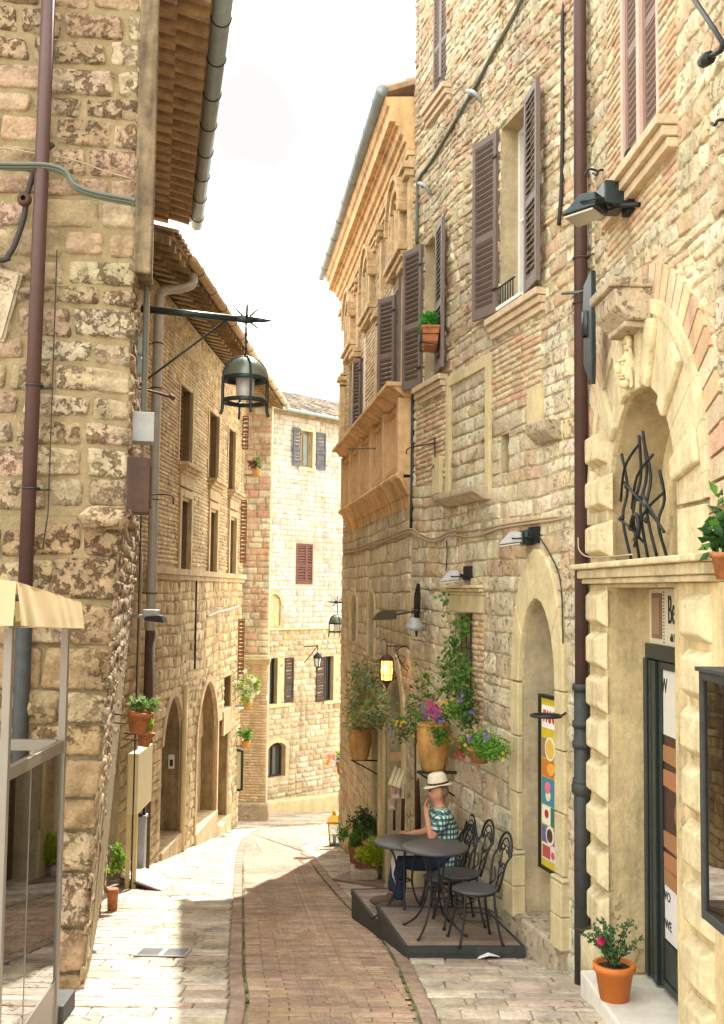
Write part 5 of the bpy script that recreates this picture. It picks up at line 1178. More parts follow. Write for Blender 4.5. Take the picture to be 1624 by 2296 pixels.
# eyes, mouth, ear shapes sit on the face
CHK = mat('green_check_cloth', (.5, .5, .5), .85); t = CHK.node_tree; N = t.nodes; Lk = t.links
g = N.new('ShaderNodeTexCoord'); sp = N.new('ShaderNodeSeparateXYZ'); Lk.new(g.outputs['Object'], sp.inputs[0])
def stripe(src, fq, ph=0):
    a = N.new('ShaderNodeMath'); a.operation = 'MULTIPLY_ADD'; a.inputs[1].default_value = fq; a.inputs[2].default_value = ph; Lk.new(src, a.inputs[0])
    b = N.new('ShaderNodeMath'); b.operation = 'FRACT'; Lk.new(a.outputs[0], b.inputs[0]); c = N.new('ShaderNodeMath'); c.operation = 'GREATER_THAN'; c.inputs[1].default_value = .5; Lk.new(b.outputs[0], c.inputs[0]); return c.outputs[0]
ad = N.new('ShaderNodeMath'); ad.operation = 'ADD'; Lk.new(sp.outputs[0], ad.inputs[0]); Lk.new(sp.outputs[1], ad.inputs[1])
s1_ = stripe(ad.outputs[0], 22); s2_ = stripe(sp.outputs[2], 20); m1 = N.new('ShaderNodeMix'); m1.data_type = 'RGBA'; m1.inputs[6].default_value = (.60, .64, .58, 1); m1.inputs[7].default_value = (.02, .27, .12, 1); Lk.new(s1_, m1.inputs[0])
m2 = N.new('ShaderNodeMix'); m2.data_type = 'RGBA'; m2.inputs[7].default_value = (.03, .03, .11, 1); Lk.new(m1.outputs[2], m2.inputs[6])
mm = N.new('ShaderNodeMath'); mm.operation = 'MULTIPLY'; mm.inputs[1].default_value = .85; Lk.new(s2_, mm.inputs[0]); Lk.new(mm.outputs[0], m2.inputs[0]); Lk.new(m2.outputs[2], N['Principled BSDF'].inputs['Base Color'])
def sub_fig(names_nodes, name, mt, grow):
    pass
sv = [(.03, 0, .40), (.025, 0, .56), (.02, 0, .70), (-.005, 0, .86), (-.01, 0, .985), (-.025, 0, 1.04)]; sr = [(.19, .17), (.18, .17), (.165, .17), (.16, .185), (.11, .145), (.066, .066)]; se = [(i, i+1) for i in range(5)]
for s, el in ((-1, (-.075, -.19, .81)), (1, (-.10, .20, .81))):
    i = len(sv); sv += [(-.01, s*.17, .975), tuple(Vector((-.01, s*.17, .975)).lerp(Vector(el), .5)), el]; sr += [.085, .082, .080]; se += [(4, i), (i, i+1), (i+1, i+2)]
skin('shirt', sv, se, sr, CHK, man, 2, SC)
JN = mat('dark_blue_denim', (.022, .032, .065), .85, var=.25, vscale=12, bump=.3, bscale=150)
jv = [(.02, 0, .52), (.02, 0, .60)]; jr = [(.165, .17), (.14, .15)]; je = [(0, 1)]
for s, kn, an in ((-1, (-.43, -.09, .50), (-.44, -.10, .12)), (1, (-.42, .12, .58), (-.50, .06, .15))):
    i = len(jv); jv += [(-.04, s*.09, .52), tuple(Vector((-.04, s*.09, .52)).lerp(Vector(kn), .5)), kn, tuple(Vector(kn).lerp(Vector(an), .5)), an]; jr += [.115, .10, .085, .076, .068]; je += [(0, i), (i, i+1), (i+1, i+2), (i+2, i+3), (i+3, i+4)]
skin('jeans', jv, je, jr, JN, man, 2, SC)
SH = mat('brown_suede', (.10, .07, .045), .8, var=.15)
for an in ((-.44, -.10), (-.50, .06)):
    m = MB(); hh = 0 if an[1] < 0 else .02
    m.ball((an[0]-.09, an[1]-.005, .055+hh), (.15, .062, .055), 14); m.ball((an[0]+.0, an[1], .085+hh), (.075, .06, .065), 12)
    m.v = [(x*SC, y*SC, z*SC) for x, y, z in m.v]; _pl(m, 'shoe', SH, man)
HT = mat('cream_straw', (.72, .63, .46), .8, var=.08, vscale=40, bump=.4, bscale=160)
m = MB(); n_ = 28
hc = Vector((-.045, 0, 1.275)); tilt = Matrix.Rotation(radians(-9), 3, 'Y')
prof = [(.001, .118), (.05, .120), (.078, .112), (.092, .09), (.102, .03), (.106, .0), (.150, -.006), (.152, -.014), (.10, -.010)]
vs_ = []
for r_, z_ in prof:
    for k in range(n_):
        a = 2*pi*k/n_; v = Vector((r_*cos(a)*1.02, r_*sin(a)*.88, z_*.95))
        if r_ > .12: v.z += -.022*(-cos(a)) *(1 if cos(a) < 0 else -.6) - .0; v.z += .012*abs(sin(a))
        if z_ > .1: v.z -= .018*max(0, 1-abs(sin(a))*3)
        vs_.append(hc+tilt @ v)
m.add(vs_, [(i*n_+k, i*n_+(k+1) % n_, (i+1)*n_+(k+1) % n_, (i+1)*n_+k) for i in range(len(prof)-1) for k in range(n_)], True); m.v = [(x*SC, y*SC, z*SC) for x, y, z in m.v]
hat = _pl(m, 'hat', HT, man)
m = MB(); m.tube([(hc+tilt @ Vector((.107*cos(k*pi/14)*1.02, .107*sin(k*pi/14)*.88, .010)))*SC for k in range(28)], .007, 6, closed=True, flat=1.6); _pl(m, 'hat_band', M_['wood_dark'], man)
m = MB()
for s in (-1, 1): m.ball(Vector((-.128, s*.032, 1.205))*SC, .009, 8)
_pl(m, 'eyes', M_['iron'], man)
m = MB(); m.ball(Vector((-.005, 0, 1.20))*SC, (.078*SC, .070*SC, .07*SC), 14); _pl(m, 'hair', mat('cropped_grey_brown_hair', (.20, .13, .09), .9), man)
m = MB(); m.tube([Vector((-.13, -.03, 1.135))*SC, Vector((-.138, 0, 1.138))*SC, Vector((-.13, .03, 1.135))*SC], .006, 6); _pl(m, 'lips', mat('lips', (.40, .14, .10), .5), man)
m = MB(); Q = [(-.30, -.16, .575), (-.10, -.17, .60), (-.12, .05, .62), (-.33, .06, .64), (-.47, -.03, .60), (-.49, -.16, .40)]
m.add([Vector(q)*SC+man.location for q in ((-.20, -.17, .59), (-.46, -.17, .585), (-.50, -.165, .40), (-.47, -.16, .30), (-.20, -.02, .62), (-.46, -.02, .66), (-.515, -.02, .50), (-.50, -.04, .34))], [(0, 1, 5, 4), (1, 2, 6, 5), (2, 3, 7, 6)], True)
cl = single(m, 'folded_cloth', mat('white_blue_cloth', (.62, .60, .58), .9, var=.25, vscale=14), 'white and blue cloth lying over the knee of the seated man', 'cloth'); s_ = cl.modifiers.new('s', 'SOLIDIFY'); s_.thickness = .008; cl.location = (0, 0, .0)
# ---- planters and pots near the palace door
def potted(loc, r, h, label, cols, n, lr, ls, potmat='terracotta', name='potted_plant', shell=.2, fl=None, stems=6, group=None, up=.6, cat='potted plant'):
    t = thing(name, loc, label, cat, group); m = pot_mesh(r, h); _pl(m, 'pot', M_[potmat], t)
    m = MB(); m.lathe((0, 0, h*.86), [(.001, .01), (r*.86, 0)], 16); _pl(m, 'soil', M_['soil'], t)
    q = random.Random(int(loc[0]*977+loc[1]*31)+n); m = MB()
    for k in range(stems): m.tube(smooth_pts([(0, 0, h*.8), (q.gauss(0, r*.4), q.gauss(0, r*.4), h+lr[2]*.5), (q.gauss(0, lr[0]*.5), q.gauss(0, lr[1]*.5), h+lr[2]*q.uniform(.9, 1.6))], 3), .004, 5)
    _pl(m, 'stems', M_['wood_tan'], t); m = MB()
    for k in range(7):
        o = Vector((q.gauss(0, lr[0]*.45), q.gauss(0, lr[1]*.45), h+lr[2]*up+q.gauss(0, lr[2]*.3))); leaves(m, o, (lr[0]*.55, lr[1]*.55, lr[2]*.5), n//7, ls, cols, shell, rnd=q)
    _pl(m, 'foliage', M_['leaf'], t)
    if fl:
        m = MB()
        for (c, k_, s_, off, sp_) in fl:
            for _ in range(k_):
                d = Vector((q.gauss(0, 1), q.gauss(0, 1), q.gauss(0, .8))); d.normalize(); flower(m, Vector(off)+Vector((0, 0, h+lr[2]*up))+Vector((d.x*sp_[0], d.y*sp_[1], d.z*sp_[2])), s_*q.uniform(.7, 1.2), q, c)
        _pl(m, 'flowers', M_['petal'], t)
    return t
# big pot with rose by the shop door
p = hitz(1378, 2240, -2.62)
t = thing('rose_pot', (p.x, p.y, -2.62), 'orange plastic pot with a spindly rose and one magenta bloom on the marble step', 'potted plant')
m = pot_mesh(.125, .225, .022, .74); _pl(m, 'pot', M_['plasticpot'], t); m = MB(); m.lathe((0, 0, .198), [(.001, .012), (.11, 0)], 16); _pl(m, 'soil', M_['soil'], t)
q = random.Random(5); ms = MB(); ml = MB()
for k in range(16):
    a = q.uniform(0, 2*pi); ex = q.uniform(.05, .20); hz_ = q.uniform(.30, .50); P = smooth_pts([(q.gauss(0, .02), q.gauss(0, .02), .19), (ex*.45*cos(a), ex*.45*sin(a), .19+(hz_-.19)*.6), (ex*cos(a), ex*sin(a), hz_)], 4); ms.tube(P, .0028, 5)
    for v in P[3:]:
        for _ in range(5): leaf(ml, v+Vector((q.gauss(0, .015), q.gauss(0, .015), q.gauss(0, .012))), .034*q.uniform(.7, 1.2), q, q.choice([(.05, .11, .03), (.08, .15, .05), (.10, .19, .07)]), 0, .7)
_pl(ms, 'stems', M_['iron_green'], t); _pl(ml, 'foliage', M_['leaf'], t); m = MB()
for k in range(14): flower(m, Vector((-.10+q.gauss(0, .006), -.07+q.gauss(0, .006), .385+q.gauss(0, .006))), .034, q, (.62, .01, .12))
_pl(m, 'bloom', M_['petal'], t)
potted(tuple(hitz(822, 1938, gz(15.4)+.35)[:2])+(gz(15)+.30,), .11, .22, 'fine feathery green plant in a terracotta pot against the corner wall', GRB, 900, (.20, .20, .22), .05) if False else None
p = Vector((-.02, 15.5, 0)); potted((p.x, p.y, gz(p.y)+.12), .12, .24, 'terracotta pot of upright feathery green plant by the palace corner', GRB, 1300, (.17, .17, .26), .05)
p = Vector((.10, 15.0, 0)); potted((p.x, p.y, gz(p.y)+.15), .11, .18, 'dark bushy plant in a small pot between the feathery plant and the yellow one', GRD, 900, (.20, .18, .30), .05, up=1.2)
p = Vector((.10, 14.3, 0)); st = MB(); st.box(XYZ, p.x-.20, p.x+.17, p.y-.14, p.y+.2, gz(p.y)-.1, gz(p.y)+.18); single(st, 'stone_block', M_['grey_stone'], 'rough stone block under the trough of yellow-green plant', 'stone', bevel=.05)
t = thing('planter_trough', (p.x+.02, p.y, gz(p.y)+.185), 'terracotta trough overflowing with bright yellow-green plant beside the deck', 'planter')
m = MB(); m.hexa([Vector(v) for v in ((-.15, -.08, 0), (.12, -.08, 0), (.12, .08, 0), (-.15, .08, 0), (-.17, -.10, .10), (.14, -.10, .10), (.14, .10, .10), (-.17, .10, .10))]); m.box(XYZ, -.18, .15, -.11, .11, .10, .12); _pl(m, 'trough', mat('dull_brown_trough', (.22, .09, .045), .8, var=.2), t)
m = MB(); q = random.Random(9)
for (x, z) in ((.05, .20), (.15, .24), (-.04, .18), (.2, .14), (.1, .30), (.22, .28), (.12, .10)): leaves(m, (x, -.08+q.gauss(0, .03), z), (.14, .13, .12), 480, .035, [(.36, .45, .02), (.45, .52, .03), (.28, .38, .02)], .4, rnd=q)
_pl(m, 'foliage', M_['leaf'], t)
# ---- large amphora-shaped wall pots with flowers
def amphora(loc, r, h, label, name='terracotta_jar'):
    t = thing(name, loc, label, 'jar'); m = MB(); m.lathe((0, 0, 0), [(.001, 0), (r*.62, 0), (r*.70, h*.08), (r*.95, h*.45), (r, h*.72), (r*.93, h*.90), (r*.86, h*.93), (r*.98, h*.965), (r*.98, h), (r*.80, h), (r*.78, h*.9), (.001, h*.88)], 28); _pl(m, 'jar', M_['oldpot'], t); return t
pj = WB.hit(971, 1728, .24); pw = WB(pj[0], pj[1], .24); j1 = amphora(tuple(pw), .165, .47, 'large ochre terracotta jar full of flowers on the wall beside the grated window')
m = MB(); m.box(XYZ, -.16, .28, -.02, .02, -.03, -.002); m.tube(smooth_pts([(-.15, 0, -.02), (.05, 0, -.14), (.22, 0, -.25)], 4), .01, 6); _pl(m, 'bracket', M_['iron'], j1)
q = random.Random(21); m = MB()
YEL, PUR, MAG, RED, PNK = (.62, .42, .03), (.20, .08, .40), (.55, .03, .25), (.36, .015, .03), (.55, .22, .34)
def wcl(x, y, w): a = WB.hit(x, y, w); return WB(a[0], a[1], w)
def blob(m, pts, n, r, ls, cols, w0=.22):
    for (x, y) in pts: leaves(m, wcl(x, y, w0+q.gauss(0, .04)), (r, r, r), n, ls, cols, .1, rnd=q)
blob(m, [(950, 1610), (975, 1600), (1000, 1600), (925, 1625), (935, 1600), (1015, 1590), (905, 1630), (890, 1622), (905, 1650), (1030, 1585), (960, 1640), (990, 1640), (985, 1655)], 90, .12, .045, GR+GRB[:2])
blob(m, [(1048, 1590), (1045, 1560), (1050, 1620)], 80, .10, .05, GRD)
fx = MB()
def fl(x, y, n, c, s=.035, sp=8):
    n = max(2, int(n*.75)); s *= .92
    for _ in range(n): flower(fx, wcl(x+q.gauss(0, sp), y+q.gauss(0, sp), .32+q.gauss(0, .03)), s*q.uniform(.8, 1.2), q, c)
fl(972, 1595, 26, MAG, .042, 9); fl(970, 1575, 8, MAG, .04, 6); fl(1000, 1585, 14, YEL, .035, 9); fl(1020, 1575, 8, YEL, .032, 8); fl(1040, 1570, 5, PUR); fl(955, 1600, 12, PUR, .035, 10); fl(990, 1608, 12, PUR, .035, 8); fl(895, 1615, 16, YEL, .034, 8); fl(885, 1630, 10, PUR, .034, 9); fl(900, 1640, 8, MAG, .034, 9); fl(925, 1610, 6, PNK, .03, 8); fl(1015, 1555, 6, PNK, .028, 9); fl(1055, 1600, 3, PUR); fl(930, 1630, 6, YEL)
m.build('foliage', M_['leaf'], j1); fx.build('flowers', M_['petal'], j1)
# climbing plant over the grated window
m = MB(); ms = MB(); q = random.Random(33)
path = [(1030, 1600), (1043, 1545), (1035, 1490), (1022, 1440), (1033, 1405), (1012, 1465), (1000, 1500), (1015, 1530), (1000, 1550), (1040, 1520), (1048, 1580)]
for (x, y) in path: leaves(m, wcl(x, y, .12), (.12, .10, .15), 62, .062, GR+GRB+[(.16, .26, .06)], .1, rnd=q)
for (x, y, k) in ((995, 1350, 26), (1000, 1335, 14), (1002, 1375, 12), (990, 1345, 10), (960, 1520, 40), (945, 1540, 40), (930, 1560, 30), (920, 1590, 30), (965, 1560, 50), (1047, 1400, 30), (940, 1500, 10)): leaves(m, wcl(x, y, .08), (.10, .07, .11), int(k*.7), .055, GR+GRB, .1, rnd=q)
cp = thing('climbing_plant', WB.__call__(op5.uc, -1.3, .1), 'leafy green climber growing up beside and over the dark grated window', 'climbing plant')
ms.tube([wcl(x, y, .06) for x, y in ((1030, 1610), (1040, 1500), (1015, 1430), (1003, 1380), (1000, 1330), (1001, 1300))], .005, 5); ms.tube([wcl(x, y, .06) for x, y in ((985, 1620), (960, 1560), (945, 1520), (938, 1490))], .005, 5)
ms.build('stems', M_['wood_tan'], cp); m.build('foliage', M_['leaf'], cp)
# hanging basket at the right of it
p = wcl(1075, 1690, .26); hb = thing('hanging_basket', tuple(p), 'hanging basket of bright green foliage with red, violet and yellow flowers on the wall', 'hanging basket'); m = pot_mesh(.10, .13); m.v = [(x, y, z-.08) for x, y, z in m.v]; _pl(m, 'pot', M_['terracotta'], hb)
m = MB(); m.tube([(0, 0, .04), (.24, 0, .06)], .008, 6); m.tube([(.105*cos(k*pi/10), .105*sin(k*pi/10), .04) for k in range(20)], .006, 6, closed=True); _pl(m, 'bracket', M_['iron'], hb)
m = MB(); q = random.Random(4)
for (x, y) in ((1050, 1660), (1070, 1655), (1090, 1658), (1105, 1670), (1060, 1680), (1085, 1685), (1110, 1685), (1040, 1680), (1075, 1670), (1122, 1682), (1030, 1670), (1065, 1665), (1095, 1675), (1100, 1690)): leaves(m, wcl(x, y, .28+q.gauss(0, .03)), (.10, .10, .09), 260, .028, GRB+[(.16, .36, .04)], .2, rnd=q)
m.build('foliage', M_['leaf'], hb); fx = MB()
fl(1030, 1690, 16, RED, .034, 6); fl(1025, 1670, 10, RED, .03, 7); fl(1038, 1700, 8, RED, .03, 5); fl(1052, 1655, 12, PUR, .03, 7); fl(1085, 1653, 6, PUR, .028, 6); fl(1040, 1660, 6, YEL, .028, 6); fl(1118, 1692, 6, YEL, .03, 6); fl(1070, 1645, 5, PUR); fl(1130, 1700, 2, YEL, .03, 3); fx.build('flowers', M_['petal'], hb)
# far jar on the palace wall with its airy shrub
def ocl(x, y, w): a = WO.hit(x, y, w); return WO(a[0], a[1], w)
p = ocl(807, 1703, .25); j2 = amphora(tuple(p), .165, .42, 'smaller-looking terracotta jar with a thin airy shrub on the palace wall')
m = MB(); m.tube([(-.12, 0, -.012), (.24, 0, -.012)], .012, 6); m.tube(smooth_pts([(-.1, 0, -.02), (.1, 0, -.12), (.24, 0, -.2)], 4), .01, 6); _pl(m, 'bracket', M_['iron'], j2)
m = MB(); ms = MB(); q = random.Random(8)
for k in range(46):
    x1 = q.uniform(768, 868); y1 = q.uniform(1475, 1640)
    if y1 < 1540: x1 = q.uniform(790, 850)
    P = smooth_pts([ocl(807, 1645, .25), ocl((807+x1)/2+q.gauss(0, 10), 1610-(1640-y1)*.35, .28+q.gauss(0, .08)), ocl(x1, y1, .26+q.gauss(0, .10))], 5); ms.tube(P, .003, 4)
    for v in P[3:]:
        for _ in range(7): leaf(m, v+Vector((q.gauss(0, .05), q.gauss(0, .05), q.gauss(0, .05))), .07*q.uniform(.6, 1.2), q, q.choice([(.14, .22, .06), (.20, .28, .10), (.09, .16, .04), (.28, .36, .16), (.40, .20, .06)]), 0, .45)
ms.build('stems', M_['wood_tan'], j2); m.build('foliage', M_['leaf'], j2)
# basil on window 2
p = wcl(964, 782, .14); t = thing('basil_trough', tuple(p), 'terracotta trough of bright basil in an iron holder on the upper window sill', 'planter')
m = MB(); m.hexa([Vector(v) for v in ((-.07, -.17, 0), (.07, -.17, 0), (.07, .17, 0), (-.07, .17, 0), (-.09, -.2, .19), (.09, -.2, .19), (.09, .2, .19), (-.09, .2, .19))]); m.box(XYZ, -.10, .10, -.21, .21, .19, .215); _pl(m, 'trough', M_['terracotta'], t)
m = MB()
for z in (.03, .12): m.tube([(-.10, -.2, z), (-.10, .2, z), (.1, .2, z), (.1, -.2, z)], .006, 5, closed=True)
for y in (-.2, 0, .2): m.tube([(-.10, y, .12), (-.10, y, .02), (.12, y, .0)], .006, 5)
_pl(m, 'holder', M_['iron'], t); m = MB(); q = random.Random(3)
for k in range(7): leaves(m, (q.gauss(0, .03), q.uniform(-.18, .18), .27+q.gauss(0, .03)), (.10, .09, .09), 90, .06, [(.05, .28, .03), (.08, .36, .05), (.04, .20, .02)], .2, aspect=.8, rnd=q)
_pl(m, 'foliage', M_['leaf'], t)
# ---- lamps
def star_lantern(loc, s=1.0, label='', group=None, name='hanging_lantern', bulb='lampglass', wy=.0):
    t = thing(name, loc, label, 'lantern', group); m = MB()          # origin = top ring; hangs down
    dm = [(.001, -.285)]+[(.206*sin(a*pi/16), -.285-.20*(1-cos(a*pi/16))) for a in range(1, 9)]+[(.208, -.49)]
    m = MB(); m.lathe((0, 0, 0), [(r*s, z*s) for r, z in dm], 28); _pl(m, 'dome', mat('green_grey_enamel', (.18, .205, .165), .3, .4, var=.12) if 'green_grey_enamel' not in bpy.data.materials else bpy.data.materials['green_grey_enamel'], t)
    m = MB()
    for z in (-.50, -.71): m.lathe((0, 0, 0), [(.205*s, (z-.018)*s), (.212*s, (z-.018)*s), (.212*s, (z+.022)*s), (.180*s, (z+.022)*s), (.150*s, (z+.015)*s), (.150*s, (z+.008)*s), (.205*s, (z-.018)*s)], 28)
    _pl(m, 'rings', M_['iron_green'], t); m = MB()
    for k in range(4):
        a = k*pi/2+.35; P = [(.01, -.285), (.09, -.300), (.17, -.36), (.208, -.47), (.214, -.60), (.214, -.72), (.216, -.79), (.232, -.84)]
        m.tube(smooth_pts([(r*s*cos(a), r*s*sin(a), z*s) for r, z in P], 3), .011*s, 6, flat=1.5)
    m.tube([(0, 0, .0), (0, 0, -.3*s)], .009*s, 6)
    for k in range(7): c = Vector((0, 0, -.03*s-.035*s*k)); m.tube([c+Vector((.013*s*cos(a*pi/4)*(k % 2), .013*s*cos(a*pi/4)*(1-k % 2), .02*s*sin(a*pi/4))) for a in range(8)], .004*s, 5, closed=True)
    m.ball((0, 0, -.285*s), .025*s, 8); _pl(m, 'straps', M_['iron_green'], t)
    m = MB(); m.lathe((0, 0, 0), [(.09*s, -.49*s), (.085*s, -.60*s), (.075*s, -.68*s), (.001, -.69*s)], 18); _pl(m, 'lamp_glass', M_[bulb], t)
    return t
def star(m, c, s, ax=(1, .19, 0)):
    c = Vector(c); a = Vector(ax).normalized(); m.tube([c-a*.10*s, c-a*.05*s, c, c+a*.05*s], [.018*s, .028*s, .032*s, .024*s], 8); m.tube([c+a*.05*s, c+a*.12*s, c+a*.22*s], [.022*s, .018*s, .001], 8)
    b = Vector((0, 0, 1)); p = a.cross(b)
    for v in (b, (a*.7+b*.7), (-a*.8+b*.75), (a*.8-b*.6), p, -p, (p*.7+b*.6), (-p*.7-b*.6)): v = v.normalized(); m.tube([c, c+v*.09*s, c+v*.155*s], [.009*s, .007*s, .001], 5)
LY = 10.0; p0 = at(553, 716, LY); nS = W1s.n; wp = p0-nS*((p0-W1s.o).dot(nS)); lb = thing('lantern_bracket', (wp.x, wp.y, p0.z), 'green iron bracket arm with a spiked star end carrying the big street lantern', 'bracket')
m = MB(); m.tube([wp+Vector((0, 0, .045)), p0-nS*.1], [.036, .030], 10); a = wp+Vector((0, 0, -.72))-Vector(W1s.t)*.05; m.tube([a, p0-nS*.18+Vector((0, 0, -.01))], .011, 7); m.build('arm', M_['iron_green'], lb)
m = MB(); star(m, p0, 1.25, tuple(nS)); m.tube([p0, p0+Vector((0, 0, -.09))], .006, 6); m.build('spiked_star', M_['iron_green'], lb)
star_lantern((p0.x, p0.y, p0.z-.08), 1.0, 'large domed green iron street lantern hanging over the street on the left')
LY = 20.2; p0 = at(757, 1350, LY); lb = thing('lantern_bracket', (-.30, LY, p0.z), 'far iron bracket arm with spiked star at the palace corner', 'bracket')
m = MB(); m.tube([Vector((-.36, 19.58, p0.z)), p0], .014, 8); star(m, p0, .9, (-1, 0, 0)); m.build('arm', M_['iron_green'], lb)
star_lantern((p0.x, p0.y, p0.z-.03), .74, 'distant domed street lantern hanging by the palace corner near the bend')
# scroll bracket with the lit lantern
pl = wcl(868, 1447, .0) if False else None
LYd = 12.6; pb = ocl(922, 1449, 0.0); pb = WO(.12, at(922, 1449, 12.6).z, 0); tip = WO(.12, pb.z, .50); tip = at(868, 1449, pb.y-.02); 
lb = thing('scroll_bracket', tuple(pb), 'curled wrought iron bracket holding the lit amber lantern', 'bracket'); dv = (tip-pb); dv.z = 0; Ld = dv.length; dv.normalize()
bf = lambda a, z: Vector((pb.x+dv.x*a, pb.y+dv.y*a, pb.z+z)); m = MB(); m.tube([bf(0, 0), bf(Ld, 0)], .008, 6); m.tube([bf(0, .08), bf(0, -.34)], .009, 6); m.tube(smooth_pts([bf(Ld*.12, -.0), bf(Ld*.55, -.05), bf(Ld*.3, -.22), bf(.0, -.30)], 5), .007, 6)
def sp2(ca, cz, s, k0=1): m.tube([bf(ca+k0*s*(1-k/24)*cos(k*.35), cz+s*(1-k/24)*sin(k*.35)) for k in range(22)], .005, 5)
sp2(.09, -.17, .07); sp2(Ld*.6, -.04, .035, -1); m.tube([bf(Ld, 0)+Vector((-.0, 0, .0)), bf(Ld+.0, .04), bf(Ld+.03, .09), bf(Ld+.06, .06)], .006, 5); m.build('scrolls', M_['iron_rust'], lb)
t = thing('lit_lantern', (tip.x, tip.y, tip.z), 'small ornate iron lantern glowing amber on the scroll bracket', 'lantern')
m = MB(); m.tube([(0, 0, 0), (0, 0, -.10)], .005, 5); m.lathe((0, 0, 0), [(.001, -.09), (.03, -.10), (.055, -.115), (.075, -.14), (.082, -.165), (.07, -.17), (.001, -.17)], 16); m.lathe((0, 0, 0), [(.07, -.395), (.06, -.41), (.03, -.44), (.012, -.48), (.001, -.50)], 12); _pl(m, 'cap', M_['iron_rust'], t)
m = MB()
for k in range(6): a = k*pi/3; m.tube(smooth_pts([(.075*cos(a), .075*sin(a), -.16), (.085*cos(a), .085*sin(a), -.28), (.07*cos(a), .07*sin(a), -.40)], 3), .006, 5)
m.tube([(.083*cos(k*pi/8), .083*sin(k*pi/8), -.235) for k in range(16)], .004, 5, closed=True); m.tube([(.082*cos(k*pi/8), .082*sin(k*pi/8), -.335) for k in range(16)], .004, 5, closed=True); m.tube([(-.08, 0, -.38), (-.12, 0, -.36)], .006, 5); m.tube([(.08, 0, -.38), (.12, 0, -.36)], .006, 5); _pl(m, 'cage', M_['iron'], t)
m = MB(); m.lathe((0, 0, 0), [(.06, -.175), (.066, -.28), (.058, -.39)], 16); _pl(m, 'amber_glass', M_['amber'], t); m = MB(); m.ball((-.03, -.055, -.25), .024, 10); _pl(m, 'bulb', M_['bulb'], t)
# little lantern on the far facade
u, z = W3.hit(682, 1450); t = thing('wall_lantern', tuple(W3(u, z, 0)), 'tiny distant iron lantern on a triangular bracket between the two lower windows', 'lantern')
e = at(713, 1448, W3(u, z, 0).y-.9); m = MB(); b = W3(u, z, 0); m.tube([b, e], .018, 6); m.tube([W3(u, z-.5, 0), e], .014, 6); m.build('bracket', M_['iron'], t)
m = MB(); m.lathe((e.x, e.y, e.z), [(.001, -.18), (.13, -.30), (.14, -.36), (.001, -.36)], 12); m.tube([e, e+Vector((0, 0, -.2))], .012, 5)
for k in range(4): a = k*pi/2+.4; m.tube([(e.x+.12*cos(a), e.y+.12*sin(a), e.z-.35), (e.x+.07*cos(a), e.y+.07*sin(a), e.z-.62)], .014, 5)
m.lathe((e.x, e.y, e.z), [(.09, -.60), (.001, -.66)], 10); m.build('cage', M_['iron'], t); m = MB(); m.lathe((e.x, e.y, e.z), [(.10, -.36), (.06, -.6)], 10); m.build('glass', M_['lampglass'], t)
# floodlights
def flood(W, x, y, w, label, sc=1.0, ang=.5, body_mat='iron_green', along=1, arm=.25, name='floodlight'):
    u, z = W.hit(x, y, w); c = W(u, z, w); t = thing(name, tuple(c), label, 'floodlight'); d = (W.t*along*cos(ang)+W.n*sin(ang)).normalized(); s_ = Vector((-d.y, d.x, 0)); up = Vector((0, 0, 1))
    fr = lambda a, b, h: c+(d*a+s_*b+up*h)*sc
    m = MB(); m.hexa([fr(-.12, -.13, -.02), fr(.16, -.15, -.06), fr(.16, .15, -.06), fr(-.12, .13, -.02), fr(-.11, -.10, .10), fr(.02, -.11, .10), fr(.02, .11, .10), fr(-.11, .10, .10)]); m.build('housing', M_[body_mat], t, bevel=.012)
    m = MB(); m.hexa([fr(-.09, -.11, -.045), fr(.14, -.13, -.08), fr(.14, .13, -.08), fr(-.09, .11, -.045), fr(-.09, -.11, -.03), fr(.14, -.13, -.065), fr(.14, .13, -.065), fr(-.09, .11, -.03)]); m.build('glass', M_['lampwhite'], t)
    b = W(u-along*.05, z+.02, 0); m = MB(); m.tube([fr(-.08, .0, .05), b], .014*sc, 6); m.tube([fr(0, .14, .02), fr(-.16, .14, .02), fr(-.16, -.14, .02), fr(0, -.14, .02)], .009*sc, 6); m.box(W, u-.09, u+.07, z-.02, z+.12, 0, .05); m.build('bracket', M_['iron'], t); return t
FL = flood(WN, 1318, 470, .30, 'big dark floodlight in front of the brown pipe, high on the right wall', .85, .9, along=1)
m = MB(); u, z = WN.hit(1372, 450, .12); m.box(WN, u-.12, u+.14, z-.06, z+.10, .04, .20); m.build('junction_box', M_['iron_green'], FL, bevel=.008)
m = MB(); m.tube([WN(*WN.hit(1300, 466, .25), .25), WN(*WN.hit(1432, 458, .02), .02)], .018, 6); m.build('mounting_arm', M_['iron'], FL)
flood(WB, 1150, 1212, .22, 'pale floodlight with dark box above the pointed arch doorway', .72, 1.1, 'greybox'); m = MB(); u, z = WB.hit(1180, 1207, .06); m.box(WB, u-.10, u+.10, z-.06, z+.07, 0, .12); single(m, 'junction_box', M_['iron_green'], 'dark rounded box right of the pale floodlight above the arch doorway', 'electrical box', bevel=.03)
flood(WB, 1012, 1296, .2, 'grey floodlight over the lintel of the grated window', .75, 1.2, 'greybox')
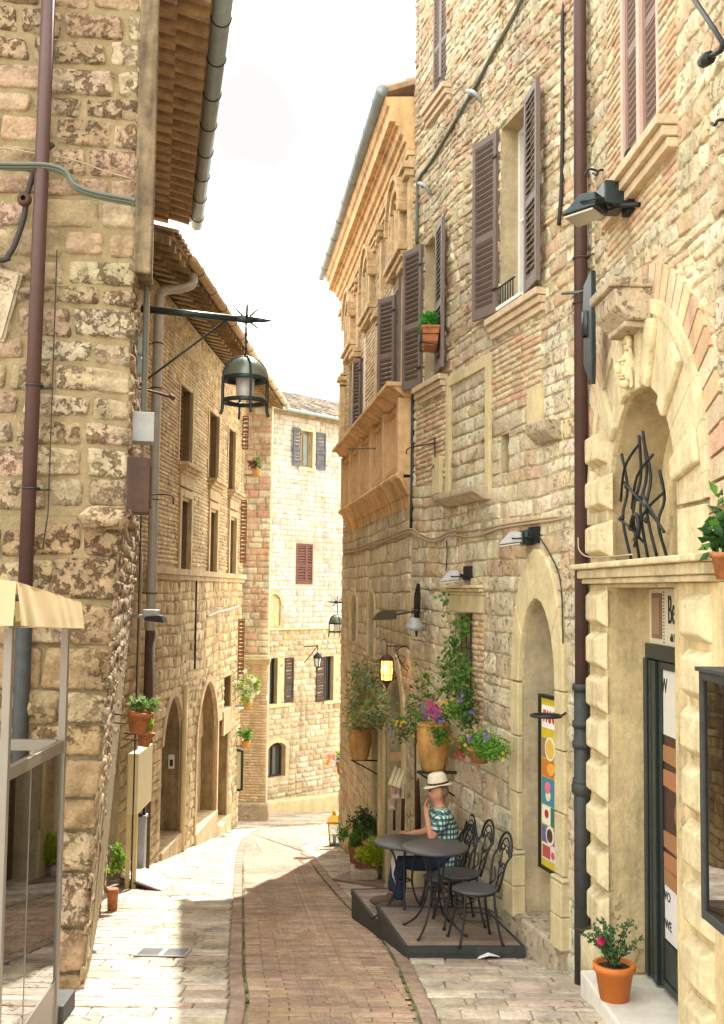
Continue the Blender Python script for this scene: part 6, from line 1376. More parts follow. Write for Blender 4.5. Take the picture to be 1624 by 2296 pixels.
# horn-like fixtures of the cafe
t = thing('wall_spotlight', tuple(wcl(940, 1350, .0)), 'grey spotlight on a pointed black blade bracket above the scroll bracket', 'spotlight')
m = MB(); bl = lambda x, y: wcl(x, y, .16); P = [bl(937, 1308), bl(940, 1310), bl(942, 1340), bl(940, 1372), bl(938, 1400), bl(934, 1428), bl(931, 1400), bl(930, 1365), bl(931, 1335)]
n0 = WB.t*.03; k_ = len(P); m.add([p-n0 for p in P]+[p+n0 for p in P], [tuple(range(k_))[::-1], tuple(range(k_, 2*k_))]+[(i, (i+1) % k_, k_+(i+1) % k_, k_+i) for i in range(k_)]); m.tube([bl(937, 1372), wcl(937, 1372, 0)], .02, 6); m.tube([bl(926, 1372), bl(938, 1370)], .022, 8); m.build('blade_bracket', M_['iron'], t)
c = wcl(930, 1402, .26); m = MB(); m.lathe(tuple(c), [(.11, -.05), (.12, -.055), (.10, .0), (.065, .035), (.05, .075), (.001, .08)], 18); m.build('shade', M_['greybox'], t)
t = thing('wing_lamp', tuple(ocl(880, 1385, .2)), 'black pointed wing-shaped lamp jutting from the wall left of the blade bracket', 'lamp')
m = MB(); P = [wcl(x, y, .35) for x, y in ((833, 1391), (845, 1375), (860, 1367), (889, 1368), (890, 1388), (870, 1390))]; k_ = len(P); n0 = Vector((.0, .05, .0)); m.add([p-n0 for p in P]+[p+n0 for p in P], [tuple(range(k_))[::-1], tuple(range(k_, 2*k_))]+[(i, (i+1) % k_, k_+(i+1) % k_, k_+i) for i in range(k_)]); m.tube([wcl(888, 1378, .35), wcl(925, 1372, .0)], .012, 6); m.build('shade', M_['iron_green'], t, bevel=.006)
# blade sign and clamp on the near pipe
t = thing('blade_bracket', tuple(WN(5.86, 2, .1)), 'long black pointed iron blade clamped beside the brown pipe', 'bracket')
m = MB(); bl = lambda x, y: WN(*WN.hit(x, y, .16), .16); P = [bl(x, y) for x, y in ((1331, 605), (1332, 668), (1331, 720), (1332, 800), (1331, 862), (1322, 842), (1314, 820), (1314, 740), (1312, 690), (1314, 640))]; k_ = len(P); n0 = WN.n*.018
m.add([p-n0 for p in P]+[p+n0 for p in P], [tuple(range(k_))[::-1], tuple(range(k_, 2*k_))]+[(i, (i+1) % k_, k_+(i+1) % k_, k_+i) for i in range(k_)]); m.build('blade', M_['iron_green'], t, bevel=.006)
m = MB(); c = bl(1319, 727); m.lathe((c.x, c.y, c.z), [(.04, -.09), (.046, -.09), (.046, .09), (.04, .09)], 12); m.tube([bl(1262, 658), bl(1300, 655), bl(1320, 654)], .014, 6); m.build('clamp', M_['iron_green'], t)
# iron ring holder
t = thing('pot_ring', tuple(wcl(1258, 1605, 0)), 'empty round iron pot holder ring on the wall in front of the menu board', 'ring holder')
c = wcl(1225, 1605, .20); m = MB(); m.tube([c+Vector((.115*cos(k*pi/14), .115*sin(k*pi/14), .0)) for k in range(28)], .012, 8, closed=True); m.tube([c+Vector((.1, -.04, 0)), wcl(1272, 1597, 0)], .009, 6); m.tube([wcl(1272, 1545, .0), wcl(1272, 1605, .0)], .01, 6); m.build('ring', M_['iron'], t)
# display case on the right edge
uc0 = WN.hit(1577, 1800, .30)[0]; zt = WN.hit(1577, 1505, .30)[1]; zb = WN.hit(1600, 2075, .30)[1]
t = thing('display_case', tuple(WN(uc0-.3, zb, 0)), 'dark framed glass display case on the wall right of the shop door', 'display case')
m = MB(); u1, u0 = uc0, uc0-.75
for a in (u0, u1-.03):
    for w in (.01, .30): m.box(WN, a, a+.03, zb, zt, w-.015+(.0 if w < .1 else -.01), w+.015)
for z in (zb, zt-.04):
    m.box(WN, u0+.03, u1-.03, z, z+.04, .285, .312); m.box(WN, u1-.028, u1-.002, z, z+.04, .03, .284)
m.box(WN, u0, u1+.012, zt, zt+.02, -.0, .33); m.build('frame', M_['pipe_grey'], t, bevel=.004)
m = MB(); m.box(WN, u0+.03, u1-.03, zb+.04, zt-.04, .296, .300); m.box(WN, u1-.016, u1-.012, zb+.04, zt-.04, .03, .28); m.build('glass', M_['glass'], t)
m = MB(); m.box(WN, u0+.03, u1-.03, zb, zb+.02, .02, .28); m.box(WN, u0+.03, u1-.03, zb+.42, zb+.43, .02, .28); m.box(WN, u0+.03, u1-.03, zb+.80, zb+.81, .02, .28); m.build('shelf', M_['glass'], t)
m = MB(); m.box(WN, u0+.02, u1-.02, zb, zt, .0, .015); m.build('back_board', M_['whitepaint'], t)
q = random.Random(2); gd = [((.75, .15, .03), .08, .12, .12), ((.75, .72, .66), .1, .16, .15), ((.7, .2, .08), .05, .12, .12)]
def tin(u, z, w, h, col, label, name='shop_article'):
    m = MB(); m.lathe(tuple(WN(u, z, .17)), [(.001, 0), (w, 0), (w*1.02, h*.1), (w, h*.9), (w*.8, h), (.001, h)], 14, col=col); return single(m, name, M_['paint'], label, 'shop article')
tin(u1-.14, zb+.43, .05, .14, (.75, .17, .03), 'orange tin with pale lettering on the middle shelf of the display case'); tin(u1-.15, zb+.02, .055, .16, (.80, .20, .03), 'orange bowl on the bottom shelf of the display case'); tin(u1-.27, zb+.02, .05, .08, (.75, .72, .7), 'white dish on the bottom shelf of the display case')
m = MB(); m.box(WN, u1-.24, u1-.09, zb+.81, zb+1.02, .15, .17, (.72, .66, .55)); m.box(WN, u1-.21, u1-.12, zb+.85, zb+.99, .17, .175, (.15, .14, .13)); single(m, 'framed_photo', M_['paint'], 'framed dark photo on the top shelf of the display case', 'picture')
# hanging citrus pot at right edge
p = at(1640, 1300, 5.15); t = thing('citrus_pot', (p.x-.02, p.y, p.z), 'glossy dark green plant in a terracotta pot hanging above the display case', 'potted plant')
m = pot_mesh(.07, .13); _pl(m, 'pot', M_['terracotta'], t); m = MB(); m.tube([(.0, 0, .0), (.15, 0, -.03), (.2, 0, -.02)], .006, 5); _pl(m, 'hook', M_['iron'], t); m = MB(); q = random.Random(12)
for (x, z, k) in ((0, .2, 60), (-.05, .25, 26), (.03, .30, 30), (-.06, .16, 16), (-.03, .36, 10)): leaves(m, (x, 0, z), (.07, .07, .07), k, .08, [(.02, .07, .02), (.04, .12, .03), (.10, .25, .03)], .2, aspect=.5, rnd=q)
_pl(m, 'foliage', M_['leaf'], t)
# lamp arm top right
m = MB(); f = lambda x, y, w=.35: WN(*WN.hit(x, y, w), w); m.tube([f(1552, -10), f(1600, 62), f(1621, 96), f(1618, 112), f(1592, 128)], .012, 6); m.tube([f(1592, 128), f(1578, 138)], .03, 8); single(m, 'bent_lamp', M_['iron'], 'angled black arm with a square lamp head at the top right corner', 'lamp arm')
# ================= cables, pipes, small wall things =================
bl = lambda x, y, w=.03: WB(*WB.hit(x, y, w), w)
ol = lambda x, y, w=.03: WO(*WO.hit(x, y, w), w)
nl = lambda x, y, w=.03: WN(*WN.hit(x, y, w), w)
line_tube('wall_cable', smooth_pts([bl(1175, -15), bl(1150, 40), bl(1110, 110), bl(1068, 190), bl(1010, 290), bl(965, 365), bl(940, 400), bl(936, 440), bl(935, 545)], 3), .020, M_['cable'], 'thick grey-green cable running diagonally down past the upper windows', 'cable', 8)
line_tube('wall_cable', smooth_pts([nl(1275, -20, .05), bl(1262, 30), bl(1262, 150), bl(1260, 400), bl(1253, 505)], 3), .017, M_['cable_dark'], 'dark vertical cable just left of the brown downpipe', 'cable', 8)
line_tube('drain_strip', [bl(926, 850, .02), bl(924, 1110, .02), bl(922, 1185, .02)], .022, M_['iron_green'], 'narrow dark strip pipe between the palace and the stone house', 'pipe', 6)
for (a, b, c, d, l) in ((1048, 203, 1080, 228, 'upper blue-grey cable clamp on the diagonal cable'), (940, 410, 965, 436, 'lower blue-grey cable clamp at the bend of the diagonal cable')):
    m = MB(); m.tube(smooth_pts([bl(a, b, .05), bl((a+c)/2, b+4, .09), bl(c, d, .02)], 4), .02, 8); m.ball(bl((a+c)/2-4, b+5, .06), .035, 8); single(m, 'cable_clamp', M_['gutter'], l, 'clamp')
for k, (dy, r, mt, lb) in enumerate(((0, .010, 'cable_tan', 'upper tan cable of the bundle strung along the right wall'), (7, .012, 'cable_tan', 'lower thick tan cable sagging along the right wall'))):
    P = [ol(770, 1232+dy), ol(800, 1228+dy), ol(840, 1215+dy), ol(880, 1200+dy), ol(920, 1186+dy)]+[bl(940, 1196+dy), bl(975, 1208+dy), bl(1010, 1192+dy), bl(1060, 1190+dy*2), bl(1120, 1178+dy), bl(1180, 1168+dy), bl(1240, 1160+dy), bl(1280, 1158)]
    line_tube('cable_run', smooth_pts(P, 4), r, M_[mt], lb, 'cable', 6)
line_tube('loose_wire', smooth_pts([bl(1282, 1160, .05), nl(1296, 1200, .12), nl(1300, 1235, .13), nl(1330, 1250, .14), nl(1420, 1243, .14)], 5), .006, M_['cable_tan'], 'thin loose wire curling down onto the door ledge', 'wire', 5)
line_tube('loose_wire', smooth_pts([bl(1200, 1190), bl(1232, 1240), bl(1256, 1300), bl(1262, 1400), bl(1260, 1460), bl(1242, 1480)], 5), .006, M_['cable_dark'], 'thin dark wire round the right side of the pointed arch', 'wire', 5)
line_tube('loose_wire', smooth_pts([bl(1001, 1212), bl(1003, 1240), bl(1000, 1280)], 4), .006, M_['cable_dark'], 'thin wire down to the floodlight over the grated window', 'wire', 5)
line_tube('wire_arm', smooth_pts([bl(975, 982, .02), bl(973, 993, .02), bl(925, 1002, .3), bl(912, 1010, .35), bl(912, 1018, .35)], 4), .007, M_['iron'], 'thin iron lamp arm reaching left beside the dark strip pipe', 'lamp arm', 6)
line_tube('wire_arm', smooth_pts([bl(975, 985, .03), bl(975, 1035, .03), bl(968, 1050, .1)], 4), .008, M_['iron'], 'short hanging rod with small spot below the thin iron arm', 'lamp arm', 6)
line_tube('wire_arm', smooth_pts([ol(840, 1006, .42), ol(835, 1005, .42), ol(780, 1006, .55)], 4), .009, M_['iron'], 'thin rod along the balcony of the palace', 'rod', 6)
m = MB(); m.tube([ol(864, 1500, .06), ol(862, 1870, .06)], .03, 10); single(m, 'drainpipe', M_['pipe_cream'], 'pale cream drainpipe running down under the lit lantern', 'pipe')
m = MB(); m.tube([bl(936, 1640, .03), bl(937, 1860, .03)], .035, 10); single(m, 'drainpipe', M_['iron_rust'], 'dark grey stacked pipe between the postcard rack and the shop window', 'pipe')
# hooks
m = MB()
for (x, y) in ((1342, 380), (1608, 268)): m.tube(smooth_pts([nl(x+16, y, 0), nl(x+2, y+2, .05), nl(x-4, y+12, .06), nl(x-12, y+8, .06)], 4), .009, 6)
single(m, 'wall_hooks', M_['iron'], 'pair of curled iron hooks on the upper right wall', 'hook')
# postcard rack by the palace arch
t = thing('postcard_rack', tuple(ocl(888, 1780, .25)), 'slatted wooden rack with postcards and prints at the arched shop entrance', 'display rack')
m = MB(); up = Vector((0, 0, 1))
for k in range(3):
    a = ol(882+9*k+8, 1722+3*k, .18); b = ol(868+9*k+8, 1762+3*k, .55); s_ = WO.t*-.055+Vector((.02, 0, 0)); m.hexa([b-s_*.5, b+s_*.5, a+s_*.5, a-s_*.5]+[v+Vector((-.01, -.01, .015)) for v in (b-s_*.5, b+s_*.5, a+s_*.5, a-s_*.5)], (.52, .45, .27))
for (x0, y0, x1, y1, c) in ((878, 1765, 900, 1792, (.45, .30, .27)), (874, 1792, 890, 1815, (.42, .34, .27)), (898, 1760, 908, 1790, (.5, .42, .3))):
    P = [ol(x, y, .45) for x, y in ((x0, y1), (x1, y1), (x1, y0), (x0, y0))]; m.hexa(P+[p+Vector((-.01, -.02, 0)) for p in P], c)
for (x0, y0, x1, y1, c) in ((880, 1768, 888, 1778, (.6, .25, .2)), (890, 1769, 898, 1780, (.3, .2, .35)), (881, 1781, 897, 1789, (.6, .5, .4)), (876, 1795, 888, 1803, (.3, .2, .15)), (876, 1806, 886, 1812, (.55, .45, .38))):
    P = [ol(x, y, .475) for x, y in ((x0, y1), (x1, y1), (x1, y0), (x0, y0))]; m.hexa(P+[p+Vector((-.008, -.015, 0)) for p in P], c)
m.build('cards', M_['paint'], t); m = MB(); m.tube([ol(905, 1760, .3), ol(903, 1862, .3)], .02, 6); m.tube([ol(884, 1762, .3), ol(884, 1862, .3)], .015, 6); m.build('post', M_['wood_dark'], t)
m = MB(); P = [ol(x, y, .02) for x, y in ((877, 1708), (904, 1706), (904, 1686), (877, 1688))]; m.hexa(P+[p+WO.n*.03 for p in P]); single(m, 'shop_sign', mat('tan_sign_board', (.48, .33, .18), .7, var=.2), 'tan board sign under the purple flowers in the arched entrance', 'sign')
m = MB(); P = [bl(x, y, .2) for x, y in ((958, 1768), (1010, 1768), (998, 1735), (984, 1736))]
# brass lantern on the ground at the palace corner
p = ground(750, 1896); t = thing('floor_lantern', (p.x-.0, p.y, gz(p.y)), 'brass topped glass floor lantern standing in the sun at the palace corner', 'lantern'); s = .132
m = MB()
for a, b in ((-1, -1), (1, -1), (1, 1), (-1, 1)): m.tube([(a*s*.62, b*s*.62, .02), (a*s*.85, b*s*.85, .40)], .009, 6)
m.hexa([Vector((a*s*1.02, b*s*1.02, .40)) for a, b in ((-1, -1), (1, -1), (1, 1), (-1, 1))]+[Vector((a*s*1.05, b*s*1.05, .44)) for a, b in ((-1, -1), (1, -1), (1, 1), (-1, 1))]); m.hexa([Vector((a*s*1.0, b*s*1.0, .441)) for a, b in ((-1, -1), (1, -1), (1, 1), (-1, 1))]+[Vector((a*s*.38, b*s*.38, .54)) for a, b in ((-1, -1), (1, -1), (1, 1), (-1, 1))])
m.lathe((0, 0, 0), [(.045, .54), (.045, .57), (.03, .58), (.028, .61), (.001, .62)], 12); _pl(m, 'frame', M_['brass'], t); m = MB(); m.box(XYZ, -s*.66, s*.66, -s*.66, s*.66, 0, .03); _pl(m, 'base', M_['iron_green'], t)
m = MB(); A = [(-1, -1), (1, -1), (1, 1), (-1, 1)]
for (a, b), (c, d) in zip(A, A[1:]+A[:1]): m.quad((a*s*.6, b*s*.6, .03), (c*s*.6, d*s*.6, .03), (c*s*.83, d*s*.83, .40), (a*s*.83, b*s*.83, .40))
_pl(m, 'glass', M_['glass'], t); m = MB(); m.lathe((0, 0, .03), [(.03, 0), (.03, .16), (.001, .17)], 12); _pl(m, 'candle', M_['whitepaint'], t)
# napkin, blue tile, curb arc
p = ground(1095, 2152); m = MB(); q = random.Random(6)
m.add([(p.x+x, p.y+y, gz(p.y+y)+.008+z) for x, y, z in ((-.09, -.03, 0), (0, -.05, .03), (.09, -.02, .02), (.10, .03, .0), (.02, .05, .035), (-.07, .03, .01), (0, 0, .045))], [(0, 1, 6), (1, 2, 6), (2, 3, 6), (3, 4, 6), (4, 5, 6), (5, 0, 6)]); o = single(m, 'crumpled_napkin', M_['paper'], 'crumpled white paper napkin lying on the paving below the deck', 'napkin'); sf = o.modifiers.new('s', 'SOLIDIFY'); sf.thickness = .004
p = ground(1248, 2160); m = MB(); m.hexa([Vector((p.x+x, p.y+y, gz(p.y+y)+z)) for z in (0, .02) for x, y in ((-.10, -.05), (.08, -.07), (.07, .05), (-.06, .04))]); single(m, 'blue_scrap', mat('blue_grey_scrap', (.16, .22, .25), .7, var=.2), 'flat blue-grey scrap on the paving at the foot of the downpipe', 'scrap')
# iron hatch / drain grate
def grate(x0, y0, x1, y1, label):
    a = ground(x0, y0); b = ground(x1, y1); m = MB(); g = lambda u, v, w: Vector((u, v, gz(v)+w)); X0, X1 = a.x, b.x; Y1, Y0 = a.y, b.y
    t = thing('drain_grate', ((X0+X1)/2, (Y0+Y1)/2, gz((Y0+Y1)/2)), label, 'drain grate'); m = MB(); m.hexa([g(X0, Y0, .004), g(X1, Y0, .004), g(X1, Y1, .004), g(X0, Y1, .004), g(X0, Y0, .012), g(X1, Y0, .012), g(X1, Y1, .012), g(X0, Y1, .012)]); m.build('pit', M_['dark'], t)
    m = MB(); bar = lambda u0, u1, v0, v1: m.hexa([g(u0, v0, .010), g(u1, v0, .010), g(u1, v1, .010), g(u0, v1, .010), g(u0, v0, .019), g(u1, v0, .019), g(u1, v1, .019), g(u0, v1, .019)])
    bar(X0-.02, X1+.02, Y0-.02, Y0); bar(X0-.02, X1+.02, Y1, Y1+.02); bar(X0-.02, X0, Y0, Y1); bar(X1, X1+.02, Y0, Y1); mid = (X0+X1)/2; bar(mid-.02, mid+.02, Y0, Y1); n = 9
    for k in range(n): v = Y0+(Y1-Y0)*(k+.5)/n; bar(X0, mid-.02, v-.005, v+.005); bar(mid+.02, X1, v-.005, v+.005)
    m.build('bars', M_['greybox'], t)
grate(322, 2131, 412, 2148, 'double iron drain grate in the left pavement')
# wedge ramp at the side door of the corner house
t = thing('loading_ramp', tuple(ground(330, 1990)), 'bright white ribbed metal ramp leaning from the left wall down to the pavement', 'ramp')
A = ground(270, 1990); B = ground(362, 2000); C = ground(395, 1985); D = ground(285, 1958); g = lambda p, h: Vector((p.x, p.y, gz(p.y)+h)); m = MB()
m.hexa([g(A, .12), g(B, .0), g(C, .0), g(D, .16), g(A, .15), g(B, .02), g(C, .02), g(D, .19)]); 
for k in range(12):
    f = (k+.5)/12; p = g(A, .15).lerp(g(B, .02), f); q_ = g(D, .19).lerp(g(C, .02), f); d = (g(B, .02)-g(A, .15)).normalized()*.012; m.hexa([p-d, p+d, q_+d, q_-d]+[v+Vector((0, 0, .008)) for v in (p-d, p+d, q_+d, q_-d)])
m.build('plate', mat('white_ramp_paint', (.68, .67, .66), .5), t); m = MB(); m.tube([g(A, .11), g(B, .0)], .012, 6); m.build('edge_rod', mat('maroon_edge', (.16, .06, .06), .6), t)
# ---- left wall things
fl1 = lambda x, y, w=.05: (lambda d: d*((8.0+.107*1.765-.02-w)/(d.y-.107*d.x)))(ray(x, y))
pd = thing('downpipe', tuple(fl1(90, 1300)), 'tall brown downpipe crossing the rough stone wall on the left', 'downpipe')
m = MB(); a = fl1(111, 0, .14); b = fl1(62, 1340, .14); b = Vector((a.x-.03, a.y, b.z)); a = Vector((a.x, a.y, 6)); m.tube([a, b], .052, 14); m.build('pipe', M_['pipe_brown'], pd)
m = MB(); c = Vector((b.x, b.y, gz(8))); m.tube([b, c], .058, 14); m.tube([b+Vector((0, 0, -.02)), b+Vector((0, 0, .06))], .068, 14); m.build('cast_iron_foot', M_['pipe_grey'], pd); m = MB()
for y in (870, 1098, 1335): z = fl1(90, y).z; m.tube([(a.x-.012+.062*cos(k*pi/6), a.y+.062*sin(k*pi/6), z) for k in range(12)], .008, 6, closed=True); m.tube([(a.x-.1, a.y+.1, z), (a.x+.1, a.y+.1, z)], .008, 6)
m.build('pipe_clamp', M_['iron_green'], pd)
m = MB(); u = fl1(51, 1600, .10); P = [fl1(x, y, .10) for x, y in ((44, 1652), (60, 1648), (60, 1628), (44, 1632))]
for k, (dy, r) in enumerate(((0, .014), (7, .012), (12, .010))):
    P = [fl1(x, y+dy, .20-.02*k) for x, y in ((-420, 362), (-20, 366), (40, 367), (90, 367), (125, 372), (150, 385), (165, 410), (195, 425), (240, 436), (290, 445), (303, 450))]
    line_tube('electric_cable', smooth_pts(P, 4), r, M_['cable'], ['topmost', 'middle', 'lowest'][k]+' cable of the grey-green bundle crossing in front of the left downpipe', 'cable', 7)
line_tube('electric_cable', smooth_pts([fl1(x, y, .10) for x, y in ((120, 322), (95, 345), (80, 375), (72, 400), (60, 440), (55, 480), (40, 530), (20, 570), (-15, 585), (-300, 600))], 4), .022, M_['cable_dark'], 'thick dark cable looping behind the left downpipe down to the frame edge', 'cable', 8)
m = MB(); c = fl1(55, 447, .12); m.lathe(tuple(c), [(.001, -.03), (.045, -.03), (.055, 0), (.045, .03), (.02, .035)], 14, axis=(0, -1, 0)); single(m, 'cable_joint', M_['iron_rust'], 'round rusty joint box on the dark looping cable', 'junction box')
line_tube('thin_wire', smooth_pts([fl1(x, y, .07) for x, y in ((-15, 328), (90, 345), (170, 360), (240, 385), (295, 400))], 3), .006, M_['cable_tan'], 'thin pale wire above the cable bundle on the left wall', 'wire', 5)
line_tube('thin_wire', [fl1(128, 560, .06), fl1(108, 1150, .06), fl1(96, 1230, .06)], .005, M_['cable_dark'], 'thin dark vertical wire right of the left downpipe', 'wire', 5)
sl = lambda u, z, w=.05: W1s(u, z, w)
def sw(x, y, Y): return at(x, y, Y)
for k, (u0, w, r, mt, z0, z1, lb) in enumerate(((.35, .10, .022, 'cable', 1.3, 2.75, 'thick pale green conduit on the corner of the left house'), (.75, .11, .016, 'cable_tan', .9, 3.0, 'slim tan conduit next to the green one on the corner'), (4.6, .05, .009, 'cable_dark', -3.4, .9, 'dark wire running down the side wall towards the small green plant'), (5.6, .06, .014, 'cable_tan', -3.2, .4, 'pale conduit low on the side wall behind the utility cabinet'))):
    line_tube('conduit', smooth_pts([sl(u0, z1, w), sl(u0+.02, (z1+z0)/2, w), sl(u0, z0, w)], 5), r, M_[mt], lb, 'conduit', 7)
m = MB()
for (x, y) in ((308, 405), (306, 440), (310, 455), (300, 448)): m.ball(sw(x, y, 8.35), (.025, .03, .035), 8)
m.tube([sw(309, 410, 8.35), sw(311, 432, 8.35)], .035, 8); single(m, 'insulators', M_['greybox'], 'cluster of grey and white cable insulators on the corner timber', 'insulator')
# floodlight on the lower left
t = thing('floodlight', tuple(sw(325, 1378, 9.6)), 'black twin-headed floodlight low on the left house corner', 'floodlight'); m = MB(); b = sw(323, 1378, 9.6); e = sw(345, 1376, 9.6)
f = lambda a, h, c: Vector((b.x+a, b.y+c, b.z+h)); m.box(f, .0, .13, -.02, .045, -.08, .08); m.box(f, -.05, .02, -.03, .0, -.03, .03); m.build('driver_box', M_['greybox'], t, bevel=.01)
m = MB(); m.hexa([f(.02, -.05, -.11), f(.20, -.07, -.11), f(.20, -.07, .06), f(.02, -.05, .06), f(.03, -.015, -.11), f(.17, -.0, -.11), f(.17, -.0, .06), f(.03, -.015, .06)]); m.build('head', M_['iron'], t, bevel=.012)
# boxes
def wbox(u, z0, z1, w0, w1, du, mt, name, lb, cat, b=.006):
    m = MB(); m.box(W1s, u, u+du, z0, z1, w0, w1); return single(m, name, M_[mt], lb, cat, bevel=b)
zz = lambda y, Y: at(300, y, Y).z
wbox(.12, zz(992, 8.2), zz(926, 8.2), .02, .19, .22, 'greybox', 'electric_box', 'pale grey electric box high on the left house corner', 'electrical box')
t = wbox(-.05, zz(1150, 8.0), zz(1025, 8.0), .0, .17, .26, 'wood_dark', 'meter_box', 'old brown wooden meter box above the corbel stone on the corner', 'electrical box'); m = MB(); m.box(W1s, -.02, .18, zz(1135, 8.0), zz(1045, 8.0), .17, .185); m.build('door', M_['iron_rust'], t)
wbox(.6, zz(840, 8.6), zz(800, 8.6), .02, .09, .12, 'gutter', 'lamp_ballast', 'lower grey cylinder box below the lantern bracket', 'electrical box', .02); wbox(.6, zz(795, 8.6), zz(755, 8.6), .02, .08, .10, 'gutter', 'lamp_ballast', 'upper grey cylinder box just under the lantern bracket', 'electrical box', .02)
m = MB(); m.tube(smooth_pts([sl(1.2, zz(875, 9.3), .02), sw(350, 880, 9.4), sw(388, 892, 9.3)], 4), .012, 6); m.tube([sw(380, 886, 9.3), sw(391, 895, 9.3)], .02, 8); single(m, 'security_camera', M_['iron_rust'], 'small spot on a thin arm above the grey electric boxes', 'camera')
m = MB(); m.tube(smooth_pts([sl(1.2, zz(1118, 9.3), .02), sw(350, 1108, 9.4), sw(386, 1112, 9.3), sw(388, 1130, 9.3)], 4), .008, 6); single(m, 'wire_arm', M_['iron_rust'], 'thin bent wire arm below the boxes on the left', 'wire arm')
# white downpipe between the left houses
pd = thing('downpipe', tuple(W4(.9, -2, .1)), 'pale grey downpipe with a swan neck between the two left houses', 'downpipe'); X0 = at(348, 1000, 14.9).x; Yp = 14.9; m = MB()
P = [at(432, 612, 15.2), at(431, 636, 15.2), at(408, 646, 15.1), at(366, 652, 15.0), at(356, 668, Yp)]; P[-1] = Vector((X0, Yp, P[-1].z)); m.tube(smooth_pts(P, 5)+[Vector((X0, Yp, zq)) for zq in (3.3, 1.5, 0, -1.6)], .068, 14); m.build('pipe', M_['pipe_white'], pd)
m = MB(); m.tube([Vector((X0, Yp, -.6)), Vector((X0, Yp, gz(Yp)))], .072, 12); m.build('cast_iron_foot', M_['iron_rust'], pd); m = MB()
for y in (770, 870, 1120, 1330): z = at(345, y, Yp).z; m.tube([(X0+.075*cos(k*pi/6), Yp+.075*sin(k*pi/6), z) for k in range(12)], .009, 6, closed=True); m.tube([(X0-.06, Yp, z), (X0-.25, Yp+.1, z)], .01, 5)
m.build('pipe_clamp', M_['iron_rust'], pd)
m = MB(); a = W4(*W4.hit(416, 1535, .06), .06); b = W4(*W4.hit(402, 1884, .06), .06); m.tube([a, Vector((a.x, a.y, gz(a.y)))], .05, 10); single(m, 'drainpipe', M_['pipe_cream'], 'cream pipe between the two arched doors of the left house', 'pipe')
m = MB(); a = W4(*W4.hit(441, 1290, .04), .04); m.tube([a, W4(*W4.hit(437, 1500, .04), .04)], .018, 6); single(m, 'wall_cable', M_['cable_dark'], 'dark cable down the wall above the cream pipe', 'cable')
line_tube('wall_cable', smooth_pts([W4(*W4.hit(x, y, .04), .04) for x, y in ((465, 1382), (490, 1372), (515, 1366), (535, 1358))], 4), .025, M_['pipe_white'], 'pale sagging cable high on the left house near its far end', 'cable', 6)
# utility cabinet, tall sign, grey bollard box
t = thing('utility_cabinet', tuple(at(298, 1900, 13.2)), 'beige utility cabinet on legs against the left wall', 'cabinet'); Yc = 13.2; a = at(283, 1828, Yc); b = at(305, 1690, Yc)
m = MB(); x0 = at(285, 1760, Yc).x; x1 = at(309, 1760, Yc).x; zt = at(300, 1690, Yc).z; zb = at(300, 1828, Yc).z; m.box(XYZ, x0, x1, Yc, Yc+.9, zb, zt); m.build('cabinet', M_['beige'], t, bevel=.01); m = MB(); m.box(XYZ, x0+.015, x1-.015, Yc-.012, Yc-.001, zb+.25, zt-.05); m.build('door', M_['beige'], t, bevel=.004)
m = MB(); m.box(XYZ, x1-.05, x1, Yc+.02, Yc+.07, gz(Yc)-.05, zb-.001); m.box(XYZ, x0, x0+.05, Yc+.02, Yc+.07, gz(Yc)-.05, zb-.001); m.build('leg', M_['pipe_cream'], t)
t = thing('notice_case', tuple(at(318, 1820, 14.6)), 'tall narrow dark framed notice case just right of the beige cabinet', 'notice case'); Yc = 14.2; x0 = at(308, 1760, Yc).x; x1 = at(322, 1760, Yc).x; zt = at(316, 1675, Yc).z; zb = at(316, 1828, Yc).z; m = MB(); m.box(XYZ, x0, x1, Yc, Yc+.03, zb+.02, zt-.02); m.build('panel', mat('pale_green_print', (.55, .60, .42), .3), t); m = MB(); m.box(XYZ, x1-.001, x1+.035, Yc-.02, Yc+.04, zb, zt); m.box(XYZ, x0, x1-.002, Yc-.02, Yc+.04, zb-.02, zb+.018); m.build('frame', M_['iron'], t)
t = thing('meter_post', tuple(at(312, 1910, 14.4)), 'grey square metal post box with a pale lid below the notice case', 'post'); Yc = 14.3; x0 = at(301, 1860, Yc).x; x1 = at(325, 1860, Yc).x; zt = at(312, 1836, Yc).z; m = MB(); m.box(XYZ, x0, x1, Yc, Yc+.14, gz(Yc)-.1, zt); m.build('post', M_['greybox'], t, bevel=.008); m = MB(); m.box(XYZ, x0-.012, x1+.012, Yc-.012, Yc+.152, zt+.001, zt+.04); m.build('lid', M_['gutter'], t)
# hanging flower pots on the corner wall
def hpot(x, y, Y, r, h, label, cols, seed):
    p = at(x, y, Y); t = thing('hanging_pot', (p.x, p.y, p.z), label, 'potted plant', 'terracotta pots hung on the left side wall'); m = pot_mesh(r, h, .02, .66); M0 = Matrix.Rotation(radians(10), 3, 'Y'); m.v = [tuple(M0 @ Vector(v)) for v in m.v]; _pl(m, 'pot', M_['terracotta'], t)
    m = MB(); m.tube([(-r*.9, 0, h*.8), (-r-.12, .02, h*.84)], .008, 6); m.tube([(-r*.7, 0, h*.4), (-r-.12, .02, h*.44)], .006, 6); _pl(m, 'hook', M_['iron_rust'], t)
    m = MB(); q = random.Random(seed)
    for k in range(5): leaves(m, (q.gauss(.02, r*.45), q.gauss(0, r*.4), h+.05+q.gauss(0, .015)), (r*.5, r*.5, .06), 60, .05, cols, .1, aspect=.7, rnd=q)
    _pl(m, 'foliage', M_['leaf'], t)
hpot(307, 1643, 9.6, .105, .19, 'upper and larger terracotta pot with pale green leaves on the left side wall', [(.20, .34, .08), (.30, .42, .18), (.14, .26, .05)], 3)
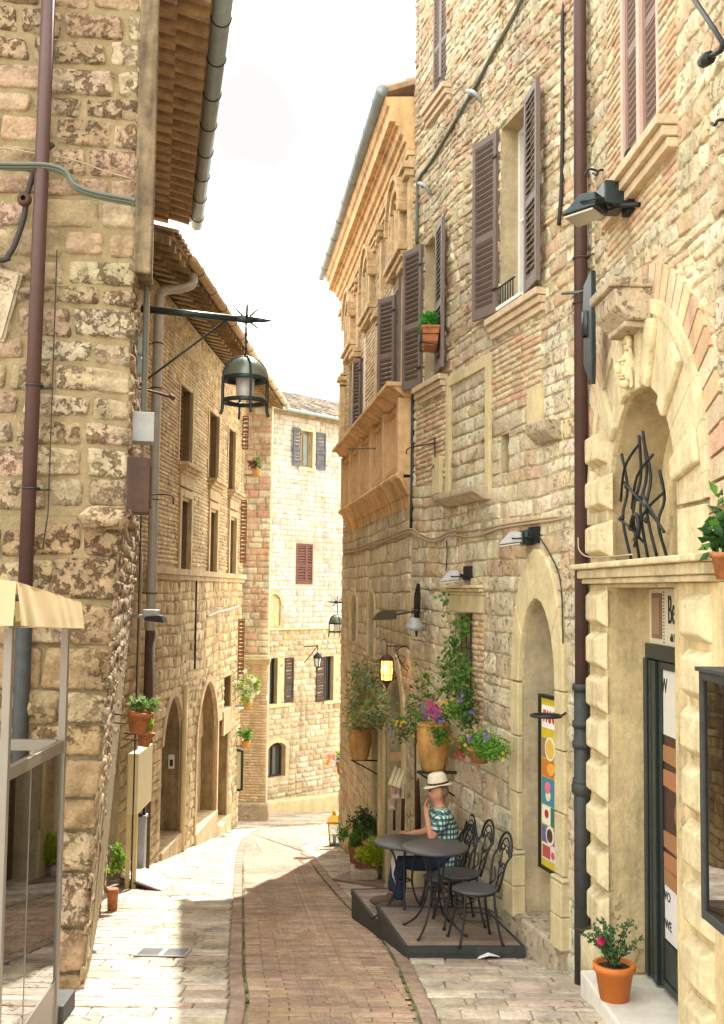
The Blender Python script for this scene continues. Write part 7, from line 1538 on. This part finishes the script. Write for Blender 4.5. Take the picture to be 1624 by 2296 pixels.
hpot(322, 1673, 10.4, .078, .14, 'lower small terracotta pot with yellow-green leaves on the left side wall', [(.36, .44, .03), (.28, .40, .04)], 4)
# plant climbing out of the wall foot
t = thing('wall_foot_plant', tuple(at(262, 1965, 11.6)), 'small bright green plant in a narrow pot at the foot of the left side wall', 'potted plant'); m = MB(); q = random.Random(14)
for (x, y) in ((262, 1905), (268, 1918), (260, 1930), (255, 1945), (272, 1925), (265, 1940)): leaves(m, at(x, y, 11.4), (.06, .08, .08), 90, .05, [(.22, .40, .03), (.30, .46, .05), (.12, .26, .03), (.34, .44, .15)], .1, rnd=q)
m.build('foliage', M_['leaf'], t); m = MB(); c = at(253, 2000, 11.4); m.lathe((c.x, c.y, gz(11.4)), [(.001, 0), (.05, 0), (.06, .22), (.05, .23), (.001, .22)], 12); m.build('pot', M_['terracotta'], t)
# plants at the far end of the left house
def tuft(x, y, Y, rr, n, ls, cols, label, fl_=None, pot=True, seed=1):
    p = at(x, y, Y); t = thing('wall_plant', tuple(p), label, 'plant'); q = random.Random(seed); m = MB()
    for k in range(6): leaves(m, p+Vector((q.gauss(0, rr*.4), q.gauss(0, rr*.4), q.gauss(0, rr*.4))), (rr*.6, rr*.6, rr*.6), n//6, ls, cols, .1, rnd=q)
    m.build('foliage', M_['leaf'], t)
    if fl_:
        m = MB()
        for _ in range(fl_[1]): flower(m, p+Vector((q.gauss(0, rr*.6), q.gauss(0, rr*.5)-.1, q.gauss(0, rr*.7))), .11, q, fl_[0])
        m.build('flowers', M_['petal'], t)
    if pot: m = MB(); m.lathe(tuple(p+Vector((0, 0, -rr-.14))), [(.001, 0), (.07, 0), (.11, .15), (.10, .17), (.001, .14)], 14); m.build('pot', M_['oldpot'], t); m = MB(); m.tube([p+Vector((0, 0, -rr-.1)), p+Vector((-.6, 0, -rr-.1))], .015, 5); m.build('hook', M_['iron'], t)
tuft(556, 1548, 23.6, .24, 500, .09, [(.30, .42, .04), (.22, .36, .05), (.45, .5, .2)], 'white flowered bright plant hung on the end of the left house', ((.8, .8, .72), 40), True, 5)
tuft(552, 1648, 23.8, .14, 260, .08, GRB, 'small green plant hung under the white flowered one', None, True, 6)
tuft(575, 1040, 24.6, .16, 120, .14, [(.24, .34, .12), (.35, .42, .2), (.3, .1, .1)], 'spiky plant in a dark basket at the upper end of the left house', None, True, 7)
p = ground(545, 1828); t = thing('stone_planter', tuple(p), 'square tan stone planter with low green at the far end of the left house', 'planter'); m = MB(); m.box(XYZ, p.x-.16, p.x+.18, p.y-.15, p.y+.2, p.z-.05, p.z+.42); m.build('box', M_['smooth'], t, bevel=.01); m = MB(); q = random.Random(3); leaves(m, (p.x, p.y, p.z+.44), (.15, .15, .06), 200, .06, GRB, .1, rnd=q); m.build('foliage', M_['leaf'], t)
Yc = 24.0; t = thing('notice_case', tuple(at(537, 1700, Yc)), 'far dark framed glass notice case at the end of the left house', 'notice case'); x0 = at(527, 1700, Yc).x; x1 = at(541, 1700, Yc).x; zt = at(535, 1682, Yc).z; zb = at(535, 1772, Yc).z; m = MB(); m.box(XYZ, x0, x1, Yc, Yc+.03, zb+.03, zt-.03); m.build('panel', bpy.data.materials['pale_green_print'], t); m = MB(); m.box(XYZ, x1, x1+.05, Yc-.03, Yc+.05, zb, zt); m.box(XYZ, x0, x1-.001, Yc-.03, Yc+.05, zb-.02, zb+.028); m.box(XYZ, x0, x1-.001, Yc-.03, Yc+.05, zt-.029, zt+.02); m.build('frame', M_['iron'], t)
# flowers at the palace corner, far
p = at(757, 1700, 19.9); tq = thing('wall_plant', tuple(p), 'white and orange flowers peeping round the palace corner', 'plant'); m = MB(); q = random.Random(15)
for (x, y, c) in ((752, 1706, (.8, .8, .78)), (758, 1700, (.8, .8, .78)), (748, 1712, (.8, .8, .78)), (738, 1709, (.8, .35, .02)), (765, 1685, (.7, .6, .05)), (740, 1695, (.75, .25, .18)), (750, 1697, (.75, .25, .18)), (762, 1710, (.8, .8, .78))):
    for _ in range(5): flower(m, at(x+q.gauss(0, 2.5), y+q.gauss(0, 2.5), 19.95+q.gauss(0, .05)), .07, q, c)
m.build('flowers', M_['petal'], tq); m = MB(); leaves(m, at(764, 1702, 19.95), (.12, .1, .14), 120, .07, GRB, .1, rnd=q); m.build('foliage', M_['leaf'], tq); m = MB(); m.lathe(tuple(at(767, 1735, 19.9)), [(.001, 0), (.08, 0), (.11, .2), (.001, .19)], 12); m.build('pot', M_['terracotta'], tq)
# ---- the glazed shop front with awning at left edge
GX, Y0, Y1 = -1.87, 5.72, 6.86; t = thing('glass_showcase', (GX-.4, 6.2, gz(6.2)), 'aluminium framed glass showcase at the left edge of the pavement', 'showcase'); zr = -.985; zt = -.16
m = MB(); al = .045
for (x, y) in ((GX, Y0), (GX, Y1-al), (-2.75, Y1-al), (-2.75, Y0)): m.box(XYZ, x-al*.5, x+al*.5, y, y+al, gz(y)-.1, zt)
m.box(XYZ, GX-al*.4, GX+al*.4, Y0+al, Y1-al-.001, zr-.05, zr+.02); m.box(XYZ, -2.75, GX-.03, Y0+.005, Y0+al-.005, zr-.05, zr+.02); m.box(XYZ, -2.75, GX-.03, Y1-al+.005, Y1-.005, zr-.05, zr+.02)
m.box(XYZ, GX-.010, GX+.010, (Y0+Y1)/2-.12, (Y0+Y1)/2-.10, gz(6.2)+.2, zr-.05); m.build('frame', M_['alu'], t, bevel=.004)
g0 = lambda y: gz(y)+.30
m = MB(); m.hexa([Vector((GX-.008, Y0+al, g0(Y0)-.08)), Vector((GX+.008, Y0+al, g0(Y0)-.08)), Vector((GX+.008, Y1-al, g0(Y1))), Vector((GX-.008, Y1-al, g0(Y1))), Vector((GX-.008, Y0+al, zr-.05)), Vector((GX+.008, Y0+al, zr-.05)), Vector((GX+.008, Y1-al, zr-.05)), Vector((GX-.008, Y1-al, zr-.05))]); m.build('glass', M_['glass_mirror'], t)
m = MB(); m.hexa([Vector((GX-.012, Y0+al, gz(Y0)-.1)), Vector((GX+.014, Y0+al, gz(Y0)-.1)), Vector((GX+.014, Y1-al, gz(Y1)-.1)), Vector((GX-.012, Y1-al, gz(Y1)-.1)), Vector((GX-.012, Y0+al, g0(Y0)-.081)), Vector((GX+.014, Y0+al, g0(Y0)-.081)), Vector((GX+.014, Y1-al, g0(Y1)-.001)), Vector((GX-.012, Y1-al, g0(Y1)-.001))]); m.build('kick_plate', M_['alu'], t)
m = MB(); m.box(XYZ, -2.7, GX+.05, Y1+.01, Y1+.30, gz(7)-.2, gz(7)+.12); single(m, 'low_plinth', M_['pipe_grey'], 'low grey plinth box between the glass showcase and the rough stone wall', 'plinth', bevel=.01)
# awning
AX0, AX1 = -2.9, -1.765; ya, yb = 5.50, 6.78; q = random.Random(1); zt2 = (.02, -.10); zbt = (-.205, -.265)
t = thing('awning', (AX1, 6.1, -.2), 'cream canvas awning over the glass showcase with sunlit creases on its right flap', 'awning')
def flap(P0, P1, z0, z1, n, amp):
    m = MB(); vs = []; H = 5
    for i in range(n+1):
        f = i/n
        for j in range(H+1):
            g = j/H; zt_ = z0[0]+(z0[1]-z0[0])*f; zb_ = z1[0]+(z1[1]-z1[0])*f; z = zb_+(zt_-zb_)*g; x = P0[0]+(P1[0]-P0[0])*f; y = P0[1]+(P1[1]-P0[1])*f
            dn = Vector((P1[1]-P0[1], -(P1[0]-P0[0]), 0)).normalized(); w = amp*(1-g*.6)*sin(f*30+2*sin(f*9)+g*2.2)*(.35+.65*max(0, sin(f*5+.6)))+.03*(1-g); vs.append(Vector((x, y, z))+dn*w)
    m.add(vs, [(i*(H+1)+j, (i+1)*(H+1)+j, (i+1)*(H+1)+j+1, i*(H+1)+j+1) for i in range(n) for j in range(H)], True); return m
cv = M_['canvas']; N = cv.node_tree.nodes; tr = N.new('ShaderNodeBsdfTranslucent'); tr.inputs[0].default_value = (.7, .52, .25, 1); mx = N.new('ShaderNodeMixShader'); mx.inputs[0].default_value = .35; b_ = N['Principled BSDF']; cv.node_tree.links.new(b_.outputs[0], mx.inputs[1]); cv.node_tree.links.new(tr.outputs[0], mx.inputs[2]); cv.node_tree.links.new(mx.outputs[0], N['Material Output'].inputs[0])
flap((AX1, ya), (AX1, yb), zt2, zbt, 90, .009).build('right_flap', cv, t); flap((AX0, ya-.0), (AX1, ya), (zt2[0], zt2[0]), (zbt[0], zbt[0]), 20, .006).build('front_flap', cv, t); flap((AX1, yb), (AX0, yb), (zt2[1], zt2[1]), (zbt[1], zbt[1]-.0), 20, .006).build('rear_flap', cv, t)
m = MB(); m.add([(AX0, ya, .14), (AX1, ya, .02), (AX1, yb, -.10), (AX0, yb, .06), (AX0, ya, .128), (AX1, ya, .008), (AX1, yb, -.112), (AX0, yb, .048)], [(0, 1, 2, 3), (7, 6, 5, 4), (0, 1, 5, 4), (1, 2, 6, 5), (2, 3, 7, 6), (3, 0, 4, 7)]); m.build('canvas_top', cv, t)
m = MB(); m.box(XYZ, AX0, AX1-.03, ya+.02, ya+.04, -.20, -.17); m.box(XYZ, AX1-.05, AX1-.03, ya, yb, -.22, -.19); m.build('rod', M_['alu'], t)
# red pipe sticker on the foot of the left downpipe
sk = [o for o in bpy.data.objects if o.name.startswith('downpipe') and 'left' in o['label']]
for o in bpy.data.objects:
    if o.parent is None and o.type == 'MESH' and 'label' not in o and 'kind' not in o: print('UNLABELLED', o.name)
print('objects', len(bpy.data.objects))
